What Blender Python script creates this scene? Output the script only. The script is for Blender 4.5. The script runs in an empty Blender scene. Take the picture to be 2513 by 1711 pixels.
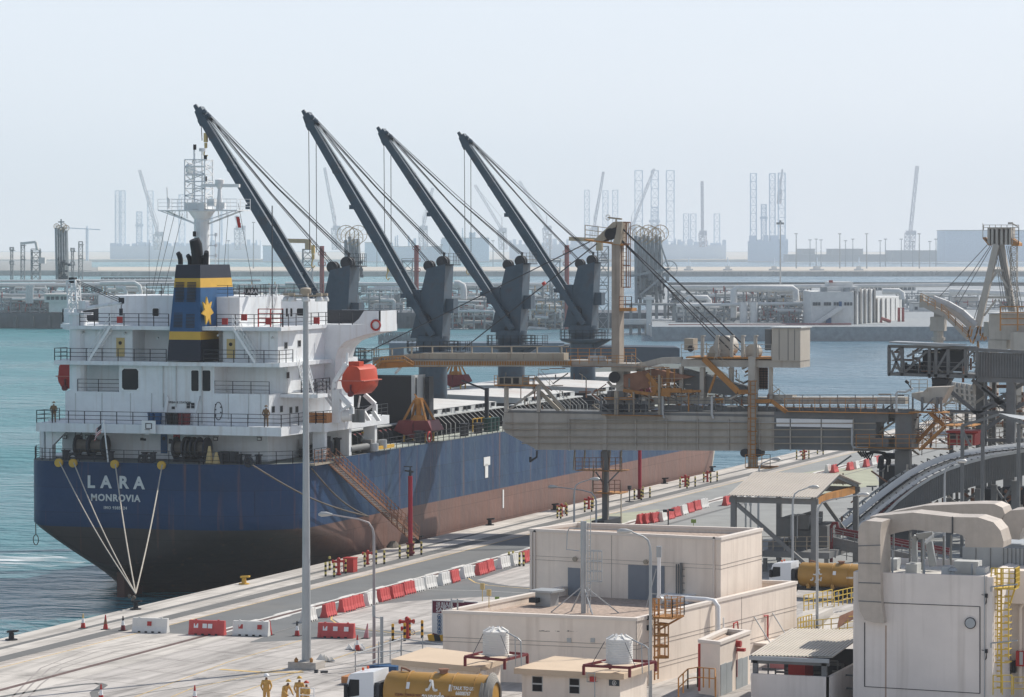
import bpy, math, random
from math import sin, cos, pi, radians as RD, sqrt, atan2
from mathutils import Vector as V, Matrix
random.seed(7)
SC = bpy.context.scene
COL = SC.collection
# ---------------------------------------------------------------- camera
FP = 8000.0                      # focal length in pixels of the 2513 px wide photograph
CH = 26.5                        # camera height above the quay
YAW = math.atan(2824/FP)         # quay runs along +X, camera looks 19.4 deg left of it
PIT = math.atan(245.5/FP)
FW = V((cos(YAW), sin(YAW), 0)); RT = V((sin(YAW), -cos(YAW), 0))
fwd = FW*cos(PIT) - V((0, 0, sin(PIT))); upv = FW*sin(PIT) + V((0, 0, cos(PIT)))
cd = bpy.data.cameras.new('camera'); cam = bpy.data.objects.new('camera', cd); COL.objects.link(cam)
cd.sensor_width = 36; cd.lens = FP/2513*36; cd.clip_start = 1; cd.clip_end = 80000
cam.matrix_world = Matrix((RT.to_4d(), upv.to_4d(), (-fwd).to_4d(), (0, 0, 0, 1))).transposed()
cam.matrix_world = Matrix(((RT.x, upv.x, -fwd.x, 0), (RT.y, upv.y, -fwd.y, 0), (RT.z, upv.z, -fwd.z, CH), (0, 0, 0, 1)))
SC.camera = cam
# ---------------------------------------------------------------- light
SUN = V((0.86, -0.5, 0.98)).normalized()
EL = math.asin(SUN.z); AZ = atan2(SUN.x, SUN.y)
w = bpy.data.worlds.new('World'); SC.world = w; w.use_nodes = True
nt = w.node_tree; bg = nt.nodes['Background']
sky = nt.nodes.new('ShaderNodeTexSky'); sky.sky_type = 'NISHITA'; sky.sun_disc = False
sky.sun_elevation = EL; sky.sun_rotation = AZ; sky.dust_density = 1.0; sky.air_density = 1.0; sky.ozone_density = 1.0; sky.altitude = 0
hz = nt.nodes.new('ShaderNodeMix'); hz.data_type = 'RGBA'; tcw = nt.nodes.new('ShaderNodeTexCoord'); spw = nt.nodes.new('ShaderNodeSeparateXYZ'); nt.links.new(tcw.outputs['Generated'], spw.inputs[0])   # dusty air whitens the sky toward the horizon
mrw = nt.nodes.new('ShaderNodeMapRange'); mrw.interpolation_type = 'SMOOTHSTEP'; mrw.inputs[1].default_value = .05; mrw.inputs[2].default_value = .45; mrw.inputs[3].default_value = .85; mrw.inputs[4].default_value = .08
nt.links.new(spw.outputs[2], mrw.inputs[0]); nt.links.new(mrw.outputs[0], hz.inputs['Factor'])
nt.links.new(sky.outputs[0], hz.inputs[6]); hz.inputs[7].default_value = (8.3, 8.8, 9.7, 1)
nt.links.new(hz.outputs[2], bg.inputs[0]); bg.inputs[1].default_value = 0.10
sl = bpy.data.lights.new('sun', 'SUN'); sl.energy = 4.4; sl.angle = RD(0.5); sl.color = (1, 0.95, 0.87)
so = bpy.data.objects.new('sun', sl); COL.objects.link(so); so.rotation_euler = (-SUN).to_track_quat('-Z', 'Y').to_euler()
SC.view_settings.view_transform = 'Standard'; SC.view_settings.look = 'None'; SC.view_settings.gamma = 1
SC.view_settings.exposure = 0.14
SC.cycles.volume_bounces = 1; SC.cycles.max_bounces = 6; SC.cycles.diffuse_bounces = 3; SC.cycles.glossy_bounces = 2
SC.cycles.caustics_reflective = False; SC.cycles.caustics_refractive = False; SC.cycles.sample_clamp_indirect = 4
# ---------------------------------------------------------------- picture -> world (every helper returns a real 3D point)
def ray(px, py):
    x = (px-1256.5)/FP; y = (855.5-py)/FP
    fh = cos(PIT)+y*sin(PIT)
    return V((FW.x*fh+RT.x*x, FW.y*fh+RT.y*x, -sin(PIT)+y*cos(PIT)))
def gz(px, py, z=0.0):            # on the level z
    d = ray(px, py); t = (z-CH)/d.z; return V((d.x*t, d.y*t, z))
def gu(px, py, u):                # on the cross plane X = u
    d = ray(px, py); t = u/d.x; return V((u, d.y*t, CH+d.z*t))
def gv(px, py, v):                # on the long plane Y = v
    d = ray(px, py); t = v/d.y; return V((d.x*t, v, CH+d.z*t))
def gd(px, py, D):                # at distance D
    d = ray(px, py); return V((d.x*D, d.y*D, CH+d.z*D))
BA = math.atan(4475/FP)-YAW       # the yard buildings stand turned by this angle against the quay
class Fr:
    def __init__(s, a): s.c, s.s = cos(a), sin(a)
    def w(s, p): return V((p[0]*s.c+p[1]*s.s, -p[0]*s.s+p[1]*s.c, p[2]))
    def l(s, p): return V((p[0]*s.c-p[1]*s.s, p[0]*s.s+p[1]*s.c, p[2]))
    def u(s, px, py, u):
        d = s.l(ray(px, py)); t = u/d.x; return V((u, d.y*t, CH+d.z*t))
    def v(s, px, py, v):
        d = s.l(ray(px, py)); t = v/d.y; return V((d.x*t, v, CH+d.z*t))
    def z(s, px, py, z=0.0): return s.l(gz(px, py, z))
WF = Fr(0); BF = Fr(BA); VF = Fr(-YAW)                     # turned square to the view: for the far shore
# ---------------------------------------------------------------- materials
MC = {}
def mat(name, col, rough=0.7, metal=0.0, var=0.12, sc=0.6, streak=0.0, sdir='Z', bump=0.0, spec=0.3, dirt=None, damt=0.4, dsc=0.15, emit=0):
    m = bpy.data.materials.new(name); MC[name] = m; m.use_nodes = True
    t = m.node_tree; N = t.nodes; L = t.links; b = N['Principled BSDF']
    b.inputs['Roughness'].default_value = rough; b.inputs['Metallic'].default_value = metal
    b.inputs['Specular IOR Level'].default_value = spec
    tc = N.new('ShaderNodeTexCoord'); geo = N.new('ShaderNodeNewGeometry')
    n1 = N.new('ShaderNodeTexNoise'); n1.inputs['Scale'].default_value = sc; n1.inputs['Detail'].default_value = 6; n1.inputs['Roughness'].default_value = 0.65
    L.new(geo.outputs['Position'], n1.inputs['Vector'])
    mp = N.new('ShaderNodeMapRange'); mp.inputs[1].default_value = 0.3; mp.inputs[2].default_value = 0.7
    mp.inputs[3].default_value = 1-var; mp.inputs[4].default_value = 1+var
    L.new(n1.outputs['Fac'], mp.inputs[0])
    mul = N.new('ShaderNodeVectorMath'); mul.operation = 'SCALE'; mul.inputs[0].default_value = col[:3]
    L.new(mp.outputs[0], mul.inputs['Scale']); out = mul.outputs[0]
    if streak > 0:
        mpn = N.new('ShaderNodeMapping')
        mpn.inputs['Scale'].default_value = {'Z': (2.2, 2.2, 0.12), 'X': (0.06, 1.2, 1.2)}[sdir]
        L.new(geo.outputs['Position'], mpn.inputs['Vector'])
        n2 = N.new('ShaderNodeTexNoise'); n2.inputs['Scale'].default_value = 1.0; n2.inputs['Detail'].default_value = 5
        L.new(mpn.outputs[0], n2.inputs['Vector'])
        r = N.new('ShaderNodeMapRange'); r.inputs[1].default_value = 0.52; r.inputs[2].default_value = 0.78; r.inputs[3].default_value = 0; r.inputs[4].default_value = streak
        L.new(n2.outputs['Fac'], r.inputs[0])
        mx = N.new('ShaderNodeMix'); mx.data_type = 'RGBA'; L.new(r.outputs[0], mx.inputs['Factor']); L.new(out, mx.inputs[6])
        mx.inputs[7].default_value = (*(dirt or (0.16, 0.09, 0.05)), 1); out = mx.outputs[2]
    elif dirt:
        n3 = N.new('ShaderNodeTexNoise'); n3.inputs['Scale'].default_value = dsc; n3.inputs['Detail'].default_value = 8; n3.inputs['Roughness'].default_value = 0.7
        L.new(geo.outputs['Position'], n3.inputs['Vector'])
        r = N.new('ShaderNodeMapRange'); r.inputs[1].default_value = 0.5; r.inputs[2].default_value = 0.72; r.inputs[3].default_value = 0; r.inputs[4].default_value = damt
        L.new(n3.outputs['Fac'], r.inputs[0])
        mx = N.new('ShaderNodeMix'); mx.data_type = 'RGBA'; L.new(r.outputs[0], mx.inputs['Factor']); L.new(out, mx.inputs[6])
        mx.inputs[7].default_value = (*dirt, 1); out = mx.outputs[2]
    L.new(out, b.inputs['Base Color'])
    if bump:
        bm = N.new('ShaderNodeBump'); bm.inputs['Strength'].default_value = bump; bm.inputs['Distance'].default_value = 0.05
        L.new(n1.outputs['Fac'], bm.inputs['Height']); L.new(bm.outputs[0], b.inputs['Normal'])
    return m
# ---------------------------------------------------------------- mesh builder
class MB:
    def __init__(s, fr=WF): s.v = []; s.f = []; s.mi = []; s.fr = fr; s.m = 0; s.cuts = []
    def cut(s):                   # what follows becomes the next object of the same name
        if s.v and (not s.cuts or s.cuts[-1] != (len(s.v), len(s.f))): s.cuts.append((len(s.v), len(s.f)))
        return s
    def add(s, vs, fs):
        o = len(s.v); s.v.extend(V(p) for p in vs)
        for f in fs: s.f.append(tuple(o+i for i in f)); s.mi.append(s.m)
        return s
    def box(s, x0, x1, y0, y1, z0, z1):
        if x0 > x1: x0, x1 = x1, x0
        if y0 > y1: y0, y1 = y1, y0
        if z0 > z1: z0, z1 = z1, z0
        return s.add([(x0, y0, z0), (x1, y0, z0), (x1, y1, z0), (x0, y1, z0), (x0, y0, z1), (x1, y0, z1), (x1, y1, z1), (x0, y1, z1)],
              [(0, 3, 2, 1), (4, 5, 6, 7), (0, 1, 5, 4), (1, 2, 6, 5), (2, 3, 7, 6), (3, 0, 4, 7)])
    def cbox(s, c, sx, sy, sz): return s.box(c[0]-sx/2, c[0]+sx/2, c[1]-sy/2, c[1]+sy/2, c[2]-sz/2, c[2]+sz/2)
    def bar(s, p, q, w, h=None):
        p = V(p); q = V(q); h = h or w; d = q-p
        if d.length < 1e-5: return s
        d.normalize(); a = V((0, 0, 1)) if abs(d.z) < 0.95 else V((1, 0, 0))
        x = d.cross(a).normalized()*w/2; y = x.cross(d).normalized()*h/2
        return s.add([p-x-y, p+x-y, p+x+y, p-x+y, q-x-y, q+x-y, q+x+y, q-x+y], [(0, 1, 2, 3), (7, 6, 5, 4), (0, 4, 5, 1), (1, 5, 6, 2), (2, 6, 7, 3), (3, 7, 4, 0)])
    def cyl(s, p, q, r, n=10, r2=None, cap=True):
        p = V(p); q = V(q); r2 = r if r2 is None else r2; d = (q-p)
        if d.length < 1e-5: return s
        d.normalize(); a = V((0, 0, 1)) if abs(d.z) < 0.95 else V((1, 0, 0))
        x = d.cross(a).normalized(); y = x.cross(d).normalized()
        vs = [p+(x*cos(2*pi*i/n)+y*sin(2*pi*i/n))*r for i in range(n)]+[q+(x*cos(2*pi*i/n)+y*sin(2*pi*i/n))*r2 for i in range(n)]
        fs = [(i, (i+1) % n, n+(i+1) % n, n+i) for i in range(n)]
        if cap: fs += [tuple(range(n-1, -1, -1)), tuple(range(n, 2*n))]
        return s.add(vs, fs)
    def tube(s, pts, r, n=6, closed=False):
        pts = [V(p) for p in pts]
        if closed: pts.append(pts[0])
        vs = []; px = None
        for i, p in enumerate(pts):
            d = (pts[min(i+1, len(pts)-1)]-pts[max(i-1, 0)])
            if d.length < 1e-6: d = V((0, 0, 1))
            d.normalize()
            if px is None:
                a = V((0, 0, 1)) if abs(d.z) < 0.95 else V((1, 0, 0)); x = d.cross(a).normalized()
            else:
                x = (px-d*px.dot(d)).normalized()
            px = x; y = d.cross(x); rr = r[i] if isinstance(r, (list, tuple)) else r
            vs += [p+(x*cos(2*pi*k/n)+y*sin(2*pi*k/n))*rr for k in range(n)]
        m = len(pts); fs = []
        for i in range(m-1):
            for k in range(n): fs.append((i*n+k, i*n+(k+1) % n, (i+1)*n+(k+1) % n, (i+1)*n+k))
        fs += [tuple(range(n-1, -1, -1)), tuple(range((m-1)*n, m*n))]
        return s.add(vs, fs)
    def ext(s, pts, vec):         # polygon pushed along vec
        pts = [V(p) for p in pts]; vec = V(vec); n = len(pts)
        return s.add(pts+[p+vec for p in pts], [tuple(range(n-1, -1, -1)), tuple(range(n, 2*n))]+[(i, (i+1) % n, n+(i+1) % n, n+i) for i in range(n)])
    def face(s, pts): return s.add(pts, [tuple(range(len(pts)))])
    def lathe(s, c, prof, n=14):  # prof: (radius, height) from bottom to top
        c = V(c); vs = []
        for r, z in prof: vs += [c+V((r*cos(2*pi*i/n), r*sin(2*pi*i/n), z)) for i in range(n)]
        m = len(prof); fs = [(j*n+i, j*n+(i+1) % n, (j+1)*n+(i+1) % n, (j+1)*n+i) for j in range(m-1) for i in range(n)]
        fs += [tuple(range(n-1, -1, -1)), tuple(range((m-1)*n, m*n))]
        return s.add(vs, fs)
    def ball(s, c, r, n=10, sz=1.0):
        return s.lathe(c, [(max(0.001, r*sin(pi*j/6)), -r*sz*cos(pi*j/6)) for j in range(7)], n)
    def rail(s, pts, h=1.1, w=0.05, rows=3, step=1.6, base=0.0):   # handrail along a line
        pts = [V(p) for p in pts]
        for a, b in zip(pts, pts[1:]):
            L = (b-a).length; n = max(1, int(round(L/step)))
            for k in range(rows):
                z = V((0, 0, h*(k+1)/rows)); s.bar(a+z, b+z, w*0.8)
            for i in range(n+1):
                p = a.lerp(b, i/n); s.bar(p, p+V((0, 0, h)), w)
            if base: s.bar(a+V((0, 0, 0.06)), b+V((0, 0, 0.06)), 0.03, 0.12)
        return s
    def stair(s, p, q, w=0.8, side=None, steps=None, rail=True, t=0.06):
        p = V(p); q = V(q); d = q-p; hd = V((d.x, d.y, 0)); sd = side and V(side) or V((-hd.y, hd.x, 0))
        sd = sd.normalized()*w/2; n = steps or max(3, int(abs(d.z)/0.25))
        for k in (-1, 1):
            s.bar(p+sd*k, q+sd*k, t, 0.22)
            if rail:
                for hh in (0.5, 1.0): s.bar(p+sd*k+V((0, 0, hh)), q+sd*k+V((0, 0, hh)), 0.04)
                for i in range(0, n+1, 3): c = p.lerp(q, i/n)+sd*k; s.bar(c, c+V((0, 0, 1)), 0.04)
        for i in range(1, n):
            c = p.lerp(q, i/n); s.add([c-sd+hd.normalized()*0.12, c+sd+hd.normalized()*0.12, c+sd-hd.normalized()*0.12, c-sd-hd.normalized()*0.12], [(0, 1, 2, 3)])
        return s
    def ladder(s, p, q, w=0.45, side=(0, 1, 0), t=0.05, step=0.35):
        p = V(p); q = V(q); sd = V(side).normalized()*w/2
        s.bar(p-sd, q-sd, t); s.bar(p+sd, q+sd, t); n = max(2, int((q-p).length/step))
        for i in range(1, n): c = p.lerp(q, i/n); s.bar(c-sd, c+sd, t*0.7)
        return s
    def cage(s, p, q, out, w=0.7, d=0.75, step=0.9, t=0.05):     # safety hoops round a ladder
        p = V(p); q = V(q); o = V(out).normalized(); up = (q-p).normalized(); sd = up.cross(o).normalized()
        def hoop(c): return [c+sd*(w/2*cos(a))+o*(d*sin(a)) for a in [pi*k/6 for k in range(7)]]
        n = max(2, int((q-p).length/step)); hs = [hoop(p.lerp(q, i/n)) for i in range(n+1)]
        for h in hs:
            for a, b in zip(h, h[1:]): s.bar(a, b, t, t*1.8)
        for k in (1, 3, 5): s.bar(hs[0][k], hs[-1][k], t)
        return s
    def truss(s, p, q, w, h, n, t=0.12, dg=None, up=(0, 0, 1)):   # four chord lattice girder
        p = V(p); q = V(q); d = (q-p).normalized(); U = V(up); x = d.cross(U).normalized(); U = x.cross(d).normalized(); dg = dg or t*0.7
        cs = [(x*a*w/2+U*b*h/2) for a, b in ((-1, -1), (1, -1), (1, 1), (-1, 1))]
        for c in cs: s.bar(p+c, q+c, t)
        for i in range(n+1):
            c = p.lerp(q, i/n)
            for k in range(4): s.bar(c+cs[k], c+cs[(k+1) % 4], dg)
            if i < n:
                e = p.lerp(q, (i+1)/n)
                for k in range(4):
                    a, b = (k, (k+1) % 4) if i % 2 else ((k+1) % 4, k)
                    s.bar(c+cs[a], e+cs[b], dg)
        return s
    def build(s, name, mats, parent=None, smooth=None, label=None):
        if not isinstance(mats, (list, tuple)): mats = [mats]
        if s.cuts:
            cs = [(0, 0)]+[c for c in s.cuts if c[0] < len(s.v)]+[(len(s.v), len(s.f))]; o = None; s.objs = []
            for (v0, f0), (v1, f1) in zip(cs, cs[1:]):
                k = MB(s.fr); k.v = s.v[v0:v1]; k.f = [tuple(i-v0 for i in f) for f in s.f[f0:f1]]; k.mi = s.mi[f0:f1]; o = k.build(name, mats, parent, smooth, label); s.objs.append(o)
            return o
        me = bpy.data.meshes.new(name)
        off = V(parent_loc(parent)) if parent else V((0, 0, 0))
        vs = [s.fr.w(v) for v in s.v] if s.fr is not WF else s.v
        me.from_pydata([tuple(v-off) for v in vs], [], s.f)
        for m in mats: me.materials.append(m)
        if len(mats) > 1: me.polygons.foreach_set('material_index', s.mi)
        me.update()
        if smooth:
            me.polygons.foreach_set('use_smooth', [True]*len(me.polygons)); me.set_sharp_from_angle(angle=RD(smooth))
        o = bpy.data.objects.new(name, me); COL.objects.link(o)
        if parent: o.parent = parent
        if label: o['label'] = label
        return o
def parent_loc(o):
    l = V(o.location)
    while o.parent: o = o.parent; l += o.location
    return l
def tag(o, label, cat, group=None, kind=None):
    if label: o['label'] = label
    if cat: o['category'] = cat
    if group: o['group'] = group
    if kind: o['kind'] = kind
    return o
def thing(name, label, cat, loc, group=None, fr=WF):
    o = bpy.data.objects.new(name, None); o.empty_display_size = 0.5; COL.objects.link(o); o.location = fr.w(V(loc)) if fr is not WF else V(loc)
    return tag(o, label, cat, group)
def centre(o, fr=None):           # move a single-mesh thing's origin to its base
    me = o.data; xs = [v.co for v in me.vertices]
    c = V(((min(p.x for p in xs)+max(p.x for p in xs))/2, (min(p.y for p in xs)+max(p.y for p in xs))/2, min(p.z for p in xs)))
    me.transform(Matrix.Translation(-c)); o.location = o.location+c; return o
def solo(name, b, m, label, cat, group=None, smooth=None):
    b.cuts = []
    o = b.build(name, m, None, smooth); tag(o, label, cat, group); return centre(o)
def struct(name, b, m, smooth=None):
    o = b.build(name, m, None, smooth); o['kind'] = 'structure'; return o
def dup(root, loc, rz=0.0, label=None, group=None, scale=None):
    def cp(o, par):
        c = o.copy(); COL.objects.link(c); c.parent = par
        for ch in [x for x in KIDS.get(o.name, [])] or o.children: cp(ch, c)
        return c
    r = root.copy(); COL.objects.link(r)
    for ch in root.children: cp(ch, r)
    r.location = loc; r.rotation_euler = (0, 0, rz)
    if label: r['label'] = label
    if group: r['group'] = group
    if scale: r.scale = scale
    return r
KIDS = {}
def text(s, size, par, m, p, xdir, ydir, ext=0.02, name='lettering', align='CENTER', bold=0.0, sp=1.0, label=None):
    cu = bpy.data.curves.new(name, 'FONT'); cu.body = s; cu.size = size; cu.align_x = align; cu.align_y = 'CENTER'; cu.extrude = ext; cu.offset = bold; cu.space_character = sp; cu.resolution_u = 3
    to = bpy.data.objects.new(name, cu); COL.objects.link(to); bpy.context.view_layer.update()
    me = bpy.data.meshes.new_from_object(to); bpy.data.objects.remove(to); bpy.data.curves.remove(cu)
    X = V(xdir).normalized(); Y = V(ydir).normalized(); Z = X.cross(Y)
    M = Matrix(((X.x, Y.x, Z.x, p[0]), (X.y, Y.y, Z.y, p[1]), (X.z, Y.z, Z.z, p[2]), (0, 0, 0, 1)))
    me.transform(M)
    if par: me.transform(Matrix.Translation(-parent_loc(par)))
    me.materials.clear(); me.materials.append(m); o = bpy.data.objects.new(name, me); COL.objects.link(o)
    if par: o.parent = par
    if label: o['label'] = label
    return o
X_, Y_, Z_ = V((1, 0, 0)), V((0, 1, 0)), V((0, 0, 1))
# ---------------------------------------------------------------- paints
white = mat('white_paint', (.74, .76, .77), .5, var=.06, sc=.8, streak=.38, dirt=(.42, .34, .26))
white2 = mat('bright_white', (.8, .8, .79), .5, var=.04)
grey_w = mat('pale_grey', (.5, .51, .5), .6, var=.1)
dark = mat('dark_grey', (.035, .038, .045), .6, var=.2)
black = mat('black', (.012, .013, .017), .5, var=.2)
deckg = mat('deck_green_grey', (.13, .15, .14), .75, var=.2, dirt=(.2, .12, .08), damt=.5)
navy = mat('navy_funnel', (.017, .022, .038), .5, var=.15)
blue = mat('blue_funnel', (.02, .085, .2), .5, var=.12)
teal = mat('faded_blue_funnel', (.02, .085, .2), .5, var=.12)
yel = mat('yellow_paint', (.62, .37, .055), .5, var=.1)
yel2 = mat('pale_yellow', (.56, .42, .19), .6, var=.1)
red = mat('red_paint', (.42, .035, .03), .45, var=.12)
maroon = mat('dark_red', (.15, .02, .025), .5, var=.15)
orange = mat('orange_boat', (.5, .06, .025), .5, var=.08, streak=.12)
orst = mat('orange_steel', (.4, .185, .05), .7, var=.25, streak=.5, dirt=(.16, .08, .04))
rust = mat('rusty_steel', (.24, .12, .075), .8, var=.3)
crane_g = mat('crane_grey', (.055, .085, .115), .5, var=.25, sc=.6, dirt=(.05, .035, .03), damt=.8, dsc=.6)
crane_l = mat('crane_grey_light', (.062, .082, .098), .5, var=.1)
galv = mat('galvanised_steel', (.38, .4, .41), .5, .3, var=.1)
steel = mat('grey_steel', (.17, .175, .175), .6, var=.15, streak=.25, dirt=(.16, .1, .07))
steel_d = mat('dark_steel', (.155, .16, .16), .6, var=.18, streak=.2, dirt=(.15, .09, .06))
beige_s = mat('beige_steel', (.43, .4, .35), .6, var=.12, streak=.35, dirt=(.2, .13, .09))
tan_s = mat('tan_steel', (.34, .295, .23), .6, var=.12, streak=.3, dirt=(.25, .12, .05))
glass = mat('dark_glass', (.006, .008, .012), .3, var=.1, spec=.25)
ropek = mat('wire_rope', (.02, .02, .022), 1, spec=0)
wallc = mat('beige_wall', (.8, .7, .6), .85, var=.08, sc=.35, streak=.42, dirt=(.5, .4, .32))
wallw = mat('white_wall', (.77, .7, .64), .85, var=.07, sc=.3, streak=.35, dirt=(.42, .36, .3))
gravel = mat('roof_gravel', (.4, .31, .25), .95, var=.35, sc=4, bump=.4)
capc = mat('coping', (.7, .63, .56), .8, var=.05)
doorg = mat('grey_door', (.2, .22, .25), .55, var=.06)
ductm = mat('duct_cladding', (.48, .42, .36), .5, .15, var=.12, sc=.9, streak=.22, dirt=(.24, .17, .12))
plast_w = mat('white_plastic', (.72, .7, .66), .5, var=.05)
plast_r = mat('red_plastic', (.55, .085, .08), .5, var=.12)
rope = mat('rope', (.42, .38, .32), .9, var=.15)
rope_d = mat('dark_rope', (.14, .12, .1), .9, var=.2)
skin = mat('skin', (.2, .1, .06), .6)
coverall = mat('yellow_coverall', (.6, .35, .1), .85, var=.15, sc=5)
khaki = mat('khaki_coverall', (.2, .13, .07), .9, var=.2, sc=5)
wood = mat('timber', (.45, .2, .08), .8, var=.2, sc=2)
tankm = mat('mustard_tank', (.4, .21, .035), .45, var=.08, streak=.1, dirt=(.3, .15, .04), spec=.5)
tyre = mat('tyre', (.02, .02, .02), .85)
hatchw = mat('hatch_white', (.6, .59, .56), .65, var=.08, sc=.4, dirt=(.45, .3, .25), damt=.4)
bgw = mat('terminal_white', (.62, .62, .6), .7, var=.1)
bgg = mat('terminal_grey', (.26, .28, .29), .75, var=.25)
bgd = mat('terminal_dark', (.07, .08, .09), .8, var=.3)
jett = mat('jetty_face_shade', (.085, .095, .11), .85, var=.3, sc=.15, streak=.3, dirt=(.2, .19, .18))  # dark concrete, deepened with the wall's shadow in the colour
far_tan = mat('far_tan', (.42, .385, .34), .7, var=.1, streak=.2, dirt=(.28, .18, .1))
bgc = mat('terminal_concrete', (.55, .52, .48), .85, var=.15, sc=.2)
bgr = mat('terminal_red', (.3, .07, .06), .7, var=.2)
bgo = mat('terminal_ochre', (.4, .27, .13), .7, var=.2)
rigm = mat('rig_hazed', (.6, .7, .8), .8, var=.2)  # distance haze put into the base colour, paler than the steel itself
rigr = mat('rust_hazed', (.6, .56, .58), .8, var=.2)  # rust tone bleached by haze put into the colour
# hull paint: blue above the boot top, red brown below, streaked
def hullmat():
    m = mat('hull_paint', (.01, .045, .122), .5, var=.12, sc=.25); t = m.node_tree; N = t.nodes; L = t.links; b = N['Principled BSDF']
    src = b.inputs['Base Color'].links[0].from_socket
    geo = N.new('ShaderNodeNewGeometry'); sp = N.new('ShaderNodeSeparateXYZ'); L.new(geo.outputs['Position'], sp.inputs[0])
    mp = N.new('ShaderNodeMapping'); mp.inputs['Scale'].default_value = (.9, .9, .05); L.new(geo.outputs['Position'], mp.inputs['Vector'])
    n = N.new('ShaderNodeTexNoise'); n.inputs['Scale'].default_value = 1; n.inputs['Detail'].default_value = 7; n.inputs['Roughness'].default_value = .7; L.new(mp.outputs[0], n.inputs['Vector'])
    def mr(a, b_, c, d, s):
        r = N.new('ShaderNodeMapRange'); r.inputs[1].default_value = a; r.inputs[2].default_value = b_; r.inputs[3].default_value = c; r.inputs[4].default_value = d; L.new(s, r.inputs[0]); return r.outputs[0]
    def mix(f, a, bb):
        x = N.new('ShaderNodeMix'); x.data_type = 'RGBA'; L.new(f, x.inputs['Factor'])
        for s, k in ((a, 6), (bb, 7)):
            if isinstance(s, tuple): x.inputs[k].default_value = (*s, 1)
            else: L.new(s, x.inputs[k])
        return x.outputs[2]
    chalk_lit = mix(mr(.4, .75, 0, .55, n.outputs['Fac']), src, (.085, .15, .195))
    ship = mr(252, 262, 0, 1, sp.outputs[0]); top = mix(ship, src, chalk_lit)   # chalking plus painted sunlight on the parallel side; stern kept dark for its shade
    boot = mix(mr(.35, .7, 0, .8, n.outputs['Fac']), (.25, .135, .105), (.17, .115, .1))
    bs = mix(mr(249, 262, 0, 1, sp.outputs[0]), (.06, .05, .047), boot)  # boot colour darkened toward the stern for the shade there
    f = mr(2.98, 3.02, 1, 0, sp.outputs[2]); col = mix(f, top, bs)
    n2 = N.new('ShaderNodeTexNoise'); n2.inputs['Scale'].default_value = 1.7; n2.inputs['Detail'].default_value = 3; L.new(mp.outputs[0], n2.inputs['Vector'])
    col = mix(mr(.6, .76, 0, .6, n2.outputs['Fac']), col, (.22, .1, .06))
    cb = N.new('ShaderNodeCombineXYZ'); L.new(sp.outputs[0], cb.inputs[0]); L.new(sp.outputs[2], cb.inputs[1])
    br = N.new('ShaderNodeTexBrick'); br.inputs['Scale'].default_value = 1; br.inputs['Mortar Size'].default_value = .035; br.inputs['Mortar Smooth'].default_value = .6; br.inputs['Brick Width'].default_value = 7; br.inputs['Row Height'].default_value = 2.1
    for k, c in (('Color1', 1), ('Color2', .86), ('Mortar', .62)): br.inputs[k].default_value = (c, c, c, 1)
    L.new(cb.outputs[0], br.inputs['Vector']); mm = N.new('ShaderNodeMix'); mm.data_type = 'RGBA'; mm.blend_type = 'MULTIPLY'; mm.inputs['Factor'].default_value = 1; L.new(col, mm.inputs[6]); L.new(br.outputs[0], mm.inputs[7])
    n3 = N.new('ShaderNodeTexNoise'); n3.inputs['Scale'].default_value = .9; L.new(geo.outputs['Position'], n3.inputs['Vector']); bmp = N.new('ShaderNodeBump'); bmp.inputs['Strength'].default_value = .5; bmp.inputs['Distance'].default_value = .12; L.new(n3.outputs['Fac'], bmp.inputs['Height']); L.new(bmp.outputs[0], b.inputs['Normal'])
    L.new(mm.outputs[2], b.inputs['Base Color']); return m
hullp = hullmat()
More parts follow.
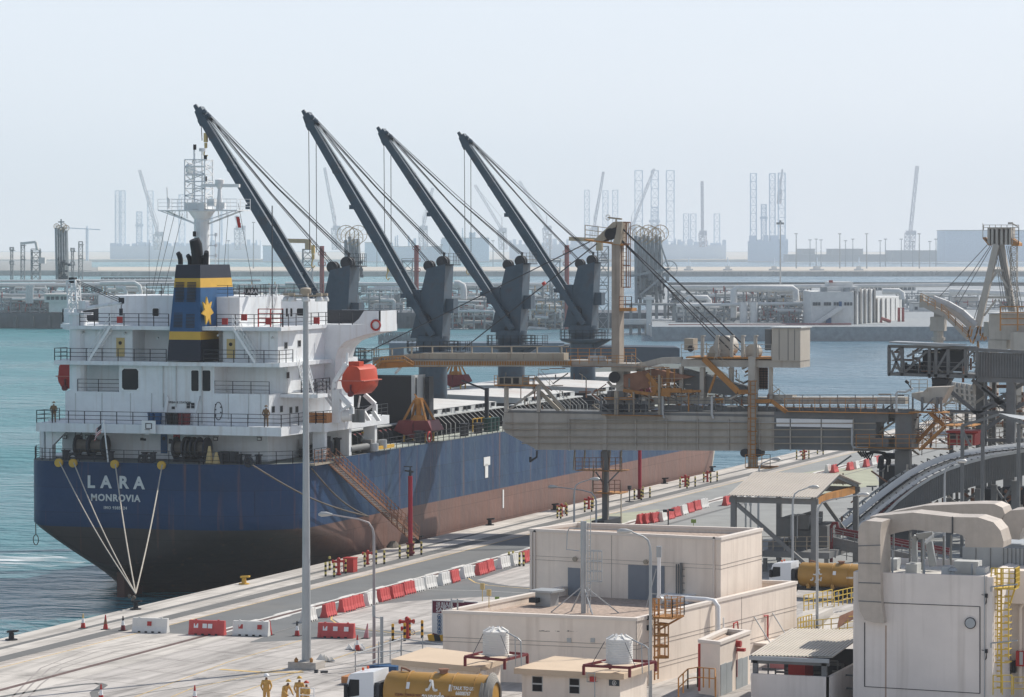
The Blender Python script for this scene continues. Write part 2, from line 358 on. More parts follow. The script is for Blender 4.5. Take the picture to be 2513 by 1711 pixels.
def seamat():
    m = bpy.data.materials.new('sea_water'); m.use_nodes = True; t = m.node_tree; N = t.nodes; L = t.links; b = N['Principled BSDF']
    b.inputs['Roughness'].default_value = .26; b.inputs['IOR'].default_value = 1.33
    geo = N.new('ShaderNodeNewGeometry')
    hs = []
    for s, st in ((.9, .6), (.22, .45), (3.0, .2)):
        mp = N.new('ShaderNodeMapping'); mp.inputs['Rotation'].default_value = (0, 0, .6); mp.inputs['Scale'].default_value = (1, .45, 1); L.new(geo.outputs['Position'], mp.inputs['Vector'])
        n = N.new('ShaderNodeTexNoise'); n.inputs['Scale'].default_value = s; n.inputs['Detail'].default_value = 4; L.new(mp.outputs[0], n.inputs['Vector'])
        mu = N.new('ShaderNodeMath'); mu.operation = 'MULTIPLY'; mu.inputs[1].default_value = st/s; L.new(n.outputs['Fac'], mu.inputs[0]); hs.append(mu.outputs[0])
    a = N.new('ShaderNodeMath'); L.new(hs[0], a.inputs[0]); L.new(hs[1], a.inputs[1]); a2 = N.new('ShaderNodeMath'); L.new(a.outputs[0], a2.inputs[0]); L.new(hs[2], a2.inputs[1])
    bm = N.new('ShaderNodeBump'); bm.inputs['Strength'].default_value = 1; bm.inputs['Distance'].default_value = 1.5; L.new(a2.outputs[0], bm.inputs['Height']); L.new(bm.outputs[0], b.inputs['Normal'])
    n5 = N.new('ShaderNodeTexNoise'); n5.inputs['Scale'].default_value = .012; n5.inputs['Detail'].default_value = 4; L.new(geo.outputs['Position'], n5.inputs['Vector']); r5 = N.new('ShaderNodeMapRange'); r5.inputs[1].default_value = .35; r5.inputs[2].default_value = .65; r5.inputs[3].default_value = .16; r5.inputs[4].default_value = .4; L.new(n5.outputs['Fac'], r5.inputs[0]); L.new(r5.outputs[0], b.inputs['Roughness'])
    n = N.new('ShaderNodeTexNoise'); n.inputs['Scale'].default_value = .02; L.new(geo.outputs['Position'], n.inputs['Vector'])
    cr = N.new('ShaderNodeMix'); cr.data_type = 'RGBA'; L.new(n.outputs['Fac'], cr.inputs['Factor']); cr.inputs[6].default_value = (.035, .155, .175, 1); cr.inputs[7].default_value = (.055, .22, .235, 1)
    # glare painted into the water colour: bluer and paler toward the right
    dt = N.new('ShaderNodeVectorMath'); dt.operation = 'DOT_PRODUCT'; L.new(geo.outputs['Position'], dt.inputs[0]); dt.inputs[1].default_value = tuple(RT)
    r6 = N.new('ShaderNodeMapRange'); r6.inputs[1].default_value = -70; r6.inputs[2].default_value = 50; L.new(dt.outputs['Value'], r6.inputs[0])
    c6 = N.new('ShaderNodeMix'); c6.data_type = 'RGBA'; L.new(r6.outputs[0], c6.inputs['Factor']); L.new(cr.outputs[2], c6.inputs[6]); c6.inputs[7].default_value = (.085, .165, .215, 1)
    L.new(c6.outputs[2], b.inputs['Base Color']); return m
seam = seamat()
def concmat(name, col, var=.1, line=0, joints=(5.0, 5.0), fr=0.0):
    m = mat(name, col, .9, var=var, sc=.12, dirt=tuple(c*.5 for c in col), damt=.75, dsc=.28, bump=.15); t = m.node_tree; N = t.nodes; L = t.links; b = N['Principled BSDF']
    src = b.inputs['Base Color'].links[0].from_socket
    geo = N.new('ShaderNodeNewGeometry'); mp = N.new('ShaderNodeMapping'); mp.inputs['Rotation'].default_value = (0, 0, fr); L.new(geo.outputs['Position'], mp.inputs['Vector'])
    br = N.new('ShaderNodeTexBrick'); br.offset = 0; br.inputs['Scale'].default_value = 1; br.inputs['Mortar Size'].default_value = .05; br.inputs['Brick Width'].default_value = joints[0]; br.inputs['Row Height'].default_value = joints[1]
    br.inputs['Color1'].default_value = (1, 1, 1, 1); br.inputs['Color2'].default_value = (.9, .9, .9, 1); br.inputs['Mortar'].default_value = (.45, .43, .42, 1)
    L.new(mp.outputs[0], br.inputs['Vector'])
    # tyre sweeps: long noise
    n = N.new('ShaderNodeTexNoise'); mp2 = N.new('ShaderNodeMapping'); mp2.inputs['Scale'].default_value = (.05, .8, 1); L.new(geo.outputs['Position'], mp2.inputs['Vector']); L.new(mp2.outputs[0], n.inputs['Vector']); n.inputs['Scale'].default_value = 1; n.inputs['Detail'].default_value = 5; n.inputs['Distortion'].default_value = 1.2
    r = N.new('ShaderNodeMapRange'); r.inputs[1].default_value = .4; r.inputs[2].default_value = .68; r.inputs[3].default_value = 1.08; r.inputs[4].default_value = .68; L.new(n.outputs['Fac'], r.inputs[0])
    x = N.new('ShaderNodeMix'); x.data_type = 'RGBA'; x.blend_type = 'MULTIPLY'; x.inputs['Factor'].default_value = 1; L.new(src, x.inputs[6]); L.new(br.outputs[0], x.inputs[7])
    s2 = N.new('ShaderNodeVectorMath'); s2.operation = 'SCALE'; L.new(x.outputs[2], s2.inputs[0]); L.new(r.outputs[0], s2.inputs['Scale']); L.new(s2.outputs[0], b.inputs['Base Color']); return m
conc = concmat('quay_concrete', (.56, .52, .47), .08, joints=(6, 100))
conc2 = concmat('yard_concrete', (.49, .455, .42), .12, joints=(5, 5), fr=.3)
plank = concmat('cover_slabs', (.54, .49, .44), .08, joints=(.9, 40))
asph3 = mat('pale_asphalt', (.27, .275, .265), .9, var=.12, sc=.3, dirt=(.2, .2, .19), damt=.5, dsc=.08)
asph = mat('asphalt', (.155, .16, .16), .9, var=.12, sc=.3, dirt=(.2, .19, .17), damt=.5, dsc=.08)
asph2 = mat('dark_strip', (.145, .145, .14), .9, var=.1, sc=.6)
yline = mat('yellow_line', (.6, .42, .17), .8, var=.2, sc=1.5)
wline = mat('white_line', (.62, .6, .56), .8, var=.2, sc=1.5)
railm = mat('rail_brown', (.13, .085, .075), .8, var=.2)
sulph = mat('sulphur_stain', (.36, .365, .27), .9, var=.15, sc=.5)
# ---------------------------------------------------------------- ground and water
def sheet(name, x0, x1, y0, y1, z, m, fr=WF):
    b = MB(fr); b.face([(x0, y0, z), (x1, y0, z), (x1, y1, z), (x0, y1, z)]); return struct(name, b, m)
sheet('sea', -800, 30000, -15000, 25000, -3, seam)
QE = 106.3
b = MB(); b.face([(-60, -400, 0), (1500, -400, 0), (1500, 91.9, 0), (-60, 91.9, 0)]); struct('yard_ground', b, conc2)
b = MB(); b.box(-60, 1500, 99.0, QE, -12, .002); b.box(-60, 1500, 91.9, 99.0, -12, .001); struct('quay_apron', b, conc)
def strip(name, y0, y1, m, z=.006, x0=-60, x1=1200): return sheet(name, x0, x1, y0, y1, z, m)
strip('rail_slot_strip', 103.35, 103.95, asph2)
strip('service_strip', 100.25, 101.6, asph2)
strip('slab_strip', 98.95, 100.2, plank)
strip('quay_road', 90.2, 98.8, asph, .004, 203.2, 300); strip('quay_road', 90.2, 98.8, asph3, .004, 300, 1200)
strip('yellow_line', 98.82, 98.94, yline, .008)
for a, bb in ((94.1, 94.4), (93.3, 93.6)): strip('rail_edge_line', a, bb, wline, .009, 203.2)
strip('crane_rail', 93.62, 94.08, railm, .010)
strip('yard_edge_line', 89.95, 90.15, asph2, .009, 203)
b = MB()
for k in range(60):
    x = 210+k*6.1
    b.box(x, x+3, 94.4, 94.62, .004, .012); b.box(x+3, x+6, 93.1, 93.3, .004, .012)
struct('rail_side_marks', b, wline)
# inner asphalt lane and the two concrete islands in it
def poly(name, pix, z, m, extra=[]):
    b = MB(); b.face([(*gz(*p).xy, z) for p in pix]+[(*e, z) for e in extra]); return struct(name, b, m)
sheet('inner_road_far', 262, 560, 40, 89.6, .006, asph3)
poly('inner_road', [(610, 1577), (1075, 1556), (1400, 1500)], .004, asph, [(420, 60), (500, 90), (206, 90)])
poly('concrete_island', [(815, 1518), (822, 1508), (840, 1500), (900, 1487), (1000, 1476), (1180, 1465), (1340, 1468), (1340, 1540), (1060, 1552), (900, 1545), (840, 1533)], .008, conc2)
poly('concrete_island', [(1170, 1424), (1220, 1408), (1290, 1385), (1420, 1370), (1420, 1450), (1250, 1438)], .008, conc2)
def curve_line(name, pix, w, m, z=.011):
    b = MB(); P = [gz(*p) for p in pix]
    for a, c in zip(P, P[1:]):
        d = (c-a).normalized(); n = V((-d.y, d.x, 0))*w/2
        b.face([(a-n)+Z_*z, (c-n)+Z_*z, (c+n)+Z_*z, (a+n)+Z_*z])
    return struct(name, b, m)
curve_line('lane_curve', [(832, 1503), (815, 1511), (813, 1521), (830, 1533), (870, 1542), (960, 1553), (1020, 1558)], .14, yline)
curve_line('lane_curve', [(1150, 1420), (1166, 1430), (1200, 1437), (1300, 1445), (1330, 1446)], .14, yline)
curve_line('lane_line', [(1000, 1447), (1180, 1450), (1330, 1458)], .1, wline)
curve_line('lane_line', [(850, 1546), (950, 1556)], .1, wline)
for pix in ([(330, 1711), (560, 1625), (745, 1570)], [(560, 1711), (700, 1660), (870, 1600), (1040, 1545)], [(420, 1711), (470, 1690), (700, 1640)]): curve_line('yard_line', pix, .09, yline)
curve_line('yard_hatch', [(540, 1643), (640, 1650), (745, 1650)], .45, yline, .012)
curve_line('yard_seam', [(290, 1711), (500, 1680), (700, 1655), (900, 1620)], .12, asph2, .010)
for k in range(7): curve_line('parking_line', [(545-k*12, 1606+k*14), (720, 1616+k*14)], .07, wline, .009)
curve_line('tyre_sweep', [(0, 1711), (120, 1690), (200, 1680), (240, 1677), (255, 1682), (230, 1700), (235, 1711)], .5, asph2, .009)
for dx in (0, 18, 40): curve_line('tyre_sweep', [(30+dx, 1711), (60+dx, 1680), (100+dx*1.3, 1640), (200+dx*2, 1600), (340+dx*2, 1575)], .12, mat('tyre_dust', (.33, .3, .28), .9), .009)
b = MB(); e = [gz(*p) for p in [(1390, 1290), (1500, 1262), (1620, 1250), (1560, 1290), (1440, 1330), (1380, 1320)]]; b.face([(p.x, p.y, .008) for p in e]); struct('sulphur_patch', b, sulph)
b = MB(); e = [gz(*p) for p in [(1940, 1165), (2040, 1150), (2140, 1150), (2160, 1190), (2000, 1215), (1900, 1200)]]; b.face([(p.x, p.y, .008) for p in e]); struct('sulphur_patch', b, sulph)
fm_ = bpy.data.materials.new('foam'); fm_.use_nodes = True; t = fm_.node_tree; N = t.nodes; L = t.links; b_ = N['Principled BSDF']; b_.inputs['Base Color'].default_value = (.75, .8, .82, 1); b_.inputs['Roughness'].default_value = .8
n_ = N.new('ShaderNodeTexNoise'); n_.inputs['Scale'].default_value = .6; n_.inputs['Detail'].default_value = 8; g_ = N.new('ShaderNodeNewGeometry'); mp_ = N.new('ShaderNodeMapping'); mp_.inputs['Rotation'].default_value = (0, 0, -.34); mp_.inputs['Scale'].default_value = (1, .25, 1); L.new(g_.outputs['Position'], mp_.inputs['Vector']); L.new(mp_.outputs[0], n_.inputs['Vector'])
r_ = N.new('ShaderNodeMapRange'); r_.inputs[1].default_value = .44; r_.inputs[2].default_value = .72; L.new(n_.outputs['Fac'], r_.inputs[0]); L.new(r_.outputs[0], b_.inputs['Alpha'])
b = MB(); b.face([(p.x, p.y, -2.985) for p in [gz(-60, 1362, -3), gz(60, 1358, -3), gz(150, 1366, -3), gz(215, 1380, -3), gz(140, 1390, -3), gz(40, 1397, -3), gz(-60, 1398, -3)]]); struct('wake_foam', b, fm_)
# ---------------------------------------------------------------- bulk carrier
VC = 122.7; HB = 15.4; ZD = 8.5
ship = thing('bulk_carrier', 'blue and red brown bulk carrier with white stern house and four grey deck cranes', 'ship', (310, VC, -3))
def deck_half(u, port=0):
    W = 9.4 if port else HB
    if u < 253: t = min(1, max(0, (u-247)/6)); return 6.2+(W-6.2)*sqrt(max(0, 1-(1-t)**2))
    if u < 376: return W
    t = min(1, (u-376)/28); return W*sqrt(max(0.0004, 1-t**2.2))
def lerp_t(u, T):
    if u <= T[0][0]: return T[0][1]
    for (a, x), (c, y) in zip(T, T[1:]):
        if u <= c: return x+(y-x)*(u-a)/(c-a)
    return T[-1][1]
us = [247, 247.15, 247.5, 248, 248.7, 249.6, 250.8, 252, 253, 255, 257, 260, 264, 268, 275, 290, 310, 340, 365, 376, 382, 388, 393, 397, 400, 402, 403.8]
zs = [8.5, 7, 5.5, 4, 3.15, 2.7, 2.2, 1.6, .8, 0, -.8, -1.6, -2.4, -3.2, -4.2, -6, -8]
b = MB(); vs = []; ns = len(zs)
for u in us:
    zb = lerp_t(u, [(247, -.35), (252, -2.6), (258, -6), (266, -9), (275, -11)]); zk = lerp_t(u, [(247, 3.15), (252, 2.9), (258, 1.6), (264, -1.5), (272, -7), (280, -9.5)])
    for sgn in (-1, 1):
        H = deck_half(u, sgn > 0)
        for z in zs:
            zz = max(z, zb); k = min(1, (zz-zb)/(zk-zb)); h = H*max(0, k)**.72
            if u > 376: h *= max(.02, 1-((ZD-zz)/24)*((u-376)/20))
            raise_ = lerp_t(u, [(385, 0), (392, 2.2), (404, 3.2)]) if z > 8 else 0
            vs.append((u, VC+sgn*h, zz+raise_))
m = len(us); fs = []
for i in range(m-1):
    for s_ in (0, 1):
        o = i*2*ns+s_*ns; q = (i+1)*2*ns+s_*ns
        for j in range(ns-1):
            f = (o+j, q+j, q+j+1, o+j+1); fs.append(f if s_ == 0 else f[::-1])
fs.append(tuple(range(0, ns))+tuple(range(2*ns-1, ns-1, -1)))
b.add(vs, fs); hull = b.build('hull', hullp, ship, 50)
b = MB()
for i in range(m-1):
    h0 = deck_half(us[i]); h1 = deck_half(us[i+1]); z0 = ZD-.02+lerp_t(us[i], [(385, 0), (392, 2.2), (404, 3.2)]); z1 = ZD-.02+lerp_t(us[i+1], [(385, 0), (392, 2.2), (404, 3.2)])
    b.face([(us[i], VC-h0, z0), (us[i+1], VC-h1, z1), (us[i+1], VC+deck_half(us[i+1], 1), z1), (us[i], VC+deck_half(us[i], 1), z0)])
b.build('deck', deckg, ship)
b = MB(); b.ext([(248.2, VC+.35, 2.2), (248.2, VC+.35, -8), (251.6, VC+.35, -8), (251.6, VC+.35, 1.0)], (0, -.7, 0)); b.build('rudder', mat('rudder_brown', (.1, .05, .04), .7), ship)
# hull writing
tw = mat('hull_lettering', (.62, .62, .6), .6)
tx = 246.97
def stern(s, size, px, py, sp=1.0, bold=.02):
    p = gu(px, py, tx); return text(s, size, ship, tw, p, (0, -1, 0), (0, 0, 1), .012, 'stern_lettering', bold=bold, sp=sp)
for ch, px, py in (('L', 223, 1184), ('A', 260, 1184.5), ('R', 303, 1185.5), ('A', 341, 1187)): stern(ch, 1.42, px, py, bold=.05)
stern('MONROVIA', .8, 283, 1223, 1.12, .025); stern('IMO 9385124', .34, 283, 1247, 1.15, .008)
b = MB()
for (x0, y0, x1, y1) in ((1187, 1123, 1202, 1141), (1190, 1141, 1197, 1172)):
    p = gv(x0, y0, 107.28); q = gv(x1, y1, 107.28); b.box(p.x, q.x, 107.24, 107.3, q.z, p.z)
b.build('tug_mark', white2, ship); b = MB(); p = gv(1233, 1252, 107.28); q = gv(1236, 1275, 107.28); b.box(p.x, p.x+.35, 107.24, 107.3, 1, 2.8)
b.build('draught_mark', white2, ship)
# ---- superstructure
def blk(bb, u0, u1, pxl, pxr, z0, z1):      # house block: aft wall at u0, edges seen at pixel columns
    a = gu(pxl, 900, u0).y; c = gu(pxr, 900, u0).y; bb.box(u0, u1, c, a, z0, z1); return c, a
L1, L2, L3, L4, L5 = 11.6, 14.25, 16.9, 19.9, 22.7
b = MB()
b.m = 0
vS = gu(657, 900, 252.6).y; vP = gu(152, 900, 252.6).y
b.box(252.6, 268, vS, vP, ZD, L1-.7)                                # poop house
b.box(252.6, 270, vP, VC+9.7, ZD, ZD+.1)
# second tier with its two aft balconies
aS = gu(660, 900, 251.2).y; aP = gu(160, 900, 251.2).y; rL = gu(292, 900, 251.2).y; rR = gu(526, 900, 251.2).y
b.box(251.2, 270, aS, aP, L1, L2)
b.box(251.2, 270, rR, rL, L2, L3-.35)
b.box(253.8, 270, aS-.4, gu(184, 900, 253.8).y, L2, L3-.35)
# tier three and bridge tier, starboard face bright in the sun
bS = gu(682, 850, 251.8).y
b.box(251.8, 266, bS, gu(547, 850, 251.8).y, L3, L4-.3); b.box(253.9, 266, bS, aS+2, L2, L3-.3); b.box(251.8, 266, gu(325, 850, 251.8).y, gu(174, 850, 251.8).y, L3, L4-.3)
b.box(254.2, 266, gu(547, 850, 254).y-.3, gu(325, 850, 254).y+.3, L3, L4-.3)
0 and b.ext([(251.8, gu(325, 850, 251.8).y, L3), (254.2, gu(325, 850, 254.2).y-.5, L3), (254.2, gu(340, 850, 251.8).y+2, L3), (251.8, gu(300, 850, 251.8).y, L3)], (0, 0, L4-L3-.3))
house = b.build('house_tiers', white, ship)
# deck slabs
b = MB()
def slab(u0, u1, v0, v1, z, t): b.cut().box(u0, u1, v0, v1, z-t, z)
slab(249.2, 254, gu(690, 1000, 249.2).y, gu(88, 1000, 249.2).y, L1, .75)
slab(254, 272, VC-14.2, VC+9.8, L1, .75)
slab(250.6, 253.9, gu(686, 860, 250.6).y, gu(133, 860, 250.6).y, L3, .35)
slab(253.9, 268, aS-1.2, VC+8.6, L3, .35)
slab(250.9, 256, gu(690, 830, 250.9).y, gu(166, 830, 250.9).y, L4, .32)
slab(250.9+5.1, 266, bS-.2, VC+9.6, L4, .32)
slab(253.4, 255.6, aS-3.5, aS, L2-.05, .3)
slab(255.6, 262, VC-13.5, aS, L2-.05, .3)
b.build('deck_slab', white, ship)
b = MB(); b.box(256, 266.5, VC-15.4, VC-9, L1-.74, L1+.02); b.box(266.5, 271, VC-15.4, VC-12, L1-.74, L1+.02)
b.build('boat_deck', white, ship)
# open pillars under the boat deck and the port arch
b = MB()
for px, u in ((800, 256.5), (850, 262), (908, 268)): 
    b.box(u, u+.55, 107.5, 108.6, ZD, L1-.75); b.cut()
b.box(250.2, 250.9, gu(120,1100,250.2).y-.3, gu(120,1100,250.2).y+.3, ZD, L1-.75); b.cut(); b.box(250.5, 251.2, gu(100,1100,250.5).y-.3, gu(100,1100,250.5).y+.1, ZD, L1-.75); b.cut(); b.box(255, 255.6, gu(100,1100,250.5).y-.3, gu(100,1100,250.5).y+.1, ZD, L1-.75)
b.ext([(250.3, gu(120,1100,250.2).y-.3, L1-.75), (250.3, gu(120,1100,250.2).y-1.6, L1-.75), (250.3, gu(120,1100,250.2).y-.3, L1-2.0)], (.4, 0, 0))
b.build('pillar', white, ship)
# bridge wings: tapered consoles with a bulwark
b = MB()
def arc(v0, z0, v1, z1, n=8): return [(v0+(v1-v0)*(1-cos(pi/2*i/n)), z0+(z1-z0)*sin(pi/2*i/n)) for i in range(n+1)]
tip = gu(933, 800, 262).y; PT = gu(166, 800, 263).y; root = gu(800, 800, 260).y
for sg in (1, -1):
    vt = tip if sg == 1 else PT; vr = bS if sg == 1 else PT-5
    uA, uB = 262, 266
    rr = vr-(.0 if sg == 1 else 0)
    cc = arc(vr-sg*.0, L3-.6, vt+sg*2.0, L4-1.1)
    prof = [(vr, L4), (vt, L4), (vt, L4-.6), (vt+sg*1.4, L4-.85)]+[(vr+(vt-vr)*f, z) for f, z in ((.55, L4-1.15), (.36, L4-1.5), (.24, L4-2.1), (.19, L4-3), (.18, L2))]+[(vr, L2)]
    if sg == -1: prof = [(vr, L4), (vt, L4), (vt, L4-.6), (vt+sg*1.4, L4-.85), (vr, L4-1.1)]
    b.cut(); b.ext([(uA, v, z) for v, z in prof], (uB-uA, 0, 0))
    b.box(uA, uA+.12, vt, vt+sg*1.0, L4, L4+1.2); b.box(uB-.12, uB, vt, vr, L4, L4+1.2); b.box(uA, uB, vt, vt+sg*.12, L4, L4+1.2)
    b.ext([(uA, vt+sg*1.0, L4), (uA, vt+sg*1.0, L4+1.2), (uA, vt+sg*1.5, L4+1.2), (uA, vt+sg*2.0, L4+.5), (uA, vt+sg*2.6, L4+.02)], (.1, 0, 0))
b.build('bridge_wing', white, ship)
b = MB(); 
for sg, vt in ((1, tip), (-1, PT)): b.cut(); b.box(265.8, 265.95, vt+sg*.15, vt+sg*7.5, L4+.05, L4+1.18)
b.build('wing_windbreak', dark, ship)
# wheelhouse
b = MB()
wl = [gu(x, 770, 254).y for x in (358, 424, 528, 588, 700)]
b.box(254, 261, wl[1]-4, wl[0], L4, L5-.25); b.box(254, 258, wl[3], wl[2]+1, L4, L5-.35); b.box(256.2, 265, VC-8.2, VC+6, L4, L5-.3)
b.box(258.5, 263.5, gu(748, 770, 258.5).y, gu(690, 770, 258.5).y, L4, L5-.6)
b.build('wheelhouse', white, ship)
# windows, doors and dark openings: frame (part) > pane
def win(u, px0, py0, px1, py1, m=glass, nm='window', rim=white2):
    p = gu(px0, py0, u); q = gu(px1, py1, u); f = MB()
    f.box(u-.04, u-.005, q.y-.06, p.y+.06, q.z-.06, p.z+.06); fo = f.build(nm, rim, ship)
    g = MB(); y0, y1, z0, z1 = q.y, p.y, q.z, p.z; r = min(y1-y0, z1-z0)*.12
    pts = [(y0+r, z0), (y1-r, z0), (y1, z0+r), (y1, z1-r), (y1-r, z1), (y0+r, z1), (y0, z1-r), (y0, z0+r)]
    g.ext([(u-.055, y, z) for y, z in pts], (.01, 0, 0)); g.build('pane', m, fo)
for (u, a, c, d, e) in ((251.2, 300, 905, 340, 957), (251.2, 470, 909, 488, 960), (251.2, 497, 909, 517, 960), (254, 375, 757, 390, 776)): win(u, a, c, d, e)
win(258.5, 702, 757, 707, 777); win(258.5, 713, 757, 718, 777); win(258.5, 729, 757, 747, 775)
def door(u, px0, py0, px1, py1, m, lab=None):
    p = gu(px0, py0, u); q = gu(px1, py1, u); f = MB(); f.box(u-.07, u-.01, q.y, p.y, q.z, p.z); fo = f.build('door', m, ship, label=lab)
    g = MB(); c = (p+q)/2; g.cyl((u-.09, c.y, p.z-(p.z-q.z)*.28), (u-.06, c.y, p.z-(p.z-q.z)*.28), .16, 12); g.build('porthole', black, fo)
door(251.8, 286, 829, 306, 875, yel2); door(251.8, 557, 832, 577, 879, yel2)
door(252.6, 395, 1062, 411, 1113, blue, 'blue steel door beside the red one'); door(252.6, 426, 1063, 442, 1114, red, 'red steel door')
def sidewin(v, px, py, w, h, m=glass):
    p = gv(px, py, v); f = MB(); f.box(p.x-w/2-.05, p.x+w/2+.05, v-.03, v, p.z-h/2-.05, p.z+h/2+.05); fo = f.build('window', grey_w, ship); g = MB(); g.box(p.x-w/2, p.x+w/2, v-.045, v-.032, p.z-h/2, p.z+h/2); g.build('pane', m, fo)
for px, py in ((701, 848), (734, 843)): sidewin(bS, px, py, .6, .5)
sb = MB(); sb.box(252.4, 262.0, VC-12.6, VC-11.9, L1, L3); 
for px, py in ((670, 1005), (690, 1004), (713, 1007), (728, 1005), (737, 919), (706, 921)): sidewin(aS if py > 950 else bS, px, py, .55, .5)
# open balcony edges: arch brackets and rails
b = MB()
p = gu(190, 1000, 251.2)
for (a, c) in ((gu(190, 900, 251.2).y, rL), (rR, aS)): b.cut(); b.rail([(251.25, a, L2), (251.25, c, L2)], 1.05, .05, 3, 1.7)
RL = lambda *pts: b.cut().rail(pts, 1.05, .06, 3, 1.5)
sx = gu(690, 1000, 249.3).y; px_ = gu(90, 1000, 249.3).y
RL((253.5, px_, L1), (249.3, px_, L1), (249.3, sx, L1), (255.5, sx-.5, L1), (256, VC-15.3, L1), (270.8, VC-15.3, L1))
RL((253, gu(134, 860, 250.7).y, L3), (250.7, gu(134, 860, 250.7).y, L3), (250.7, gu(408, 860, 250.7).y, L3)); RL((250.7, gu(500, 860, 250.7).y, L3), (250.7, gu(685, 860, 250.7).y, L3), (253.6, gu(685, 860, 250.7).y, L3))
RL((251, gu(196, 830, 251).y, L4), (251, gu(414, 830, 251).y, L4)); RL((251, gu(532, 830, 251).y, L4), (251, bS+.1, L4), (262, bS-.1, L4), (262, tip+2.6, L4))
RL((253.5, aS-3.4, L2-.05), (255.6, aS-3.4, L2-.05), (255.7, VC-13.4, L2-.05), (262, VC-13.4, L2-.05))
b.cut(); b.rail([(254.2, wl[0], L5-.25), (254.2, VC-1, L5-.25), (261, VC-1, L5-.25)], 1.0, .045, 3, 1.4); b.cut(); b.rail([(254.2, wl[2], L5-.35), (254.2, wl[3]+.1, L5-.35), (262, wl[3]+.1, L5-.35)], 1.0, .045, 3, 1.2); b.cut(); b.rail([(258.6, VC-3, L5-.3), (258.6, VC-11.5, L5-.3), (265, VC-11.5, L5-.3)], 1.0, .04, 3, 1.4)
b.build('railing', dark, ship)
# poop bulwark rail and side rail of the main deck
b = MB(); pts = []
for u in (247.1, 247.15, 247.5, 248, 248.7, 249.6, 250.8, 252, 254, 257): pts.append((u+.1, VC-deck_half(u)+.1, ZD))
pts2 = [(247.2, 2*VC-pts[0][1], ZD)]
b.rail([(254, VC+9.6, ZD), (250.8, VC+9.3, ZD), (248.7, VC+8.3, ZD), (247.5, VC+7.0, ZD), (247.2, VC+6.1, ZD), pts[0]]+pts[1:], 1.05, .05, 3, 1.4)
b.cut(); b.rail([(268.5, VC-15.3, ZD), (372, VC-15.3, ZD)], 1.05, .05, 3, 1.5)
b.cut(); b.rail([(268.5, VC+9.7, ZD), (372, VC+9.7, ZD)], 1.05, .05, 3, 3)
b.build('deck_railing', dark, ship)
b = MB()
for px in (197, 224, 399): pass
# stairs on the house
b.stair((251.0, gu(222, 870, 251).y, L3), (251.0, gu(276, 800, 251).y, L4), .7, side=(1, 0, 0)); b.cut(); b.stair((251.0, gu(630, 880, 251).y, L3), (251.0, gu(574, 810, 251).y, L4), .7, side=(1, 0, 0))
b.cut(); b.stair((255.5, bS-.5, L3), (253.3, aS-2.8, L2), .8, side=(-.8, .6, 0)); b.cut(); b.stair((259, aS-1.6, L2), (259.5, aS-3.6, L1), .8, side=(1, 0, 0))
b.cut(); b.stair((256.0, gu(648, 770, 256).y-.4, L4), (255.8, gu(664, 770, 256).y-.4, L5-.3), .6, side=(0, 1, 0), rail=True)
b.build('ladder_stair', white2, ship)
# small things fixed to the walls: lamps, boxes, pipes, notices
b = MB(); b2 = MB(); b3 = MB()
for px, py in ((160, 1063), (215, 1062), (530, 1067), (637, 1067)):
    b.cut(); b2.cut(); b3.cut(); p = gu(px, py, 252.55); b.cbox(p, .1, .55, .45); b2.cbox((p.x-.06, p.y, p.z-.35), .06, .4, .3); b3.cbox((p.x-.08, p.y, p.z-.35), .06, .3, .2)
for px in (434, 402): b.tube([gu(px-2, 890, 251.1), gu(px-2, 1000, 251.1)], .05)
for px in (495,): b.tube([gu(px, 890, 251.1), gu(px, 1040, 251.1)], .07)
for px in (185, 250, 320, 372, 402, 560, 610, 640): b.cut(); b.bar(gu(px, 965, 251.17), gu(px, 1030, 251.17), .04)
for px in (600, 640, 660, 575): b.cut(); b.bar(gu(px, 815, 251.77), gu(px, 880, 251.77), .04)
for px, py in ((205, 815), (308, 817), (669, 828), (537, 822), (388, 829)): b.cut(); p = gu(px, py, 251.72); b.cyl(p, (p.x-.2, p.y, p.z-.05), .1, 8)
b.build('wall_fitting', grey_w, ship); b2.build('floodlight_rim', dark, ship); b3.build('floodlight_face', white2, ship)
b = MB()      # notice board and door hatch marks
for (a, c, d, e) in ((421, 990, 456, 1003), (442, 1010, 448, 1016)): pass
for px, py, w_, h_ in ((462, 992, .3, .22), (462, 999, .3, .22), (473, 992, .3, .22), (473, 999, .3, .22), (425, 1001, .28, .22), (348, 1078, .3, .22), (355, 1079, .25, .2), (418, 1080, .3, .2), (418, 1086, .3, .2)): b.cut(); b.cbox(gu(px, py, 251.15 if py < 1040 else 252.55), .03, w_, h_)
b.build('notice', dark, ship); 
text('GARBAGE STATION', .26, ship, black, gu(438, 988, 251.16), (0, -1, 0), (0, 0, 1), .01, 'wall_lettering')
b = MB()
for px, py, u in ((536, 1009, 251.16), (193, 1075, 252.56)):
    b.cut(); p = gu(px, py, u); b.tube([(u, p.y+.35*cos(a)*1.0, p.z+.75*sin(a)) for a in [2*pi*k/16 for k in range(17)]], .03)
    for k in range(6): b.cbox((u-.02, p.y+(.25 if k % 2 else -.22), p.z-.55+.22*k), .05, .1, .1)
b.build('watertight_hatch', dark, ship)
b = MB(); b.ext([gu(397, 1040, 251.0), gu(405, 1040, 251.0), gu(413, 980, 251.0), gu(409, 970, 251.0)], (1.2, 0, 0)); b.cut(); b.ext([gu(466, 1040, 251.0), gu(474, 1042, 251.0), gu(490, 972, 251.0), gu(484, 985, 251.0)], (1.2, 0, 0)); b.build('buttress', white, ship)
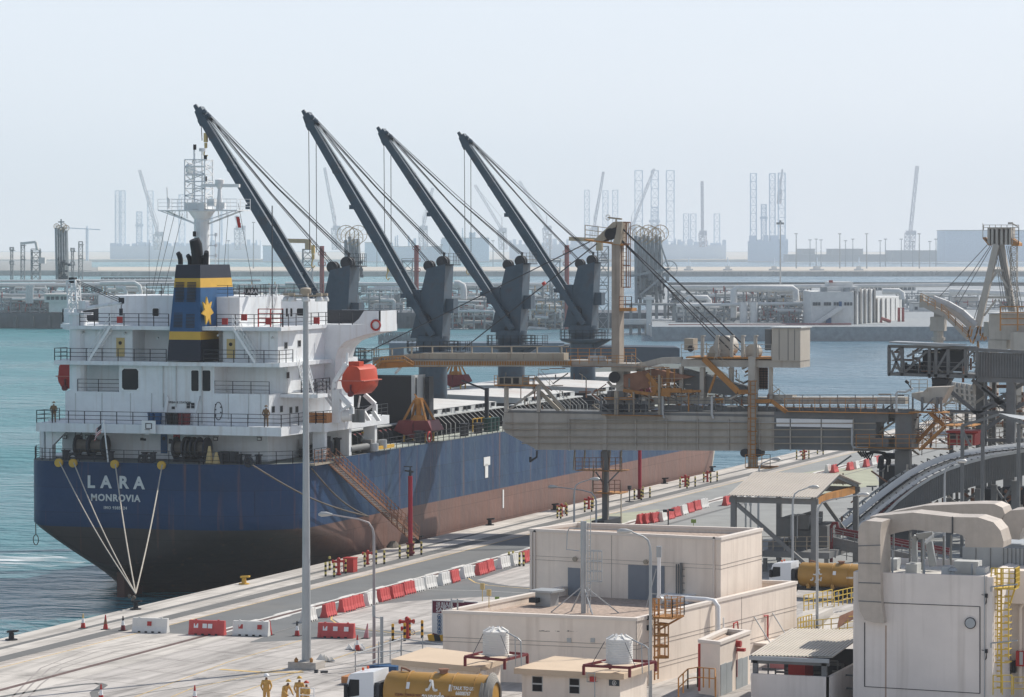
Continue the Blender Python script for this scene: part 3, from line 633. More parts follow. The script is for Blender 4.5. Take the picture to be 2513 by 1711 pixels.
# red equipment on the bridge deck
b = MB(); b.rail([(252, gu(634, 800, 252).y, L4), (252, gu(694, 800, 252).y, L4), (253.5, gu(694, 800, 253.5).y, L4)], 1.5, .09, 4, .9)
for px, py in ((552, 789), (599, 779), (777, 787), (659, 789), (294, 785)): b.cut(); b.cbox(gu(px, py, 250.95), .15, .5, .55)
b.build('fire_equipment', red, ship)
b = MB(); p = gu(922, 798, 261.9); b.tube([(261.9, p.y+.42*cos(a), p.z+.42*sin(a)) for a in [2*pi*k/16 for k in range(17)]], .09); b.build('lifebuoy', red, ship)
b = MB(); p = gv(1050, 1098, 107.5)
b.tube([(p.x+.45*cos(a), 107.35, ZD+.6+.45*sin(a)) for a in [2*pi*k/16 for k in range(17)]], .09); b.build('lifebuoy', red, ship)
# name board above the wheelhouse
b = MB(); p = gu(617, 716, 256); b.cbox(p, .1, 1.2, .62); nb = b.build('name_board', dark, ship); text('LARA', .5, nb, white2, (p.x-.08, p.y, p.z), (0, -1, 0), (0, 0, 1), .01, 'board_lettering')
# provision crane, port aft
b = MB(); p = gu(184, 806, 251.4); b.cyl((252, p.y, L3-3), (252, p.y, gu(184, 770, 252).z), .75, 14); b.box(251.2, 252.9, p.y-1, p.y+1, gu(184, 770, 252).z-.1, gu(184, 770, 252).z+.1)
t0 = gu(179, 688, 252); t1 = gu(184, 768, 252); b.truss(t1, t0, .8, .8, 4, .12); b.cyl(t1+V((0, -.4, .3)), gu(300, 743, 252), .17, 8); b.cbox(gu(206, 748, 252), .8, .7, .7)
pc = b.build('provision_crane', white, ship)
b = MB(); tp = gu(298, 738, 252)
for k in (-.12, 0, .12): b.bar(t0+V((0, 0, k)), tp+V((0, 0, k*1.6)), .045)
b.bar(tp, gu(297, 768, 252), .05); b.cbox(tp, .3, .4, .5); b.cbox(gu(297, 766, 252), .2, .25, .6); b.cbox(t0, .6, .5, .5); b.build('crane_wires', dark, pc)
# funnel
fz = [gu(450, y, 250.4).z for y in (886, 834, 814, 706, 683, 650)]
fl = [gu(x, y, 250.4).y for x, y in ((410, 886), (413, 834), (414, 814), (422, 706), (423, 683), (426, 650))]
fr_ = [gu(x, y, 250.4).y for x, y in ((492, 886), (491, 834), (490, 814), (487, 706), (486, 683), (485, 650))]
cf = [0, .15, .2, .5, .55, .62]; uend = [258.5, 258.2, 258.1, 257.4, 257.2, 256.9]
fun = None; mats = [navy, yel, blue, yel, navy]
b = MB()
for i in range(5):
    b.m = i
    A = [(250.4+cf[i]*.8, fl[i], fz[i]), (250.4+cf[i]*.8, fr_[i], fz[i]), (uend[i], fr_[i], fz[i]), (uend[i], fl[i], fz[i])]
    C = [(250.4+cf[i+1]*.8, fl[i+1], fz[i+1]), (250.4+cf[i+1]*.8, fr_[i+1], fz[i+1]), (uend[i+1], fr_[i+1], fz[i+1]), (uend[i+1], fl[i+1], fz[i+1])]
    b.add(A+C, [(0, 1, 5, 4), (1, 2, 6, 5), (2, 3, 7, 6), (3, 0, 4, 7)]+([(4, 5, 6, 7)] if i == 4 else []))
fun = b.build('funnel', mats, ship)
b = MB()
for (x0, y0, x1, y1) in ((431, 692, 450, 741), (460, 692, 479, 741), (428, 755, 447, 804), (458, 756, 477, 805)):
    p = gu(x0, y0, 250.75); q = gu(x1, y1, 250.55)
    n = 14; b.cut()
    for k in range(n): z = q.z+(p.z-q.z)*(k+.5)/n; b.bar((250.56+.03*k/n*6, p.y, z), (250.56+.03*k/n*6, q.y, z), .05, (p.z-q.z)/n*.55)
b.build('louvre', dark, fun)
b = MB(); b.ext([gv(60+x*.316, 640+y*.316, fr_[2]-.22) for x, y in ((1408, 280), (1425, 345), (1447, 318), (1437, 365), (1460, 405), (1435, 425), (1440, 495), (1420, 450), (1403, 495), (1398, 430), (1372, 413), (1392, 380), (1378, 320), (1400, 345))], (0, -.12, 0))
star = b.build('star_emblem', yel, fun)
b = MB()
def pipe(px, py, r, h, dx=-.8):
    b.cut(); p = gu(px, 652, 253.5); p.z = fz[5]; b.tube([p, p+V((0, 0, h*.45)), p+V((-.1, -dx*.12, h*.8)), p+V((-.25, -dx*.3, h))], [r*.95, r, r*1.05, r*.9], 12)
pipe(484, 592, .5, 2.15, -.5); pipe(443, 625, .22, 1.0, -.4); pipe(466, 630, .2, .8, -.3); pipe(478, 630, .2, 1.1, -.2); pipe(499, 630, .18, .7, .3); pipe(506, 620, .22, 1.1, .5)
b.build('exhaust_pipe', black, fun, 60)
# signal mast
b = MB(); mp0 = gu(495, 735, 259); mt = gu(495, 525, 259)
b.add([], []); b.cyl(mp0, (mt.x, mt.y, mt.z-.5), .75, 10, .68); b.lathe((mt.x, mt.y, mt.z-.5), [(.7, 0), (1.3, .8), (1.5, .9)], 8)
zP = gu(495, 516, 259).z; yl_ = gu(405, 515, 259).y; yr_ = gu(598, 515, 259).y
b.box(257.6, 260.4, yr_, yl_, zP-.08, zP)
for yy in (yl_, yr_): b.bar((259, yy, zP), (259, mt.y+(.6 if yy > mt.y else -.6), zP-1.2), .1, .14); b.bar((257.7, yy, zP), (257.7, mt.y, zP-1.2), .08)
for k in range(1, 5):
    for yy in (yl_, yr_): y = mt.y+(yy-mt.y)*k/5; b.bar((259, y, zP), (259, y, zP-1.1*(1-k/5)-.05), .06)
b.rail([(257.6, yl_, zP), (257.6, yr_, zP)], .95, .04, 3, 1.0); b.rail([(260.4, yl_, zP), (260.4, yr_, zP)], .95, .04, 3, 1.0)
tl = gu(455, 400, 258).y; tr_ = gu(504, 400, 258).y; c_ = (tl+tr_)/2; zT = gu(480, 392, 258).z
b.truss((258.7, c_, zP), (258.7, c_, zT), tl-tr_, 1.6, 7, .11, .07, up=(1, 0, 0)); b.box(257.7, 259.7, tr_, tl, zP, zP+.65)
b.bar((258, c_+.1, zP), (258, c_+.1, gu(478, 360, 258).z), .12); b.bar((258.6, gu(496, 400, 258.6).y, zP), (258.6, gu(496, 400, 258.6).y, gu(496, 372, 258.6).z), .1)
b.cyl(gu(497, 372, 258.6), gu(497, 364, 258.6), .3, 10); b.ball(gu(468, 415, 259), .55, 12)
for py in (392, 408, 430, 446): b.bar(gu(453, py, 257.8), gu(506, py, 257.8), .08)
# ladder arms with lamps on the mast
for py in (577, 603, 628, 655): b.bar(gu(508, py, 259), gu(532, py, 259), .07); b.cyl(gu(530, py-5, 259), gu(530, py+3, 259), .13, 8)
b.bar(gu(529, 575, 259), gu(529, 660, 259), .06); b.ladder(gu(487, 540, 258.1), gu(487, 650, 258.1), .4)
b.bar(gu(412, 515, 258.5), gu(410, 460, 258.5), .08); b.ext([gu(410, 480, 258.5), gu(417, 490, 258.5), gu(416, 512, 258.5), gu(410, 512, 258.5)], (.05, 0, 0))
b.lathe(gu(539, 515, 258), [(.35, 0), (.2, 1.2), (.15, 1.8), (.4, 2.1), (.4, 2.6), (.1, 2.7)], 10); b.cbox(gu(520, 497, 258), .6, .65, .6); b.cbox(gu(548, 505, 258), .4, .4, .5)
mast = b.build('signal_mast', white, ship, 40)
b = MB(); p = gu(539, 456, 258); q = gu(588, 456, 258); r_ = gu(495, 455, 258); b.bar(r_, q, .3, .28); b.build('radar_scanner', white2, mast)
b = MB()
for px, py in ((504, 388), (504, 440), (477, 575), (478, 362)): b.cut(); p = gu(px, py, 258); b.cyl(p-Z_*.2, p+Z_*.25, .15, 8)
b.build('signal_lamp', black, mast)
b = MB()
for (a, c, d, e) in ((412, 520, 372, 720), (430, 520, 380, 722), (448, 524, 400, 722), (560, 525, 545, 720), (585, 500, 625, 725), (540, 525, 535, 700), (366, 590, 366, 715)): b.cut(); b.bar(gu(a, c, 259), gu(d, e, 257), .03)
b.cut(); b.bar(gu(668, 505, 256), gu(668, 780, 256), .07)
b.build('stay_wire', dark, mast)
# winches, rope drums and fittings on the poop
b = MB(); b2 = MB()
for px, n in ((205, 0), (240, 0), (446, 1), (470, 1), (490, 1)):
    b.cut(); b2.cut(); p = gu(px, 1095, 250.2); c = V((250.4, p.y, ZD+1.15)); b2.cyl(c-Y_*.55, c+Y_*.55, .55, 14)
    for k in (-.62, .62): b.cyl(c+Y_*k-Y_*.06, c+Y_*k+Y_*.06, .95, 18)
    b.box(250, 251, c.y-.7, c.y+.7, ZD, ZD+.35)
for px in (166, 163, 358, 378, 545, 590, 610, 637, 275): b.cut(); p = gu(px, 1110, 249.5); b.cyl((249.3, p.y, ZD), (249.3, p.y, ZD+.7), .25, 10); b.cyl((249.3, p.y, ZD+.7), (249.3, p.y, ZD+.8), .35, 10)
for px in (545, 560, 575): b.cut(); p = gu(px, 1105, 250); b.cbox((250, p.y, ZD+.5), .8, .5, .9)
for px in (178, 350, 365, 610): b.cut(); p = gu(px, 1125, 247.4); b.tube([(247.4, p.y+.35*cos(a), ZD+.3+.35*sin(a)) for a in [2*pi*k/12 for k in range(13)]], .12)
b.build('mooring_winch', dark, ship, 40); b2.build('winch_rope_drum', rope_d, ship, 40)
b = MB()
for px, py in ((146, 1130), (181, 1131), (283, 1136), (398, 1137)):
    b.cut(); p = gu(px, py, 247); b.cyl((247.0, p.y, ZD-.12), (246.75, p.y, ZD-.12), .36, 16); 
b.build('roller_fairlead', yel, ship, 40)
b = MB()
for px, py, h in ((514, 1096, .9), (531, 1100, .6)): b.cut(); p = gu(px, 1125, 249); b.cyl((249, p.y, ZD), (249, p.y, ZD+1.6*h), .35, 10, .1); 
b.build('cowl_vent', yel2, ship, 40)
# ---------------------------------------------------------------- deck cranes
CV = 120.6
def deck_crane(u, jt, hookz):
    P = lambda v, z, du=0: V((u+du, v, z))
    b = MB(); b.cyl(P(CV+.1, ZD, 1.2), P(CV+.1, 17.2, 1.2), 1.5, 24)
    b.lathe((u+1.2, CV+.1, 15.2), [(1.5, 0), (2.6, .35), (2.75, .55), (2.75, .62)], 28)
    b.cyl(P(CV+.1, 16.4, 1.2), P(CV+.1, 17.4, 1.2), 1.75, 24)
    b.ext([(u+.9, CV-1.2, 15.8), (u+.9, CV-3.6, 15.8), (u+.9, CV-1.2, 14.4)], (.5, 0, 0)); b.box(u+.2, u+2, CV-3.9, CV-1, 15.75, 15.85)
    c = b.build('deck_crane', crane_g, ship, 40, 'grey deck crane with its jib raised to port')
    b = MB(); pr_ = [V((u+1.2+2.7*cos(a), CV+.1+2.7*sin(a), 15.8)) for a in [2*pi*k/20 for k in range(21)]]
    b.rail(pr_, 1.05, .05, 3, .8); b.cut(); b.rail([(u+.2, CV-1.5, 15.85), (u+.2, CV-3.9, 15.85), (u+2, CV-3.9, 15.85)], 1.05, .05, 3, .6); b.build('railing', dark, c)
    t = MB(); A = [(CV+2.15, 17.2), (CV-1.35, 17.2), (CV-1.75, 24.9), (CV+.35, 24.4)]
    t.add([(u, v, z) for v, z in A]+[(u+2.4, v-.0, z) for v, z in A], [(0, 3, 2, 1), (4, 5, 6, 7), (0, 1, 5, 4), (1, 2, 6, 5), (2, 3, 7, 6), (3, 0, 4, 7)])
    t.box(u-.1, u+1.8, CV+1.0, CV+2.55, 20.4, 22.2); t.box(u+.6, u+2.0, CV-2.4, CV-1.4, 19.8, 21.3)
    tw_ = t.build('crane_tower', crane_g, c)
    t = MB()
    for v, z, r in ((CV+.25, 24.7, .55), (CV-1.25, 25.1, .62)):
        t.cut(); t.cyl((u+.2, v, z), (u+.5, v, z), r, 16); t.cyl((u+.8, v, z), (u+1.1, v, z), r, 16); t.ext([(u+.1, v-.55, z-.2), (u+.1, v+.35, z-.4), (u+.1, v-.1, z+r*.8)], (1.2, 0, 0))
    t.bar((u+.6, CV-1.3, 25.2), (u+.6, CV-1.4, 26.1), .2); t.rail([(u+.1, CV-1.5, 24.9), (u+.1, CV-2.6, 24.9), (u+2, CV-2.6, 24.9)], 1.1, .04, 3, .5); t.box(u, u+2, CV-2.7, CV-1.7, 24.75, 24.85)
    t.build('sheave', dark, c, 40)
    t = MB(); t.cyl((u-.35, CV+.45, 19.1), (u+.0, CV+.45, 19.1), .62, 20); t.cyl((u-.3, CV+.1, 17.6), (u+.0, CV+.1, 17.6), .3, 12); t.build('pivot', dark, c, 40)
    # jib: two box beams
    piv = P(CV+.45, 19.1); tip = P(jt[0], jt[1]); d = (tip-piv).normalized(); nrm = V((0, -d.z, d.y)); L = (tip-piv).length
    j = MB(); hd = piv+d*(L*.93)
    for du, s0 in ((-.9, -1.9), (1.5, 2.2)):
        st = piv+V((du, 0, 0))+d*s0; en = hd+V((du*.25, 0, 0))
        w0, w1 = .95, .62; q = [st-nrm*w0*.4, st+nrm*w0*.4, en+nrm*w1*.5, en-nrm*w1*.5]
        mid = st.lerp(en, .45); q = [st-nrm*.3, st+nrm*.3, mid+nrm*.52, en+nrm*.36, en-nrm*.36, mid-nrm*.52]
        j.ext(q, (.42, 0, 0))
        for f, r in ((.78, .5), (.42, .35)): cc = st.lerp(en, f); j.cyl(cc+V((-.1, 0, 0)), cc+V((.5, 0, 0)), r*.9, 12)
        for f in (.62, .2): cc = st.lerp(en, f)+nrm*-.55; j.cbox(cc+V((.2, 0, 0)), .5, .5, .45)
    for f in (.25, .4, .55, .7, .85): c0 = piv.lerp(hd, f); j.bar(c0+V((-.9+.65*f, 0, 0)), c0+V((1.7-1.2*f, 0, 0)), .25)
    j.ext([hd-nrm*.6-d*.3, hd+nrm*.55-d*.2, hd+nrm*.5+d*1.3, hd-nrm*.3+d*1.2], (.9, 0, 0)); j.cyl(hd+V((-.2, 0, 0)), hd+V((1.1, 0, 0)), .5, 14)
    j.cyl(hd+d*.8+V((.3, 0, 0)), tip+V((.3, 0, 0)), .3, 10, .2); j.ball(hd+nrm*.7, .3); j.ball(hd+nrm*.6+d*.6, .25)
    jo = j.build('jib', crane_g, c, 40)
    r = MB(); e1 = V((u+.35, CV+.35, 25.1)); e2 = V((u+.5, CV-1.3, 25.9)); hh = hd+nrm*.7
    for k, (e, o) in enumerate(((e1, -.5), (e1, .15), (e1, .6), (e2, -.7), (e2, -.1), (e2, .3), (e2, .7))):
        r.cut(); a = hh+V((o*.6, 0, 0))+d*(k*.15-.4); mid = a.lerp(e+V((o, 0, 0)), .5)-Z_*(.15+.12*(k % 3)); r.bar(a, mid, .055); r.bar(mid, e+V((o, 0, 0)), .055)
    r.build('luffing_rope', ropek, c)
    r = MB(); hb = hd-d*.0
    for o in (.0, .75): r.cut().bar((u+o*.3, hb.y+.2-o, hb.z-.3), (u+o*.3, hb.y+.1-o*.9, hookz+1.8), .055)
    r.build('hoist_rope', ropek, c)
    k = MB(); hp = V((u+.1, hb.y-.25, hookz)); k.cbox(hp+Z_*2.1, .35, .3, .9); k.cyl(hp+Z_*1.6, hp+Z_*1.1, .16, 8); k.tube([hp+Z_*1.1, hp+Z_*.8+Y_*.16, hp+Z_*.4+Y_*.2, hp+Z_*.15, hp+Z_*.4-Y_*.18], .07, 6)
    k.build('hook_block', yel2, c, 40)
    return c
for u, jt, hz_ in ((290, (135.3, 40.5), 35.2), (316, (134.95, 41.0), 24.3), (340.5, (136.3, 40.1), 22.8), (366, (136.1, 40.4), 23.2)): deck_crane(u, jt, hz_)
# ---------------------------------------------------------------- hatches
redfade = mat('red_marks', (.5, .12, .1), .7)
for i, (u0, u1) in enumerate(((289.2, 312.6), (320.5, 338), (346, 362), (371, 388))):
    b = MB(); zt = 10.35
    b.box(u0+.3, u1-.3, 112.5, 129.4, ZD, zt); h = b.build('hatch_coaming', dark, ship)
    b = MB(); b.box(u0, u1, 112.05, 129.8, zt, zt+.55); b.build('hatch_rim', grey_w, h)
    b = MB(); n = 5
    for k in range(n):
        b.cut(); a = u0+(u1-u0)*k/n; c = u0+(u1-u0)*(k+1)/n; b.add([(a+.05, 112, zt+.56), (c-.05, 112, zt+.56), (c-.05, 129.8, zt+.56), (a+.05, 129.8, zt+.56), (a+.05, 121, zt+.85), (c-.05, 121, zt+.85)], [(0, 1, 5, 4), (4, 5, 2, 3), (0, 4, 3), (1, 2, 5)])
    b.build('hatch_cover', hatchw, h)
    b = MB(); x = u0+1
    while x < u1-.5:
        b.cut()
        b.cyl((x, 111.75, zt+.35), (x, 112.05, zt+.35), .2, 10); x += 1.1 if int(x*3) % 2 else 2.4
    b.build('cover_wheel', dark, h)
    # coaming stays with the red hydraulic line
    b = MB(); x = u0-3
    while x < u1+2: b.cut(); b.ext([(x, 112.4, zt-.1), (x, 111.7, zt-.1), (x, 110.9, 9.5), (x, 110.9, ZD), (x, 112.4, ZD)], (.09, 0, 0)); x += 1.25
    b.build('coaming_stay', dark, h)
    b = MB(); x = u0-3
    while x < u1+2: b.cut(); b.bar((x-.02, 111.7, zt-.12), (x-.02, 110.85, 9.5), .055); b.bar((x-.02, 110.85, 9.5), (x-.02, 110.85, ZD), .055); x += 1.25
    b.build('stay_flange', grey_w, h)
    b = MB(); b.cyl((u0-3, 111.6, 9.5), (u1+2, 111.6, 9.5), .12, 8); b.build('hydraulic_pipe', maroon, h)
    b = MB(); b.box(u0-3.5, u1+1.5, 111.6, 112.3, zt-.12, zt); b.build('rim_walk', grey_w, h)
# aftmost hatch with its cover folded upright
b = MB(); b.box(268, 286, 112.5, 129.4, ZD, 10); x = 266; b.build('hatch_coaming', dark, ship)
b = MB(); x = 266
while x < 288: b.cut(); b.ext([(x, 112.4, 10), (x, 111.7, 10), (x, 110.9, 9.5), (x, 110.9, ZD), (x, 112.4, ZD)], (.09, 0, 0)); x += 1.25
b.build('coaming_stay', dark, ship)
b = MB(); b.cyl((264, 111.6, 9.6), (288, 111.6, 9.6), .13, 8); b.build('hydraulic_pipe', maroon, ship)
b = MB(); b.box(264, 288, 111.5, 112.3, 9.98, 10.1); b.build('rim_walk', grey_w, ship)
p = gu(1010, 1055, 285.4); q = gu(905, 925, 285.4); b = MB(); b.box(285.4, 286, p.y, q.y+6, p.z, q.z+.1); b.cut(); b.box(287.4, 288, p.y, q.y+6, p.z, q.z+.1); fc = b.build('folded_cover', black, ship)
b = MB(); b.box(285.35, 288.1, p.y-.35, p.y, p.z-.2, q.z+.2); b.build('cover_edge', grey_w, fc); b = MB(); b.bar((285.3, p.y-.5, p.z), (285.3, p.y-.5, q.z), .12); b.cut(); b.box(287.4, 288.6, p.y-1, p.y-.6, p.z, q.z); b.build('cover_edge', dark, fc)
# deck lane stores
b = MB(); b.box(268, 372, 107.5, 110.6, ZD-.01, ZD+.012); b.build('walkway', mat('walkway_paint', (.36, .38, .33), .8, var=.2), ship)
for x, y in ((300.5, 108.6), (301.6, 108.6), (302.7, 108.6)):
    b = MB(); b.cyl((x, y, ZD), (x, y, ZD+1.25), .42, 12); b.cyl((x, y, ZD+1.25), (x, y, ZD+1.35), .46, 12); solo('waste_bin', b, mat('bin_green', (.015, .06, .05), .5), '%s of three dark green waste drums on the deck edge behind the rail' % {300: 'left', 301: 'middle', 302: 'right'}[int(x)], 'waste bin', 'waste drums on the deck edge', 40)
for x, y, h in ((281, 108.4, 1.0), (292.6, 108.3, 1.1), (297.3, 108.6, .9), (271, 109.3, 1.5), (262, 108.6, 1.4), (259, 109, 1.1), (311, 108.4, 1.3)):
    b = MB(); b.cyl((x, y, ZD), (x, y, ZD+h), .28, 10); b.cyl((x, y, ZD+h), (x, y, ZD+h+.14), .42, 10); b.cyl((x+.9, y, ZD), (x+.9, y, ZD+h), .28, 10); b.cyl((x+.9, y, ZD+h), (x+.9, y, ZD+h+.14), .42, 10); b.build('mooring_bitts', dark, ship, 40)
b = MB(); b.bar((303, 109.6, ZD), (303, 109.6, ZD+4.2), .35); b.bar((303.1, 109.6, ZD), (303.5, 109.6, ZD+4.2), .1); b.bar((303, 109.6, ZD+4), (301, 111.5, ZD+5), .16); b.build('hose_crane', dark, ship)
b = MB(); b.rail([(299.5, 109.8, ZD), (304.5, 109.8, ZD)], 1.3, .09, 2, 1.2); b.build('pipe_guard', yel, ship)
# dark machinery below the boat deck
b = MB(); rnd = random.Random(3)
for k in range(26):
    x = 256+rnd.random()*12; y = VC-14.4+rnd.random()*3.5; s_ = .3+rnd.random()*.7
    b.cut()
    if k % 3 == 0: b.cyl((x, y, ZD), (x, y, ZD+.6+rnd.random()*1.6), s_*.4, 8)
    else: b.box(x, x+s_, y, y+s_, ZD, ZD+.4+rnd.random()*1.4)
b.build('deck_machinery', dark, ship)
b = MB(); b.cyl((262.5, 107.7, ZD+.55), (267, 107.7, ZD+.55), .3, 12); b.box(266.8, 267.6, 107.4, 108.2, ZD, ZD+1.1); b.build('cargo_manifold', steel_d, ship, 40)
b = MB(); b.cyl((267.2, 107.3, ZD+.1), (267.2, 107.3, ZD+.8), .45, 14); b.cut(); b.cyl((269.2, 107.3, ZD+.3), (269.2, 107.3, ZD+1), .45, 14); b.build('pilot_reel', galv, ship, 40)
b = MB(); b.bar((267.5, 107.1, ZD+.35), (271.5, 107.1, ZD+.35), .18, .3); b.build('boom_yellow', yel, ship)
# stores on the boat deck
for k, (px, py) in enumerate(((762, 1028), (789, 1028))):
    p = gu(px, 1036, 256.5); b = MB(); b.box(256.5, 257.6, p.y-.5, p.y+.42, L1+.02, L1+.85); b.box(256.45, 256.5, p.y-.5, p.y+.42, L1+.4, L1+.47)
    solo('wooden_crate', b, wood, ('left one', 'right one')[k]+' of two brown wooden crates beside the floodlight mast on the boat deck', 'crate', 'wooden crates on the boat deck')
p = gu(845, 1026, 258.5); b = MB(); b.cyl((258.5, p.y+.7, L1+.6), (258.5, p.y-.7, L1+.6), .5, 16); solo('liferaft_canister', b, white2, 'white drum shaped liferaft canister lying on the boat deck', 'liferaft', smooth=40)
for px, m, l in ((873, steel_d, 'dark blue grey drum standing left of the second davit foot'), (887, steel_d, 'dark blue grey drum standing right beside the second davit foot')):
    p = gu(px, 1026, 258.8); b = MB(); b.cyl((258.8, p.y, L1), (258.8, p.y, L1+1.1), .32, 12); solo('steel_drum', b, m, l, 'drum', 'drums on the boat deck', 40)
for px in (894, 918):
    p = gu(px, 1040, 260); b = MB(); b.ext([(260, p.y+.35, L1+.9), (260, p.y, L1+.95), (260.3, p.y-.45, L1+.1), (260.3, p.y-.1, L1+.05)], (.3, 0, 0)); b.build('rail_gate', white2, ship)
# bins of the garbage station
for px, m, l in ((370, blue, 'blue bin at the left end of the row'), (387, blue, 'blue bin second from the left by the buttress'), (415, black, 'black bin right of the white buttress'), (430, black, 'black bin in the middle under the notices'), (444, maroon, 'dark brown bin second from the right'), (457, maroon, 'dark brown bin at the right end of the row')):
    p = gu(px, 1035, 250.4); b = MB(); b.lathe((250.5, p.y, L1), [(.26, 0), (.31, .85), (.34, .87), (.34, .95)], 12); solo('waste_bin', b, m, l+' on the stern deck', 'waste bin', 'bins of the garbage station', 40)
t = thing('basketball_hoop', 'white basketball backboard with ring hung on the stern deck edge', 'basketball hoop', gu(365, 1065, 248.9))
p = gu(348, 1032, 248.9); q = gu(382, 1064, 248.9); b = MB(); b.box(248.85, 248.92, q.y, p.y, q.z, p.z); b.build('backboard', white2, t)
c = gu(365, 1052, 248.84); b = MB()
for (y0, y1, z0, z1) in ((-.3, .3, .4, .46), (-.3, .3, -.02, .04), (-.3, -.24, 0, .45), (.24, .3, 0, .45)): b.box(248.8, 248.845, c.y+y0, c.y+y1, c.z+z0, c.z+z1)
b.tube([(248.55+.22*cos(a), c.y+.22*sin(a), c.z-.08) for a in [2*pi*k/12 for k in range(13)]], .02); b.build('ring', dark, t)
b = MB()
for a in [2*pi*k/8 for k in range(8)]: b.bar((248.55+.22*cos(a), c.y+.22*sin(a), c.z-.08), (248.55+.12*cos(a+.4), c.y+.12*sin(a+.4), c.z-.5), .02)
b.build('net', white2, t)
# ensign
t = thing('ensign_flag', 'red and white striped flag with a dark blue corner drooping from a white stern staff', 'flag', gu(266, 1138, 247.6))
p0 = gu(266, 1138, 247.6); p1 = gu(254, 1034, 247.6); b = MB(); b.cyl(p0, p1, .07, 8, .05); b.ball(p1, .12, 8); b.build('staff', white2, t, 40)
b = MB(); c0 = gu(253, 1038, 247.6); nS = 9
for k in range(nS):
    b.m = 0 if k % 2 == 0 else 1
    for s_ in range(6):
        def fp(i, j): a = i/nS; f = j/6; return c0+V((.15*sin(f*7+a*2), .15+f*.62+a*.12, -a*.85-f*.75))
        b.m = 2 if (k < 5 and s_ < 3) else (0 if k % 2 == 0 else 1)
        b.add([fp(k, s_), fp(k+1, s_), fp(k+1, s_+1), fp(k, s_+1)], [(0, 1, 2, 3)])
b.build('flag_cloth', [red, white2, navy], t)
p = gu(585, 532, 257); b = MB()
for k in range(5):
    a = gu(583+k, 532+k*5.4, 257); c = gu(584+k, 537.4+k*5.4, 257); b.add([a+Y_*.15, a-Y_*.15+X_*.1*(k % 2), c-Y_*.15, c+Y_*.15], [(0, 1, 2, 3)])
solo('signal_flag', b, red, 'small red flag hanging from a signal line right of the mast', 'flag')
# ---------------------------------------------------------------- lifeboats
def lifeboat(nm_label, u0, L, vc, zc, W, Hh, m=orange):
    t = thing('lifeboat', nm_label, 'lifeboat', (u0+L/2, vc, zc), 'lifeboats')
    b = MB(); st = []
    for f, s_ in ((0, .80), (.12, .96), (.5, 1), (.8, .9), (.94, .55), (1, .12)):
        w_ = W/2*s_; st.append([(u0+L*f, vc+y*w_, zc+z*Hh) for y, z in ((0, 0), (.55, .08), (.9, .25), (1, .42), (1, .46), (.93, .47), (.82, .80), (.6, .88), (0, .92), (-.6, .88), (-.82, .80), (-.93, .47), (-1, .46), (-1, .42), (-.9, .25), (-.55, .08))])
    n = 16
    for s_ in st: b.v.extend(V(p) for p in s_)
    for i in range(len(st)-1):
        for k in range(n): b.f.append((i*n+k, i*n+(k+1) % n, (i+1)*n+(k+1) % n, (i+1)*n+k)); b.mi.append(0)
    b.f += [tuple(range(n-1, -1, -1)), tuple(range((len(st)-1)*n, len(st)*n))]; b.mi += [0, 0]
    b.build('boat_hull', m, t, 35)
    b = MB(); b.box(u0+L*.12, u0+L*.34, vc-W*.22, vc+W*.2, zc+Hh*.88, zc+Hh*1.04); b.build('conning_hatch', m, t)
    b = MB(); b.box(u0-.03, u0+L*.9, vc-W*.505, vc+W*.505, zc+Hh*.43, zc+Hh*.46); b.build('rubbing_strake', mat('strake', (.5, .16, .12), .6), t)
    b = MB(); b.cyl((u0-.3, vc, zc+.1), (u0, vc, zc+.1), .25, 10); b.ext([(u0-.25, vc-.04, zc-.1), (u0-.25, vc-.04, zc+.9), (u0, vc-.04, zc+.9), (u0, vc-.04, zc+.1)], (0, .08, 0)); b.build('propeller_nozzle', maroon, t)
    return t
p = gu(890, 973, 258.5); lifeboat('orange red enclosed lifeboat hung in white davits on the sunlit starboard side', 258.5, 4.6, gu(862, 930, 258.5).y, gu(860, 970, 258.5).z, 2.35, 2.75)
lifeboat('dark red enclosed lifeboat at the left edge of the white stern house', 255.5, 4.2, gu(161, 920, 255.5).y, gu(160, 955, 255.5).z, 1.95, 2.5, mat('boat_red', (.4, .03, .025), .5))
b = MB(); b.cyl((259, 110.2, L1), (259, 110.2, L1+3), .2, 8); S = lambda x, y: gu(500+x*.316, 640+y*.316, 257.8)
def pathbar(b, pts, w, h):
    for a, c in zip(pts, pts[1:]): b.bar(a, c, w, h)
pathbar(b, [S(1108, 800), S(1020, 940), S(1012, 1000), S(1150, 1140), S(1150, 1190)], .35, .35); b.cut(); S = lambda x, y: gu(500+x*.316, 640+y*.316, 263)
pathbar(b, [S(1250, 1040), S(1330, 1115), S(1330, 1210)], .35, .35); b.bar(S(1330, 1115), S(1245, 1170), .2); b.cut(); b.bar(S(1215, 1050), S(1200, 1140), .12); b.cut(); b.bar(S(1290, 800), S(1300, 860), .3)
b.cut(); S = lambda x, y: gu(500+x*.316, 640+y*.316, 257.8); b.bar(S(1035, 1185), S(1140, 1120), .2); b.cut(); b.bar(S(1116, 715), S(1114, 800), .15); b.cut(); b.box(257.6, 258.1, S(1060, 1000).y, S(1000, 1000).y, L1, S(1000, 1000).z)
b.build('davit', white, ship)
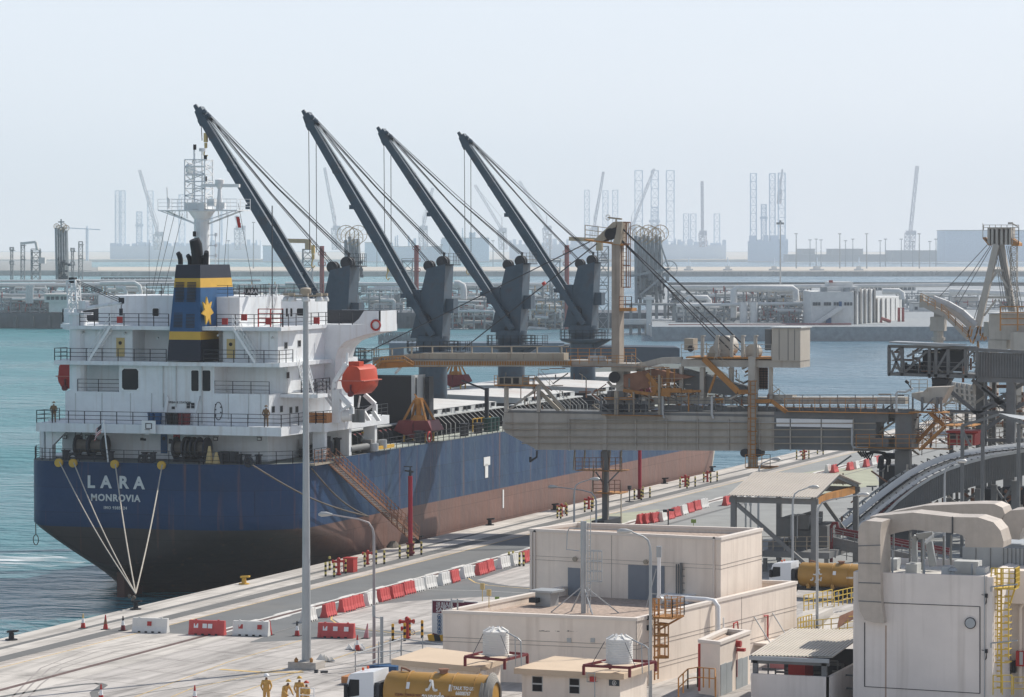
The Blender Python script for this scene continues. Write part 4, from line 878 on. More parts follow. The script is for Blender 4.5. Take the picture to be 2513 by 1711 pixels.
# ---------------------------------------------------------------- gangway from deck to quay
t = thing('gangway', 'long rusty accommodation ladder with handrails slanting from the ship rail down to the quay', 'gangway', gz(992, 1330))
g0 = gv(812, 1132, 106.9); g1 = V((gz(990, 1333).x, 105.6, .45)); hd_ = V((g1.x-g0.x, g1.y-g0.y, 0)).normalized(); sd = V((-hd_.y, hd_.x, 0))
b = MB(); n = 46
for k in (-.42, .42): b.cut(); b.bar(g0+sd*k, g1+sd*k, .07, .25)
b.build('stringer', rust, t)
b = MB()
for i in range(n): b.cut(); c = g0.lerp(g1, (i+.5)/n); b.cbox(c, .2, .8, .05)
b.build('tread', beige_s, t)
b = MB()
for k in (-.42, .42):
    b.cut()
    for hh in (.35, .7, 1.1): b.bar(g0+sd*k+Z_*hh, g1+sd*k+Z_*hh, .05)
    for i in range(0, n+1, 2): c = g0.lerp(g1, i/n)+sd*k; b.bar(c, c+Z_*1.1+hd_*.25, .05)
b.build('handrail', rust, t)
b = MB()
for f in (.66, .73, .82): c = g0.lerp(g1, f); b.cut(); b.tube([c-sd*.45, c-sd*.5-Z_*.9, c+hd_*.9-sd*.5-Z_*1.3, c+hd_*1.4-sd*.45-Z_*.3], .05)
b.build('roller_frame', rust, t)
b = MB(); b.box(g0.x-4.2, g0.x+.2, 106.6, 107.6, ZD-.25, ZD-.1); b.build('platform', tan_s, t); b = MB(); b.rail([(g0.x-4.2, 106.65, ZD-.1), (g0.x-.8, 106.65, ZD-.1)], 1.1, .045, 3, .9); b.build('handrail', rust, t)
for q0, q1, m, lab in (((620, 1142), (905, 1268), rope_d, 'dark mooring rope running along the hull from the stern deck toward the gangway foot'), ((765, 1150), (905, 1268), rope_d, 'thin dark rope hanging steeply along the hull behind the gangway')):
    b = MB(); a = gv(*q0, 107.0); c = gv(*q1, 106.4); b.tube([a.lerp(c, i/12)-Z_*1.0*sin(pi*i/12)*.6 for i in range(13)], .07, 6); solo('mooring_rope', b, m, lab, 'rope', 'mooring lines')
mb = gz(333, 1497)
for (px, py), lab, mm in (((146, 1134), 'leftmost of the four stern mooring lines from the yellow rollers', rope), ((181, 1136), 'second mooring line from the left at the stern', rope), ((283, 1140), 'third mooring line from the left falling through the stern name', rope), ((398, 1141), 'right hand stern mooring line, the one leaning left as it falls', rope)):
    a = gu(px, py, 246.6); c = V((mb.x, mb.y, 1.2)); b = MB(); b.tube([a.lerp(c, i/14)-Z_*.5*sin(pi*i/14) for i in range(15)], .055, 6); solo('mooring_rope', b, mm, lab, 'rope', 'mooring lines')
b = MB(); a = gu(88, 1140, 249.5); a.y += .1; c = gu(88, 1312, 249.5); b.bar(a, c, .06); b.tube([c+V((0, .25*sin(x), -.45+.45*cos(x))) for x in [2*pi*k/12 for k in range(13)]], .04); solo('rope_loop', b, rope_d, 'thin dark line with a loop at its end hanging down the port quarter', 'rope')
# ---------------------------------------------------------------- grabs
def grab(loc, s, lab, rz=0, k=1.0):
    t = thing('cargo_grab', lab, 'cargo grab', loc, 'orange and dark red clamshell grabs')
    c = V(loc); R_ = Matrix.Rotation(rz, 3, 'Z')
    T = lambda x, y, z: c+R_@(V((x*k, y, z))*s)
    b = MB()
    for sg in (-1, 1):
        b.cut(); A = [T(-1.7, sg*.0, .5), T(1.7, sg*.0, .5), T(1.7, sg*2.6, 1.5), T(-1.7, sg*2.6, 1.5), T(-1.6, sg*.1, 2.7), T(1.6, sg*.1, 2.7), T(1.6, sg*1.9, 2.75), T(-1.6, sg*1.9, 2.75)]
        b.add(A, [(0, 1, 2, 3), (4, 5, 6, 7), (0, 1, 5, 4), (1, 2, 6, 5), (2, 3, 7, 6), (3, 0, 4, 7)])
    b.build('grab_shell', maroon, t)
    b = MB()
    for (x, y) in ((-1.3, 1.6), (-1.3, -1.6), (1.3, 1.6), (1.3, -1.6)): b.cut(); b.bar(T(x*.9, y, 2.5), T(x*.25, y*.3, 5.2), .24*s)
    b.build('grab_arm', orst, t)
    b = MB(); b.add([], []); b.cyl(T(0, 0, 4.7), T(0, 0, 5.5), .6*s, 10); b.cyl(T(0, 0, 3.1), T(0, 0, 4.7), .35*s, 8); b.cyl(T(0, 0, 2.6), T(0, 0, 3.3), 1.2*s, 8, .7*s); b.bar(T(0, .2, 5.5), T(0, .6, 6), .12*s); b.build('grab_head', orst, t)
    b = MB()
    for (x, y) in ((-1.2, 1.4), (-1.2, -1.4), (1.2, 1.4), (1.2, -1.4)): b.cut(); b.bar(T(x, y, 0), T(x, y, 1.2), .2*s)
    b.build('grab_foot', yel, t)
grab((283.4, 109.25, ZD), .74, 'orange and dark red clamshell grab on the near deck edge beside the folded hatch cover', 0, 1.25)
grab(gz(1118, 957, 10.95), .62, 'orange and dark red clamshell grab on the far side of the hatch covers')
grab(gz(1572, 980, 10.95), .55, 'orange clamshell grab half hidden behind the loader frame')
# ---------------------------------------------------------------- ship loader on the quay rail
U = 288.0
G = lambda x, y, u=U: gu(x, y, u)
def pb(b, x0, y0, x1, y1, u0=U, u1=None, d=1.0):      # box whose near face spans two picture corners on the plane X = u0
    p = gu(x0, y0, u0); q = gu(x1, y1, u0); b.box(u0, u1 if u1 is not None else u0+d, q.y, p.y, q.z, p.z); return b
def pl(b, pix, w, h=None, u=U):
    P = [gu(x, y, u) for x, y in pix]
    for a, c in zip(P, P[1:]): b.bar(a, c, w, h)
    return b
ldr = thing('ship_loader', 'beige and orange ship loader with mast and boom reaching over the moored ship', 'ship loader', (U, 92.3, 0))
b = MB(); b.ext([G(1237, 1013), G(1900, 1010.5), G(1900, 1107), G(1318, 1104), G(1241, 1062), G(1232, 1050)], (3.2, 0, 0)); b.cut(); pb(b, 1900, 1010.5, 2150, 1108, d=3.2); pb(b, 2150, 1010, 2180, 1037, d=3.2); pb(b, 2150, 1075, 2180, 1107, d=3.2)
b.build('box_girder', beige_s, ldr); b.objs[1].data.materials[0] = mat('dark_girder', (.15, .16, .165), .6, var=.12, streak=.3, dirt=(.2, .16, .13))
b = MB()
for y in (1038.5, 1054, 1072, 1088): b.cut().bar(G(1240 if y < 1060 else 1262+(y-1072)*1.2, y, U-.12), G(2148, y+.5, U-.12), .24, .1)
b.build('stiffener', tan_s, ldr)
b = MB()
for x in (1397, 1560, 1636, 1712, 1788, 1865, 1940, 2016, 2094): b.bar(G(x, 1028, U-.1), G(x, 1106, U-.1), .1, .2); b.cut()
for x in (1317, 1484): pb(b, x-4.5, 1016, x+4.5, 1104, U-.14, U); b.cut()
b.build('girder_rib', beige_s, ldr)
b = MB(); pb(b, 1397, 1028, 1905, 1038, U-.35, U-.01); b.cut(); b.build('cable_tray', grey_w, ldr)
b = MB(); pb(b, 1905, 1027, 2093, 1050, U-.2, U-.01); b.build('white_panel', white2, ldr)
b = MB(); b.box(U-.05, U+3.4, G(2150, 1000).y, G(1240, 1010).y, G(1500, 1017).z, G(1500, 1011).z); b.build('girder_flange', steel_d, ldr)
b = MB(); pb(b, 1622, 996, 2232, 1026, U+.6, U+3); b.build('conveyor_frame', steel_d, ldr)
b = MB(); pb(b, 2197, 1010, 2237, 1105, U, U+3.2); b.bar(G(2217, 1105, U+1.5), V((U+1.5, G(2217, 1105, U+1.5).y, .2)), 1.3); b.build('landside_leg', steel_d, ldr)
b = MB(); s0 = gz(1490, 1308); p = G(1484.5, 1104, U+.6)
b.bar((U+.8, p.y, p.z), (U+.8, p.y, 1.2), .5, .6); b.build('seaside_leg', steel, ldr)
b = MB(); b.box(U-1.6, U+4, p.y-.6, p.y+.6, .35, 1.3); 
for k in range(4): b.cut(); b.cyl((U-1.2+k*1.4, p.y-.7, .45), (U-1.2+k*1.4, p.y+.7, .45), .42, 14)
b.build('bogie', dark, ldr, 40)
# stair tower beside the sea leg
b = MB()
for (x0, x1, y) in ((1412, 1526, 1155), (1456, 1522, 1210)): pb(b, x0, y-1, x1, y+3, U-.3, U+2.2); b.cut()
b.build('stair_landing', orst, ldr)
b = MB()
for (x0, x1, y) in ((1412, 1480, 1154), (1495, 1526, 1154), (1456, 1480, 1209), (1495, 1522, 1209)): b.rail([G(x0, y, U-.3), G(x1, y, U-.3)], 1.15, .06, 3, .7); b.cut()
b.build('railing', rust, ldr)
b = MB(); b.stair(G(1424, 1110, U+1), G(1420, 1154, U+1), 1.0, side=(0, 1, 0)); b.cut(); b.stair(G(1512, 1108, U+1), G(1508, 1154, U+1), 1.1, side=(0, 1, 0)); b.cut(); b.stair(G(1466, 1210, U+.5), G(1470, 1156, U+.5), 1.0, side=(0, 1, 0)); b.cut(); b.stair(G(1508, 1284, U+.3), G(1508, 1212, U+.3), 1.3, side=(0, 1, 0)); b.build('stair', tan_s, ldr)
b = MB(); pl(b, [(1462, 1158), (1480, 1185)], .12); pl(b, [(1518, 1158), (1492, 1185)], .12); pl(b, [(1476, 1108), (1476, 1150)], .1, None, U+2); pl(b, [(1522, 1108), (1522, 1150)], .1, None, U+2); b.build('stair_brace', steel_d, ldr)
# belt line on the girder
b = MB(); xs_ = [1590, 1626, 1660, 1695, 1730, 1765, 1800, 1840, 1885, 1920, 1945]+[1950+34*k for k in range(9)]
for a, c in zip(xs_, xs_[1:]):
    ya = 975 if a > 1935 or a < 1870 else 970; pb(b, a+.4, ya, c-.4, 992, U+1, U+2.6); b.cut()
b.build('belt_cover', beige_s, ldr)
b = MB(); b.rail([G(1630, 1010, U+.3), G(2230, 1010, U+.3)], 1.5, .07, 3, 1.6); b.cut(); b.rail([G(1300, 1012, U+3), G(1620, 1012, U+3)], 1.1, .05, 3, 1.6); b.build('railing', steel, ldr)
b = MB(); pb(b, 1925, 1011, 2240, 1015, U-.6, U+.6); b.cut(); pb(b, 2101, 1098, 2330, 1104, U-1.4, U); b.cut(); pb(b, 2230, 1011, 2320, 1015, U-.4, U+1.5); b.build('walkway', orst, ldr)
b = MB(); b.rail([G(2101, 1098, U-1.4), G(2330, 1098, U-1.4)], 1.15, .06, 3, 1.2); b.cut(); b.rail([G(1925, 1011, U-.6), G(2150, 1011, U-.6)], 1.2, .05, 3, 1.5); b.build('railing', orst, ldr)
b = MB(); x = 1640
while x < 2200: b.cyl(G(x, 1000, U+.5), G(x, 1000, U+2.4), .12, 8); pl(b, [(x, 992), (x, 1012)], .1, None, U+.5); x += 22
b.build('idler_rollers', steel_d, ldr)
b = MB()
for x, y0 in ((1626, 965), (1747, 972)): b.tube([G(x, y0, U-.2), G(x, 1018, U-.2), G(x+4, 1027, U-.2)], .12, 8); b.cut()
b.tube([G(2091, 1051, U-.3), G(2091, 1090, U-.3), G(2094, 1098, U-.3), G(2130, 1099, U-.3)], .11, 8); b.build('drain_pipe', grey_w, ldr)
# machinery deck
b = MB(); pb(b, 1671, 882, 1964, 903, U, U+3.6); b.cut(); b.ext([G(1550, 896), G(1550, 911), G(1621, 893), G(1672, 892), G(1672, 876), G(1621, 878)], (.6, 0, 0)); b.cut(); b.ext([G(1550, 896, U+3), G(1550, 911, U+3), G(1621, 893, U+3), G(1672, 892, U+3), G(1672, 876, U+3), G(1621, 878, U+3)], (.6, 0, 0)); b.build('upper_beam', beige_s, ldr)
b = MB(); pb(b, 1683, 875.5, 1893, 881.5, U-.3, U+4); b.build('upper_walkway', orst, ldr)
b = MB(); pb(b, 1894, 806, 1964, 886, U-.2, U+3.4); hb = b.build('machinery_house', mat('house_panel', (.46, .42, .36), .7, var=.05, streak=.12, dirt=(.3, .25, .2)), ldr)
b = MB(); pb(b, 1891, 802.5, 1966, 806, U-.4, U+3.7); b.build('house_roof', grey_w, hb)
b = MB()
for x in (1912, 1934, 1950): pl(b, [(x, 808), (x, 884)], .04, None, U-.22)
pb(b, 1877, 808, 1892, 860, U+.3, U+1.2); b.build('house_panel_joint', steel_d, hb)
b = MB()
for x in (1724, 1760, 1796, 1823, 1854): pl(b, [(x, 877), (x, 826)], .28); pb(b, x-4, 823, x+4, 826, U-.2, U+.3); b.cut()
b.build('deck_post', beige_s, ldr)
b = MB(); c = G(1776, 851, U+1); b.cyl(c, c+X_*1.6, 1.0, 24); b.cut(); c = G(1754, 862, U+.8); b.cyl(c, c+X_*1.2, .55, 16); b.cut(); c = G(1845, 864, U+.8); b.cyl(c, c+X_*1.2, .7, 18); b.build('winch_drum', beige_s, ldr, 40)
b = MB(); pb(b, 1679, 831, 1701, 860, U+.5, U+2); b.cut(); pb(b, 1736, 866, 1752, 876, U+.4, U+1.4); b.build('electrical_cabinet', tan_s, ldr)
b = MB(); b.cyl(G(1695, 856, U+.45), G(1695, 856, U+.5), .3, 14); b.build('cabinet_fan', dark, ldr)
b = MB(); b.rail([G(1672, 876, U-.2), G(1893, 876, U-.2)], 1.15, .05, 3, 1.2); b.cut(); b.rail([G(1672, 876, U+3.8), G(1893, 876, U+3.8)], 1.15, .05, 3, 1.2); b.build('railing', beige_s, ldr)
b = MB(); pb(b, 1836, 876, 1853, 1148, U-.5, U+.5); b.build('ladder_column', beige_s, ldr)
b = MB(); b.ladder(G(1847, 935, U-.6), G(1847, 1148, U-.6), .5, (0, 1, 0), .06, .4); b.cage(G(1847, 935, U-.6), G(1847, 1120, U-.6), (-1, 0, 0), .8, .6, 1.0, .05); b.build('caged_ladder', orst, ldr)
b = MB(); pb(b, 1829, 1147, 1890, 1151, U-1, U+2); b.build('hanging_platform', orst, ldr)
b = MB(); b.rail([G(1829, 1147, U-1), G(1890, 1147, U-1), G(1890, 1147, U+1.5)], 1.15, .05, 3, .8); b.build('railing', orst, ldr)
b = MB()
for x, y in ((1826, 1112), (1858, 1112)): c = G(x, y, U-.4); b.cyl(c, c+X_*1.4, .38, 14); b.cut()
b.build('guide_wheel', dark, ldr, 40)
b = MB()
for (x0, x1, y0, y1) in ((1717, 1727, 902, 978), (1788, 1797, 902, 946), (1886, 1893, 902, 984), (1854, 1859, 902, 955), (1667, 1674, 900, 966)): pb(b, x0, y0, x1, y1, U+.3, U+.9); b.cut(); pb(b, x0, y0, x1, y1, U+3, U+3.5); b.cut()
b.build('frame_leg', beige_s, ldr)
b = MB(); pb(b, 1856, 902, 1884, 955, U+1.2, U+1.3); b.build('red_screen', rust, ldr)
b = MB()
for x in range(1862, 1884, 4): pl(b, [(x, 903), (x, 958)], .05, None, U+.9)
for y in range(906, 958, 6): pl(b, [(1861, y), (1885, y)], .05, None, U+.9)
b.build('mesh_guard', black, ldr)
b = MB(); pl(b, [(1727, 880), (1812, 962)], .35, .5, U-.5); b.cut(); pl(b, [(1588, 918), (1622, 958), (1672, 958)], .25, .4, U-.5); b.cut(); pl(b, [(1812, 962), (1836, 962)], .25, .4, U-.5); b.cut(); pl(b, [(1853, 985), (1893, 984), (1930, 1011)], .22, .35, U-.4); b.build('stair_beam', orst, ldr)
b = MB(); b.rail([G(1733, 866, U-.7), G(1814, 945, U-.7)], .9, .05, 2, 1.2); b.cut(); b.rail([G(1550, 892, U-.6), G(1597, 932, U-.6)], .9, .05, 2, 1.2); b.cut(); b.rail([G(1896, 968, U-.5), G(1930, 996, U-.5)], .9, .05, 2, 1.0); b.cut(); b.rail([G(1597, 958, U-.6), G(1675, 958, U-.6)], 1.1, .05, 3, 1.0); b.build('stair_rail', tan_s, ldr)
b = MB(); b.ext([G(1600, 905, U+1), G(1672, 905, U+1), G(1850, 955, U+1), G(1812, 972, U+1), G(1690, 960, U+1)], (1.6, 0, 0)); b.build('tail_chute', steel_d, ldr)
b = MB(); rr = random.Random(21)
for k in range(110):
    x = 1535+rr.random()*300; y = 908+rr.random()*95+(0 if x < 1700 else -5); w_ = 6+rr.random()*30; a_ = rr.choice((0, 0, 1, 1, .6, -.6)); d_ = rr.random()*3.2
    b.cut(); b.bar(G(x, y, U+d_), G(x+(0 if a_ == 1 else w_), y+(w_*.7 if a_ == 1 else w_*a_*.8), U+d_), .07+rr.random()*.12)
b.build('truss_member', beige_s, ldr)
for o_ in b.objs[::3]: o_.data.materials[0] = orst
for o_ in b.objs[::5]: o_.data.materials[0] = steel_d
b = MB(); pl(b, [(1600, 960), (1720, 960)], .2); pl(b, [(1640, 905), (1640, 960)], .3); pl(b, [(1655, 905), (1655, 962)], .12); pl(b, [(1760, 910), (1740, 965)], .2); pl(b, [(1690, 965), (1690, 1010)], .12); b.build('lower_frame', orst, ldr)
# boom over the ship
b = MB(); xs_ = [914, 930, 955, 980, 1004, 1030, 1054]+[1054+33*k for k in range(1, 11)]
def ytop(x): return 877-max(0, min(1, (x-914)/120))*10
for a, c in zip(xs_, xs_[1:]): b.ext([G(a+.3, ytop(a)), G(c-.3, ytop(c)), G(c-.3, ytop(c)+17), G(a+.3, ytop(a)+17)], (1.4, 0, 0)); b.cut()
b.build('boom_cover', tan_s, ldr)
b = MB(); b.ext([G(1013, 885, U-.3), G(1400, 885, U-.3), G(1400, 898, U-.3), G(1000, 901, U-.3), G(915, 906, U-.3), G(915, 900, U-.3), G(937, 890, U-.3), G(1000, 888, U-.3)], (.3, 0, 0)); b.cut(); b.ext([G(1013, 885, U+2.5), G(1400, 885, U+2.5), G(1400, 898, U+2.5), G(1000, 901, U+2.5), G(915, 906, U+2.5), G(915, 900, U+2.5)], (.3, 0, 0)); b.cut(); pb(b, 1390, 898, 1640, 903, U-.4, U); b.build('boom_girder', orst, ldr)
b = MB(); pb(b, 915, 884, 1400, 885.5, U-.25, U+3); b.cut(); pb(b, 1388, 900, 1600, 902, U-.9, U+3); b.build('boom_deck', steel_d, ldr)
b = MB(); x = 1020
while x < 1395: pl(b, [(x, 886), (x, 898)], .045, None, U-.42); x += 6.2
pl(b, [(1015, 885.5), (1400, 885.5)], .09, None, U-.42); pl(b, [(1015, 898), (1400, 898)], .12, None, U-.42); b.build('boom_railing', tan_s, ldr)
b = MB(); hump = [(912, 899), (937, 877), (990, 874), (1014, 889)]
pl(b, hump, .09, None, U-1); pl(b, [(x, y+10) for x, y in hump], .12, .2, U-1)
for (a, c) in zip(hump, hump[1:]):
    n = max(2, int((c[0]-a[0])/6))
    for k in range(n+1): x = a[0]+(c[0]-a[0])*k/n; y = a[1]+(c[1]-a[1])*k/n; pl(b, [(x, y), (x, y+10)], .06, None, U-1)
b.build('tip_walkway', orst, ldr)
b = MB(); pl(b, [(880, 862), (1030, 850.5), (1395, 850.5)], .1, None, U+.7); b.cut()
for x in (918, 962, 1010, 1061, 1109, 1158, 1207, 1255, 1318, 1378): pl(b, [(x, 851 if x > 1020 else 851+(1020-x)*.08), (x, 872)], .12, None, U+.7); b.cut()
b.build('boom_pipe_post', tan_s, ldr)
b = MB(); pb(b, 1400, 884, 1500, 900, U, U+2.6); b.cut(); pb(b, 1500, 892, 1560, 912, U-.2, U+2.8); b.build('boom_root', beige_s, ldr)
b = MB(); b.rail([G(1400, 893, U-.8), G(1560, 893, U-.8)], .75, .05, 3, .9); b.cut(); b.rail([G(1390, 884, U+2.8), G(1560, 884, U+2.8)], 1.1, .05, 3, 1.1); b.build('railing', orst, ldr)
b = MB()
for x0, x1, y0, y1 in ((1443, 1452, 874, 886), (1454, 1468, 874, 888), (1470, 1481, 874, 887)): pb(b, x0, y0, x1, y1, U-.2, U+.6); b.cut()
b.build('control_box', galv, ldr)
b = MB(); b.bar(G(970, 917), G(987, 897), .2); b.build('floodlight_arm', white2, ldr)
# cab
b = MB(); pb(b, 1222, 926, 1281, 945, U-.5, U+1.6); cb = b.build('operator_cab', tan_s, ldr)
b = MB()
for x0, x1 in ((1226, 1236), (1239, 1254), (1259, 1273)): pb(b, x0, 927.5, x1, 942, U-.54, U-.5); b.cut()
b.build('window', glass, cb)
b = MB(); pb(b, 1213, 944, 1312, 949, U-.7, U+1.8); b.build('cab_platform', orst, ldr)
b = MB(); b.rail([G(1283, 944, U-.7), G(1312, 944, U-.7)], .85, .05, 3, .7); b.cut(); b.rail([G(1213, 944, U-.7), G(1221, 944, U-.7)], .85, .05, 3, .4); b.build('railing', orst, ldr)
b = MB(); pb(b, 1237, 950, 1245, 1012, U-.2, U+.2); b.cut(); pb(b, 1317, 944, 1324, 1012, U-.2, U+.2); b.cut(); pl(b, [(1246, 1008), (1315, 956)], .18); b.build('cab_support', beige_s, ldr)
b = MB(); pl(b, [(1314, 925), (1385, 1008)], .16, .3, U-.5); pl(b, [(1325, 962), (1372, 1008)], .2, .35, U+.3); b.cut(); b.rail([G(1322, 925, U-.9), G(1400, 1006, U-.9)], .8, .04, 2, 1.5); b.build('access_stair', tan_s, ldr)
# mast
mastm = mat('mast_steel', (.33, .28, .23), .7, var=.15, streak=.5, dirt=(.08, .06, .05))
b = MB(); pb(b, 1501, 597, 1520, 900, U+.2, U+1.6); b.build('mast', mastm, ldr)
b = MB(); b.ext([G(1504, 545), G(1515, 544), G(1511, 556), G(1500, 580), G(1480, 592), G(1457, 590)], (1.6, 0, 0)); b.cut(); b.ext([G(1515, 544, U-.1), G(1527, 544, U-.1), G(1521, 601, U-.1), G(1503, 598, U-.1), G(1511, 575, U-.1)], (1.9, 0, 0)); b.build('mast_head', tan_s, ldr)
b = MB(); b.box(U+.2, U+1.2, G(1516, 550).y, G(1502, 550).y, G(1510, 563).z, G(1510, 549).z); b.build('sheave_guard', maroon, ldr)
b = MB(); b.cyl(G(1498, 575, U-.1), G(1498, 575, U+1.7), .55, 16); b.cyl(G(1509, 572, U-.1), G(1509, 572, U+1.7), .5, 16); b.build('sheave', black, ldr, 40)
b = MB(); b.ext([G(1434, 587), G(1526, 599), G(1526, 603), G(1434, 590)], (2, 0, 0)); b.build('mast_platform', orst, ldr)
b = MB(); b.rail([G(1436, 587), G(1500, 595)], 1.3, .07, 3, 1.2); b.rail([G(1436, 587, U+2), G(1500, 595, U+2)], 1.3, .07, 3, 1.2); b.build('railing', tan_s, ldr)
b = MB(); b.bar(G(1492, 534), G(1526, 538), .25, .15); b.bar(G(1512, 535), G(1512, 545), .12); b.tube([G(1492, 534)+V((0, .2*cos(a), .25*sin(a))) for a in [k*.6 for k in range(11)]], .03); b.build('aviation_light', tan_s, ldr)
b = MB(); b.ladder(G(1532, 545, U+.8), G(1532, 705, U+.8), .5, (0, 1, 0), .05); b.cage(G(1532, 705, U+.8), G(1532, 546, U+.8), (0, -1, 0), 1.0, .6, 1.6, .06); b.build('caged_ladder', rust, ldr)
b = MB(); pb(b, 1520, 756, 1550, 764, U, U+1.6); b.build('rest_platform', orst, ldr)
b = MB(); b.rail([G(1520, 757), G(1550, 757), G(1550, 757, U+1.5)], 1.1, .06, 3, .5); b.build('railing', rust, ldr)
b = MB()
for (a, c, d, e) in ((1526, 561, 1840, 862), (1527, 560, 1852, 872), (1522, 585, 1768, 846), (1523, 590, 1805, 872), (1524, 588, 1835, 878)): b.bar(G(a, c, U+.5), G(d, e, U+1), .09); b.cut()
b.bar(G(1448, 593, U+.5), G(900, 865, U+.8), .09); b.cut(); b.bar(G(1465, 598, U+.9), G(1135, 858, U+1.2), .09); b.build('stay_cable', dark, ldr)
b = MB(); c = G(1242, 672, U-.1); p = G(1450, 640)
b.cyl(G(1333, 693, U-1.2), G(1337, 699, U-1.2), .2, 8); b.build('wind_sock', red, ldr)
# trolley machinery below the mast
b = MB(); rr = random.Random(5)
for (x0, x1, y0, y1) in ((1490, 1500, 960, 1008), (1500, 1514, 980, 1008), (1516, 1530, 960, 1006), (1534, 1548, 978, 1006), (1552, 1570, 962, 1006), (1572, 1592, 984, 1008), (1558, 1568, 968, 980)): pb(b, x0, y0, x1, y1, U+.2, U+1.2+rr.random()); b.cut()
b.build('drive_unit', steel, ldr)
b = MB()
for x in (1484, 1500, 1520, 1540, 1560, 1580): c = G(x, 1002, U); b.cyl(c, c+X_*.6, .4, 12); b.cut()
b.build('trolley_wheel', dark, ldr, 40)
b = MB(); pb(b, 1482, 975, 1555, 982, U-.4, U+2); b.cut(); pb(b, 1476, 1018, 1622, 1022, U-1, U+.2); b.build('trolley_frame', orst, ldr)
b = MB(); b.rail([G(1476, 1018, U-1), G(1622, 1018, U-1)], 1.5, .06, 3, 1.3); b.build('railing', steel, ldr)
b = MB(); b.cyl(G(1508, 926, U-.3), G(1508, 926, U+2.6), .55, 16); b.build('boom_hinge', black, ldr)
b = MB(); pb(b, 1512, 905, 1530, 960, U+.2, U+2.4); b.cut(); b.ext([G(1492, 936), G(1500, 945), G(1520, 946), G(1530, 938), G(1530, 944), G(1518, 952), G(1500, 951), G(1488, 938)], (.4, 0, 0)); b.build('hinge_housing', beige_s, ldr)
b = MB(); b.ext([G(1530, 920), G(1600, 905), G(1700, 925), G(1560, 958), G(1530, 950)], (1.8, 0, 0)); b.build('feed_chute', rust, ldr)
b = MB(); pl(b, [(1530, 958), (1600, 968), (1640, 960), (1700, 960)], .3, .3); b.cut(); pl(b, [(1596, 935), (1612, 965), (1645, 968)], .3, .45, U-.4); b.cut(); b.rail([G(1600, 966, U-.6), G(1625, 966, U-.6)], 1.6, .06, 4, .35); b.build('orange_frame', orst, ldr)
b = MB(); pl(b, [(1513, 960), (1513, 1018)], .35, .35, U-.6); b.cut(); pl(b, [(1555, 962), (1555, 1018)], .14, None, U-.6); b.cut(); pl(b, [(1618, 920), (1618, 1018)], .2, None, U-.6); b.build('frame_post', tan_s, ldr)
# hanging hoses and cables
b = MB(); 
for k in range(4): b.tube([G(2105+k*6, 1108, U+1), G(2115+k*7, 1120+k*3, U+1), G(2130+k*4, 1112, U+1), G(2150, 1108, U+1)], .09, 6); b.cut()
for k in range(3): b.tube([G(2135, 1108, U+.5+k*.2), G(2165+k*3, 1112, U+.5+k*.2), G(2178+k*3, 1130, U+.5+k*.2), G(2174+k*3, 1155, U+.5+k*.2)], .13, 8); b.cut()
b.build('hanging_hose', black, ldr)
b = MB(); b.tube([G(1318, 1106, U-.2), G(1317, 1122, U-.2), G(1302, 1132, U-.2)], .1, 6); b.cbox(G(1302, 1128, U-.2), .2, .2, .5); b.build('camera_bracket', dark, ldr)
b = MB(); b.tube([G(2160, 1150, U+6), G(2163, 1124, U+6), G(2175, 1119, U+6), G(2215, 1119, U+6), G(2226, 1126, U+6), G(2226, 1140, U+6)], .3, 8); b.cut(); b.box(U+5.5, U+8, G(2240, 1140, U+6).y, G(2160, 1140, U+6).y, 0, G(2200, 1142, U+6).z); solo('hose_reel_frame', b, dark, 'black arched hose guide on a low base between the loader and the belt conveyor', 'hose guide', smooth=40)
# ---------------------------------------------------------------- transfer tower, right
U2 = 297.0
tt = thing('transfer_tower', 'dark steel transfer house of open trusses and ribbed gallery at the right edge', 'transfer tower', (U2, 58, 0))
q = lambda b, x0, y0, x1, y1, d=1, u0=U2: pb(b, x0, y0, x1, y1, u0, u0+d)
b = MB(); T0 = [(2182, 848), (2398, 852), (2398, 928), (2182, 920)]
for du in (0, 4.2):
    for (a, c) in (((2182, 850), (2398, 854)), ((2182, 918), (2398, 926)), ((2182, 850), (2182, 920)), ((2214, 851), (2214, 922)), ((2281, 855), (2281, 925)), ((2297, 855), (2297, 925)), ((2327, 855), (2327, 926)), ((2371, 856), (2371, 927)), ((2398, 854), (2398, 928))): b.bar(G(*a, U2+du), G(*c, U2+du), .28)
    for (a, c) in (((2188, 860), (2212, 916)), ((2212, 856), (2188, 916)), ((2220, 915), (2275, 862)), ((2226, 875), (2262, 858)), ((2297, 910), (2325, 862)), ((2332, 915), (2390, 860))): b.bar(G(*a, U2+du), G(*c, U2+du), .2)
for x, y in ((2182, 850), (2182, 920), (2398, 854), (2398, 926), (2281, 925), (2281, 855)): b.bar(G(x, y, U2), G(x, y, U2+4.2), .25)
b.build('truss_frame', steel_d, tt)
b = MB(); q(b, 2182, 916, 2400, 924, 4.4); b.build('truss_floor', steel_d, tt)
b = MB(); b.ext([G(2181, 841.5, U2-.5), G(2206, 840, U2+2), G(2372, 848, U2-.5), G(2300, 851, U2-.5)], (0, 0, .12)); b.face([G(2181, 842, U2-.6), G(2372, 850, U2-.6), G(2372, 850, U2+5), G(2181, 842, U2+5)]); b.build('truss_roof', galv, tt)
b = MB(); q(b, 2264, 860, 2290, 915, 2, U2+1.5); b.cut(); q(b, 2300, 858, 2365, 912, 2.5, U2+1.5); b.build('head_drum_housing', dark, tt)
b = MB()
for k in range(10): x = 2216+k*7; q(b, x, 890+(k % 3)*5, x+5, 918, 1, U2+1); b.cut()
b.build('machine_part', rust if False else dark, tt)
b = MB(); b.rail([G(2184, 916, U2-.3), G(2398, 924, U2-.3)], 1.2, .06, 3, 1.3); b.build('railing', steel_d, tt)
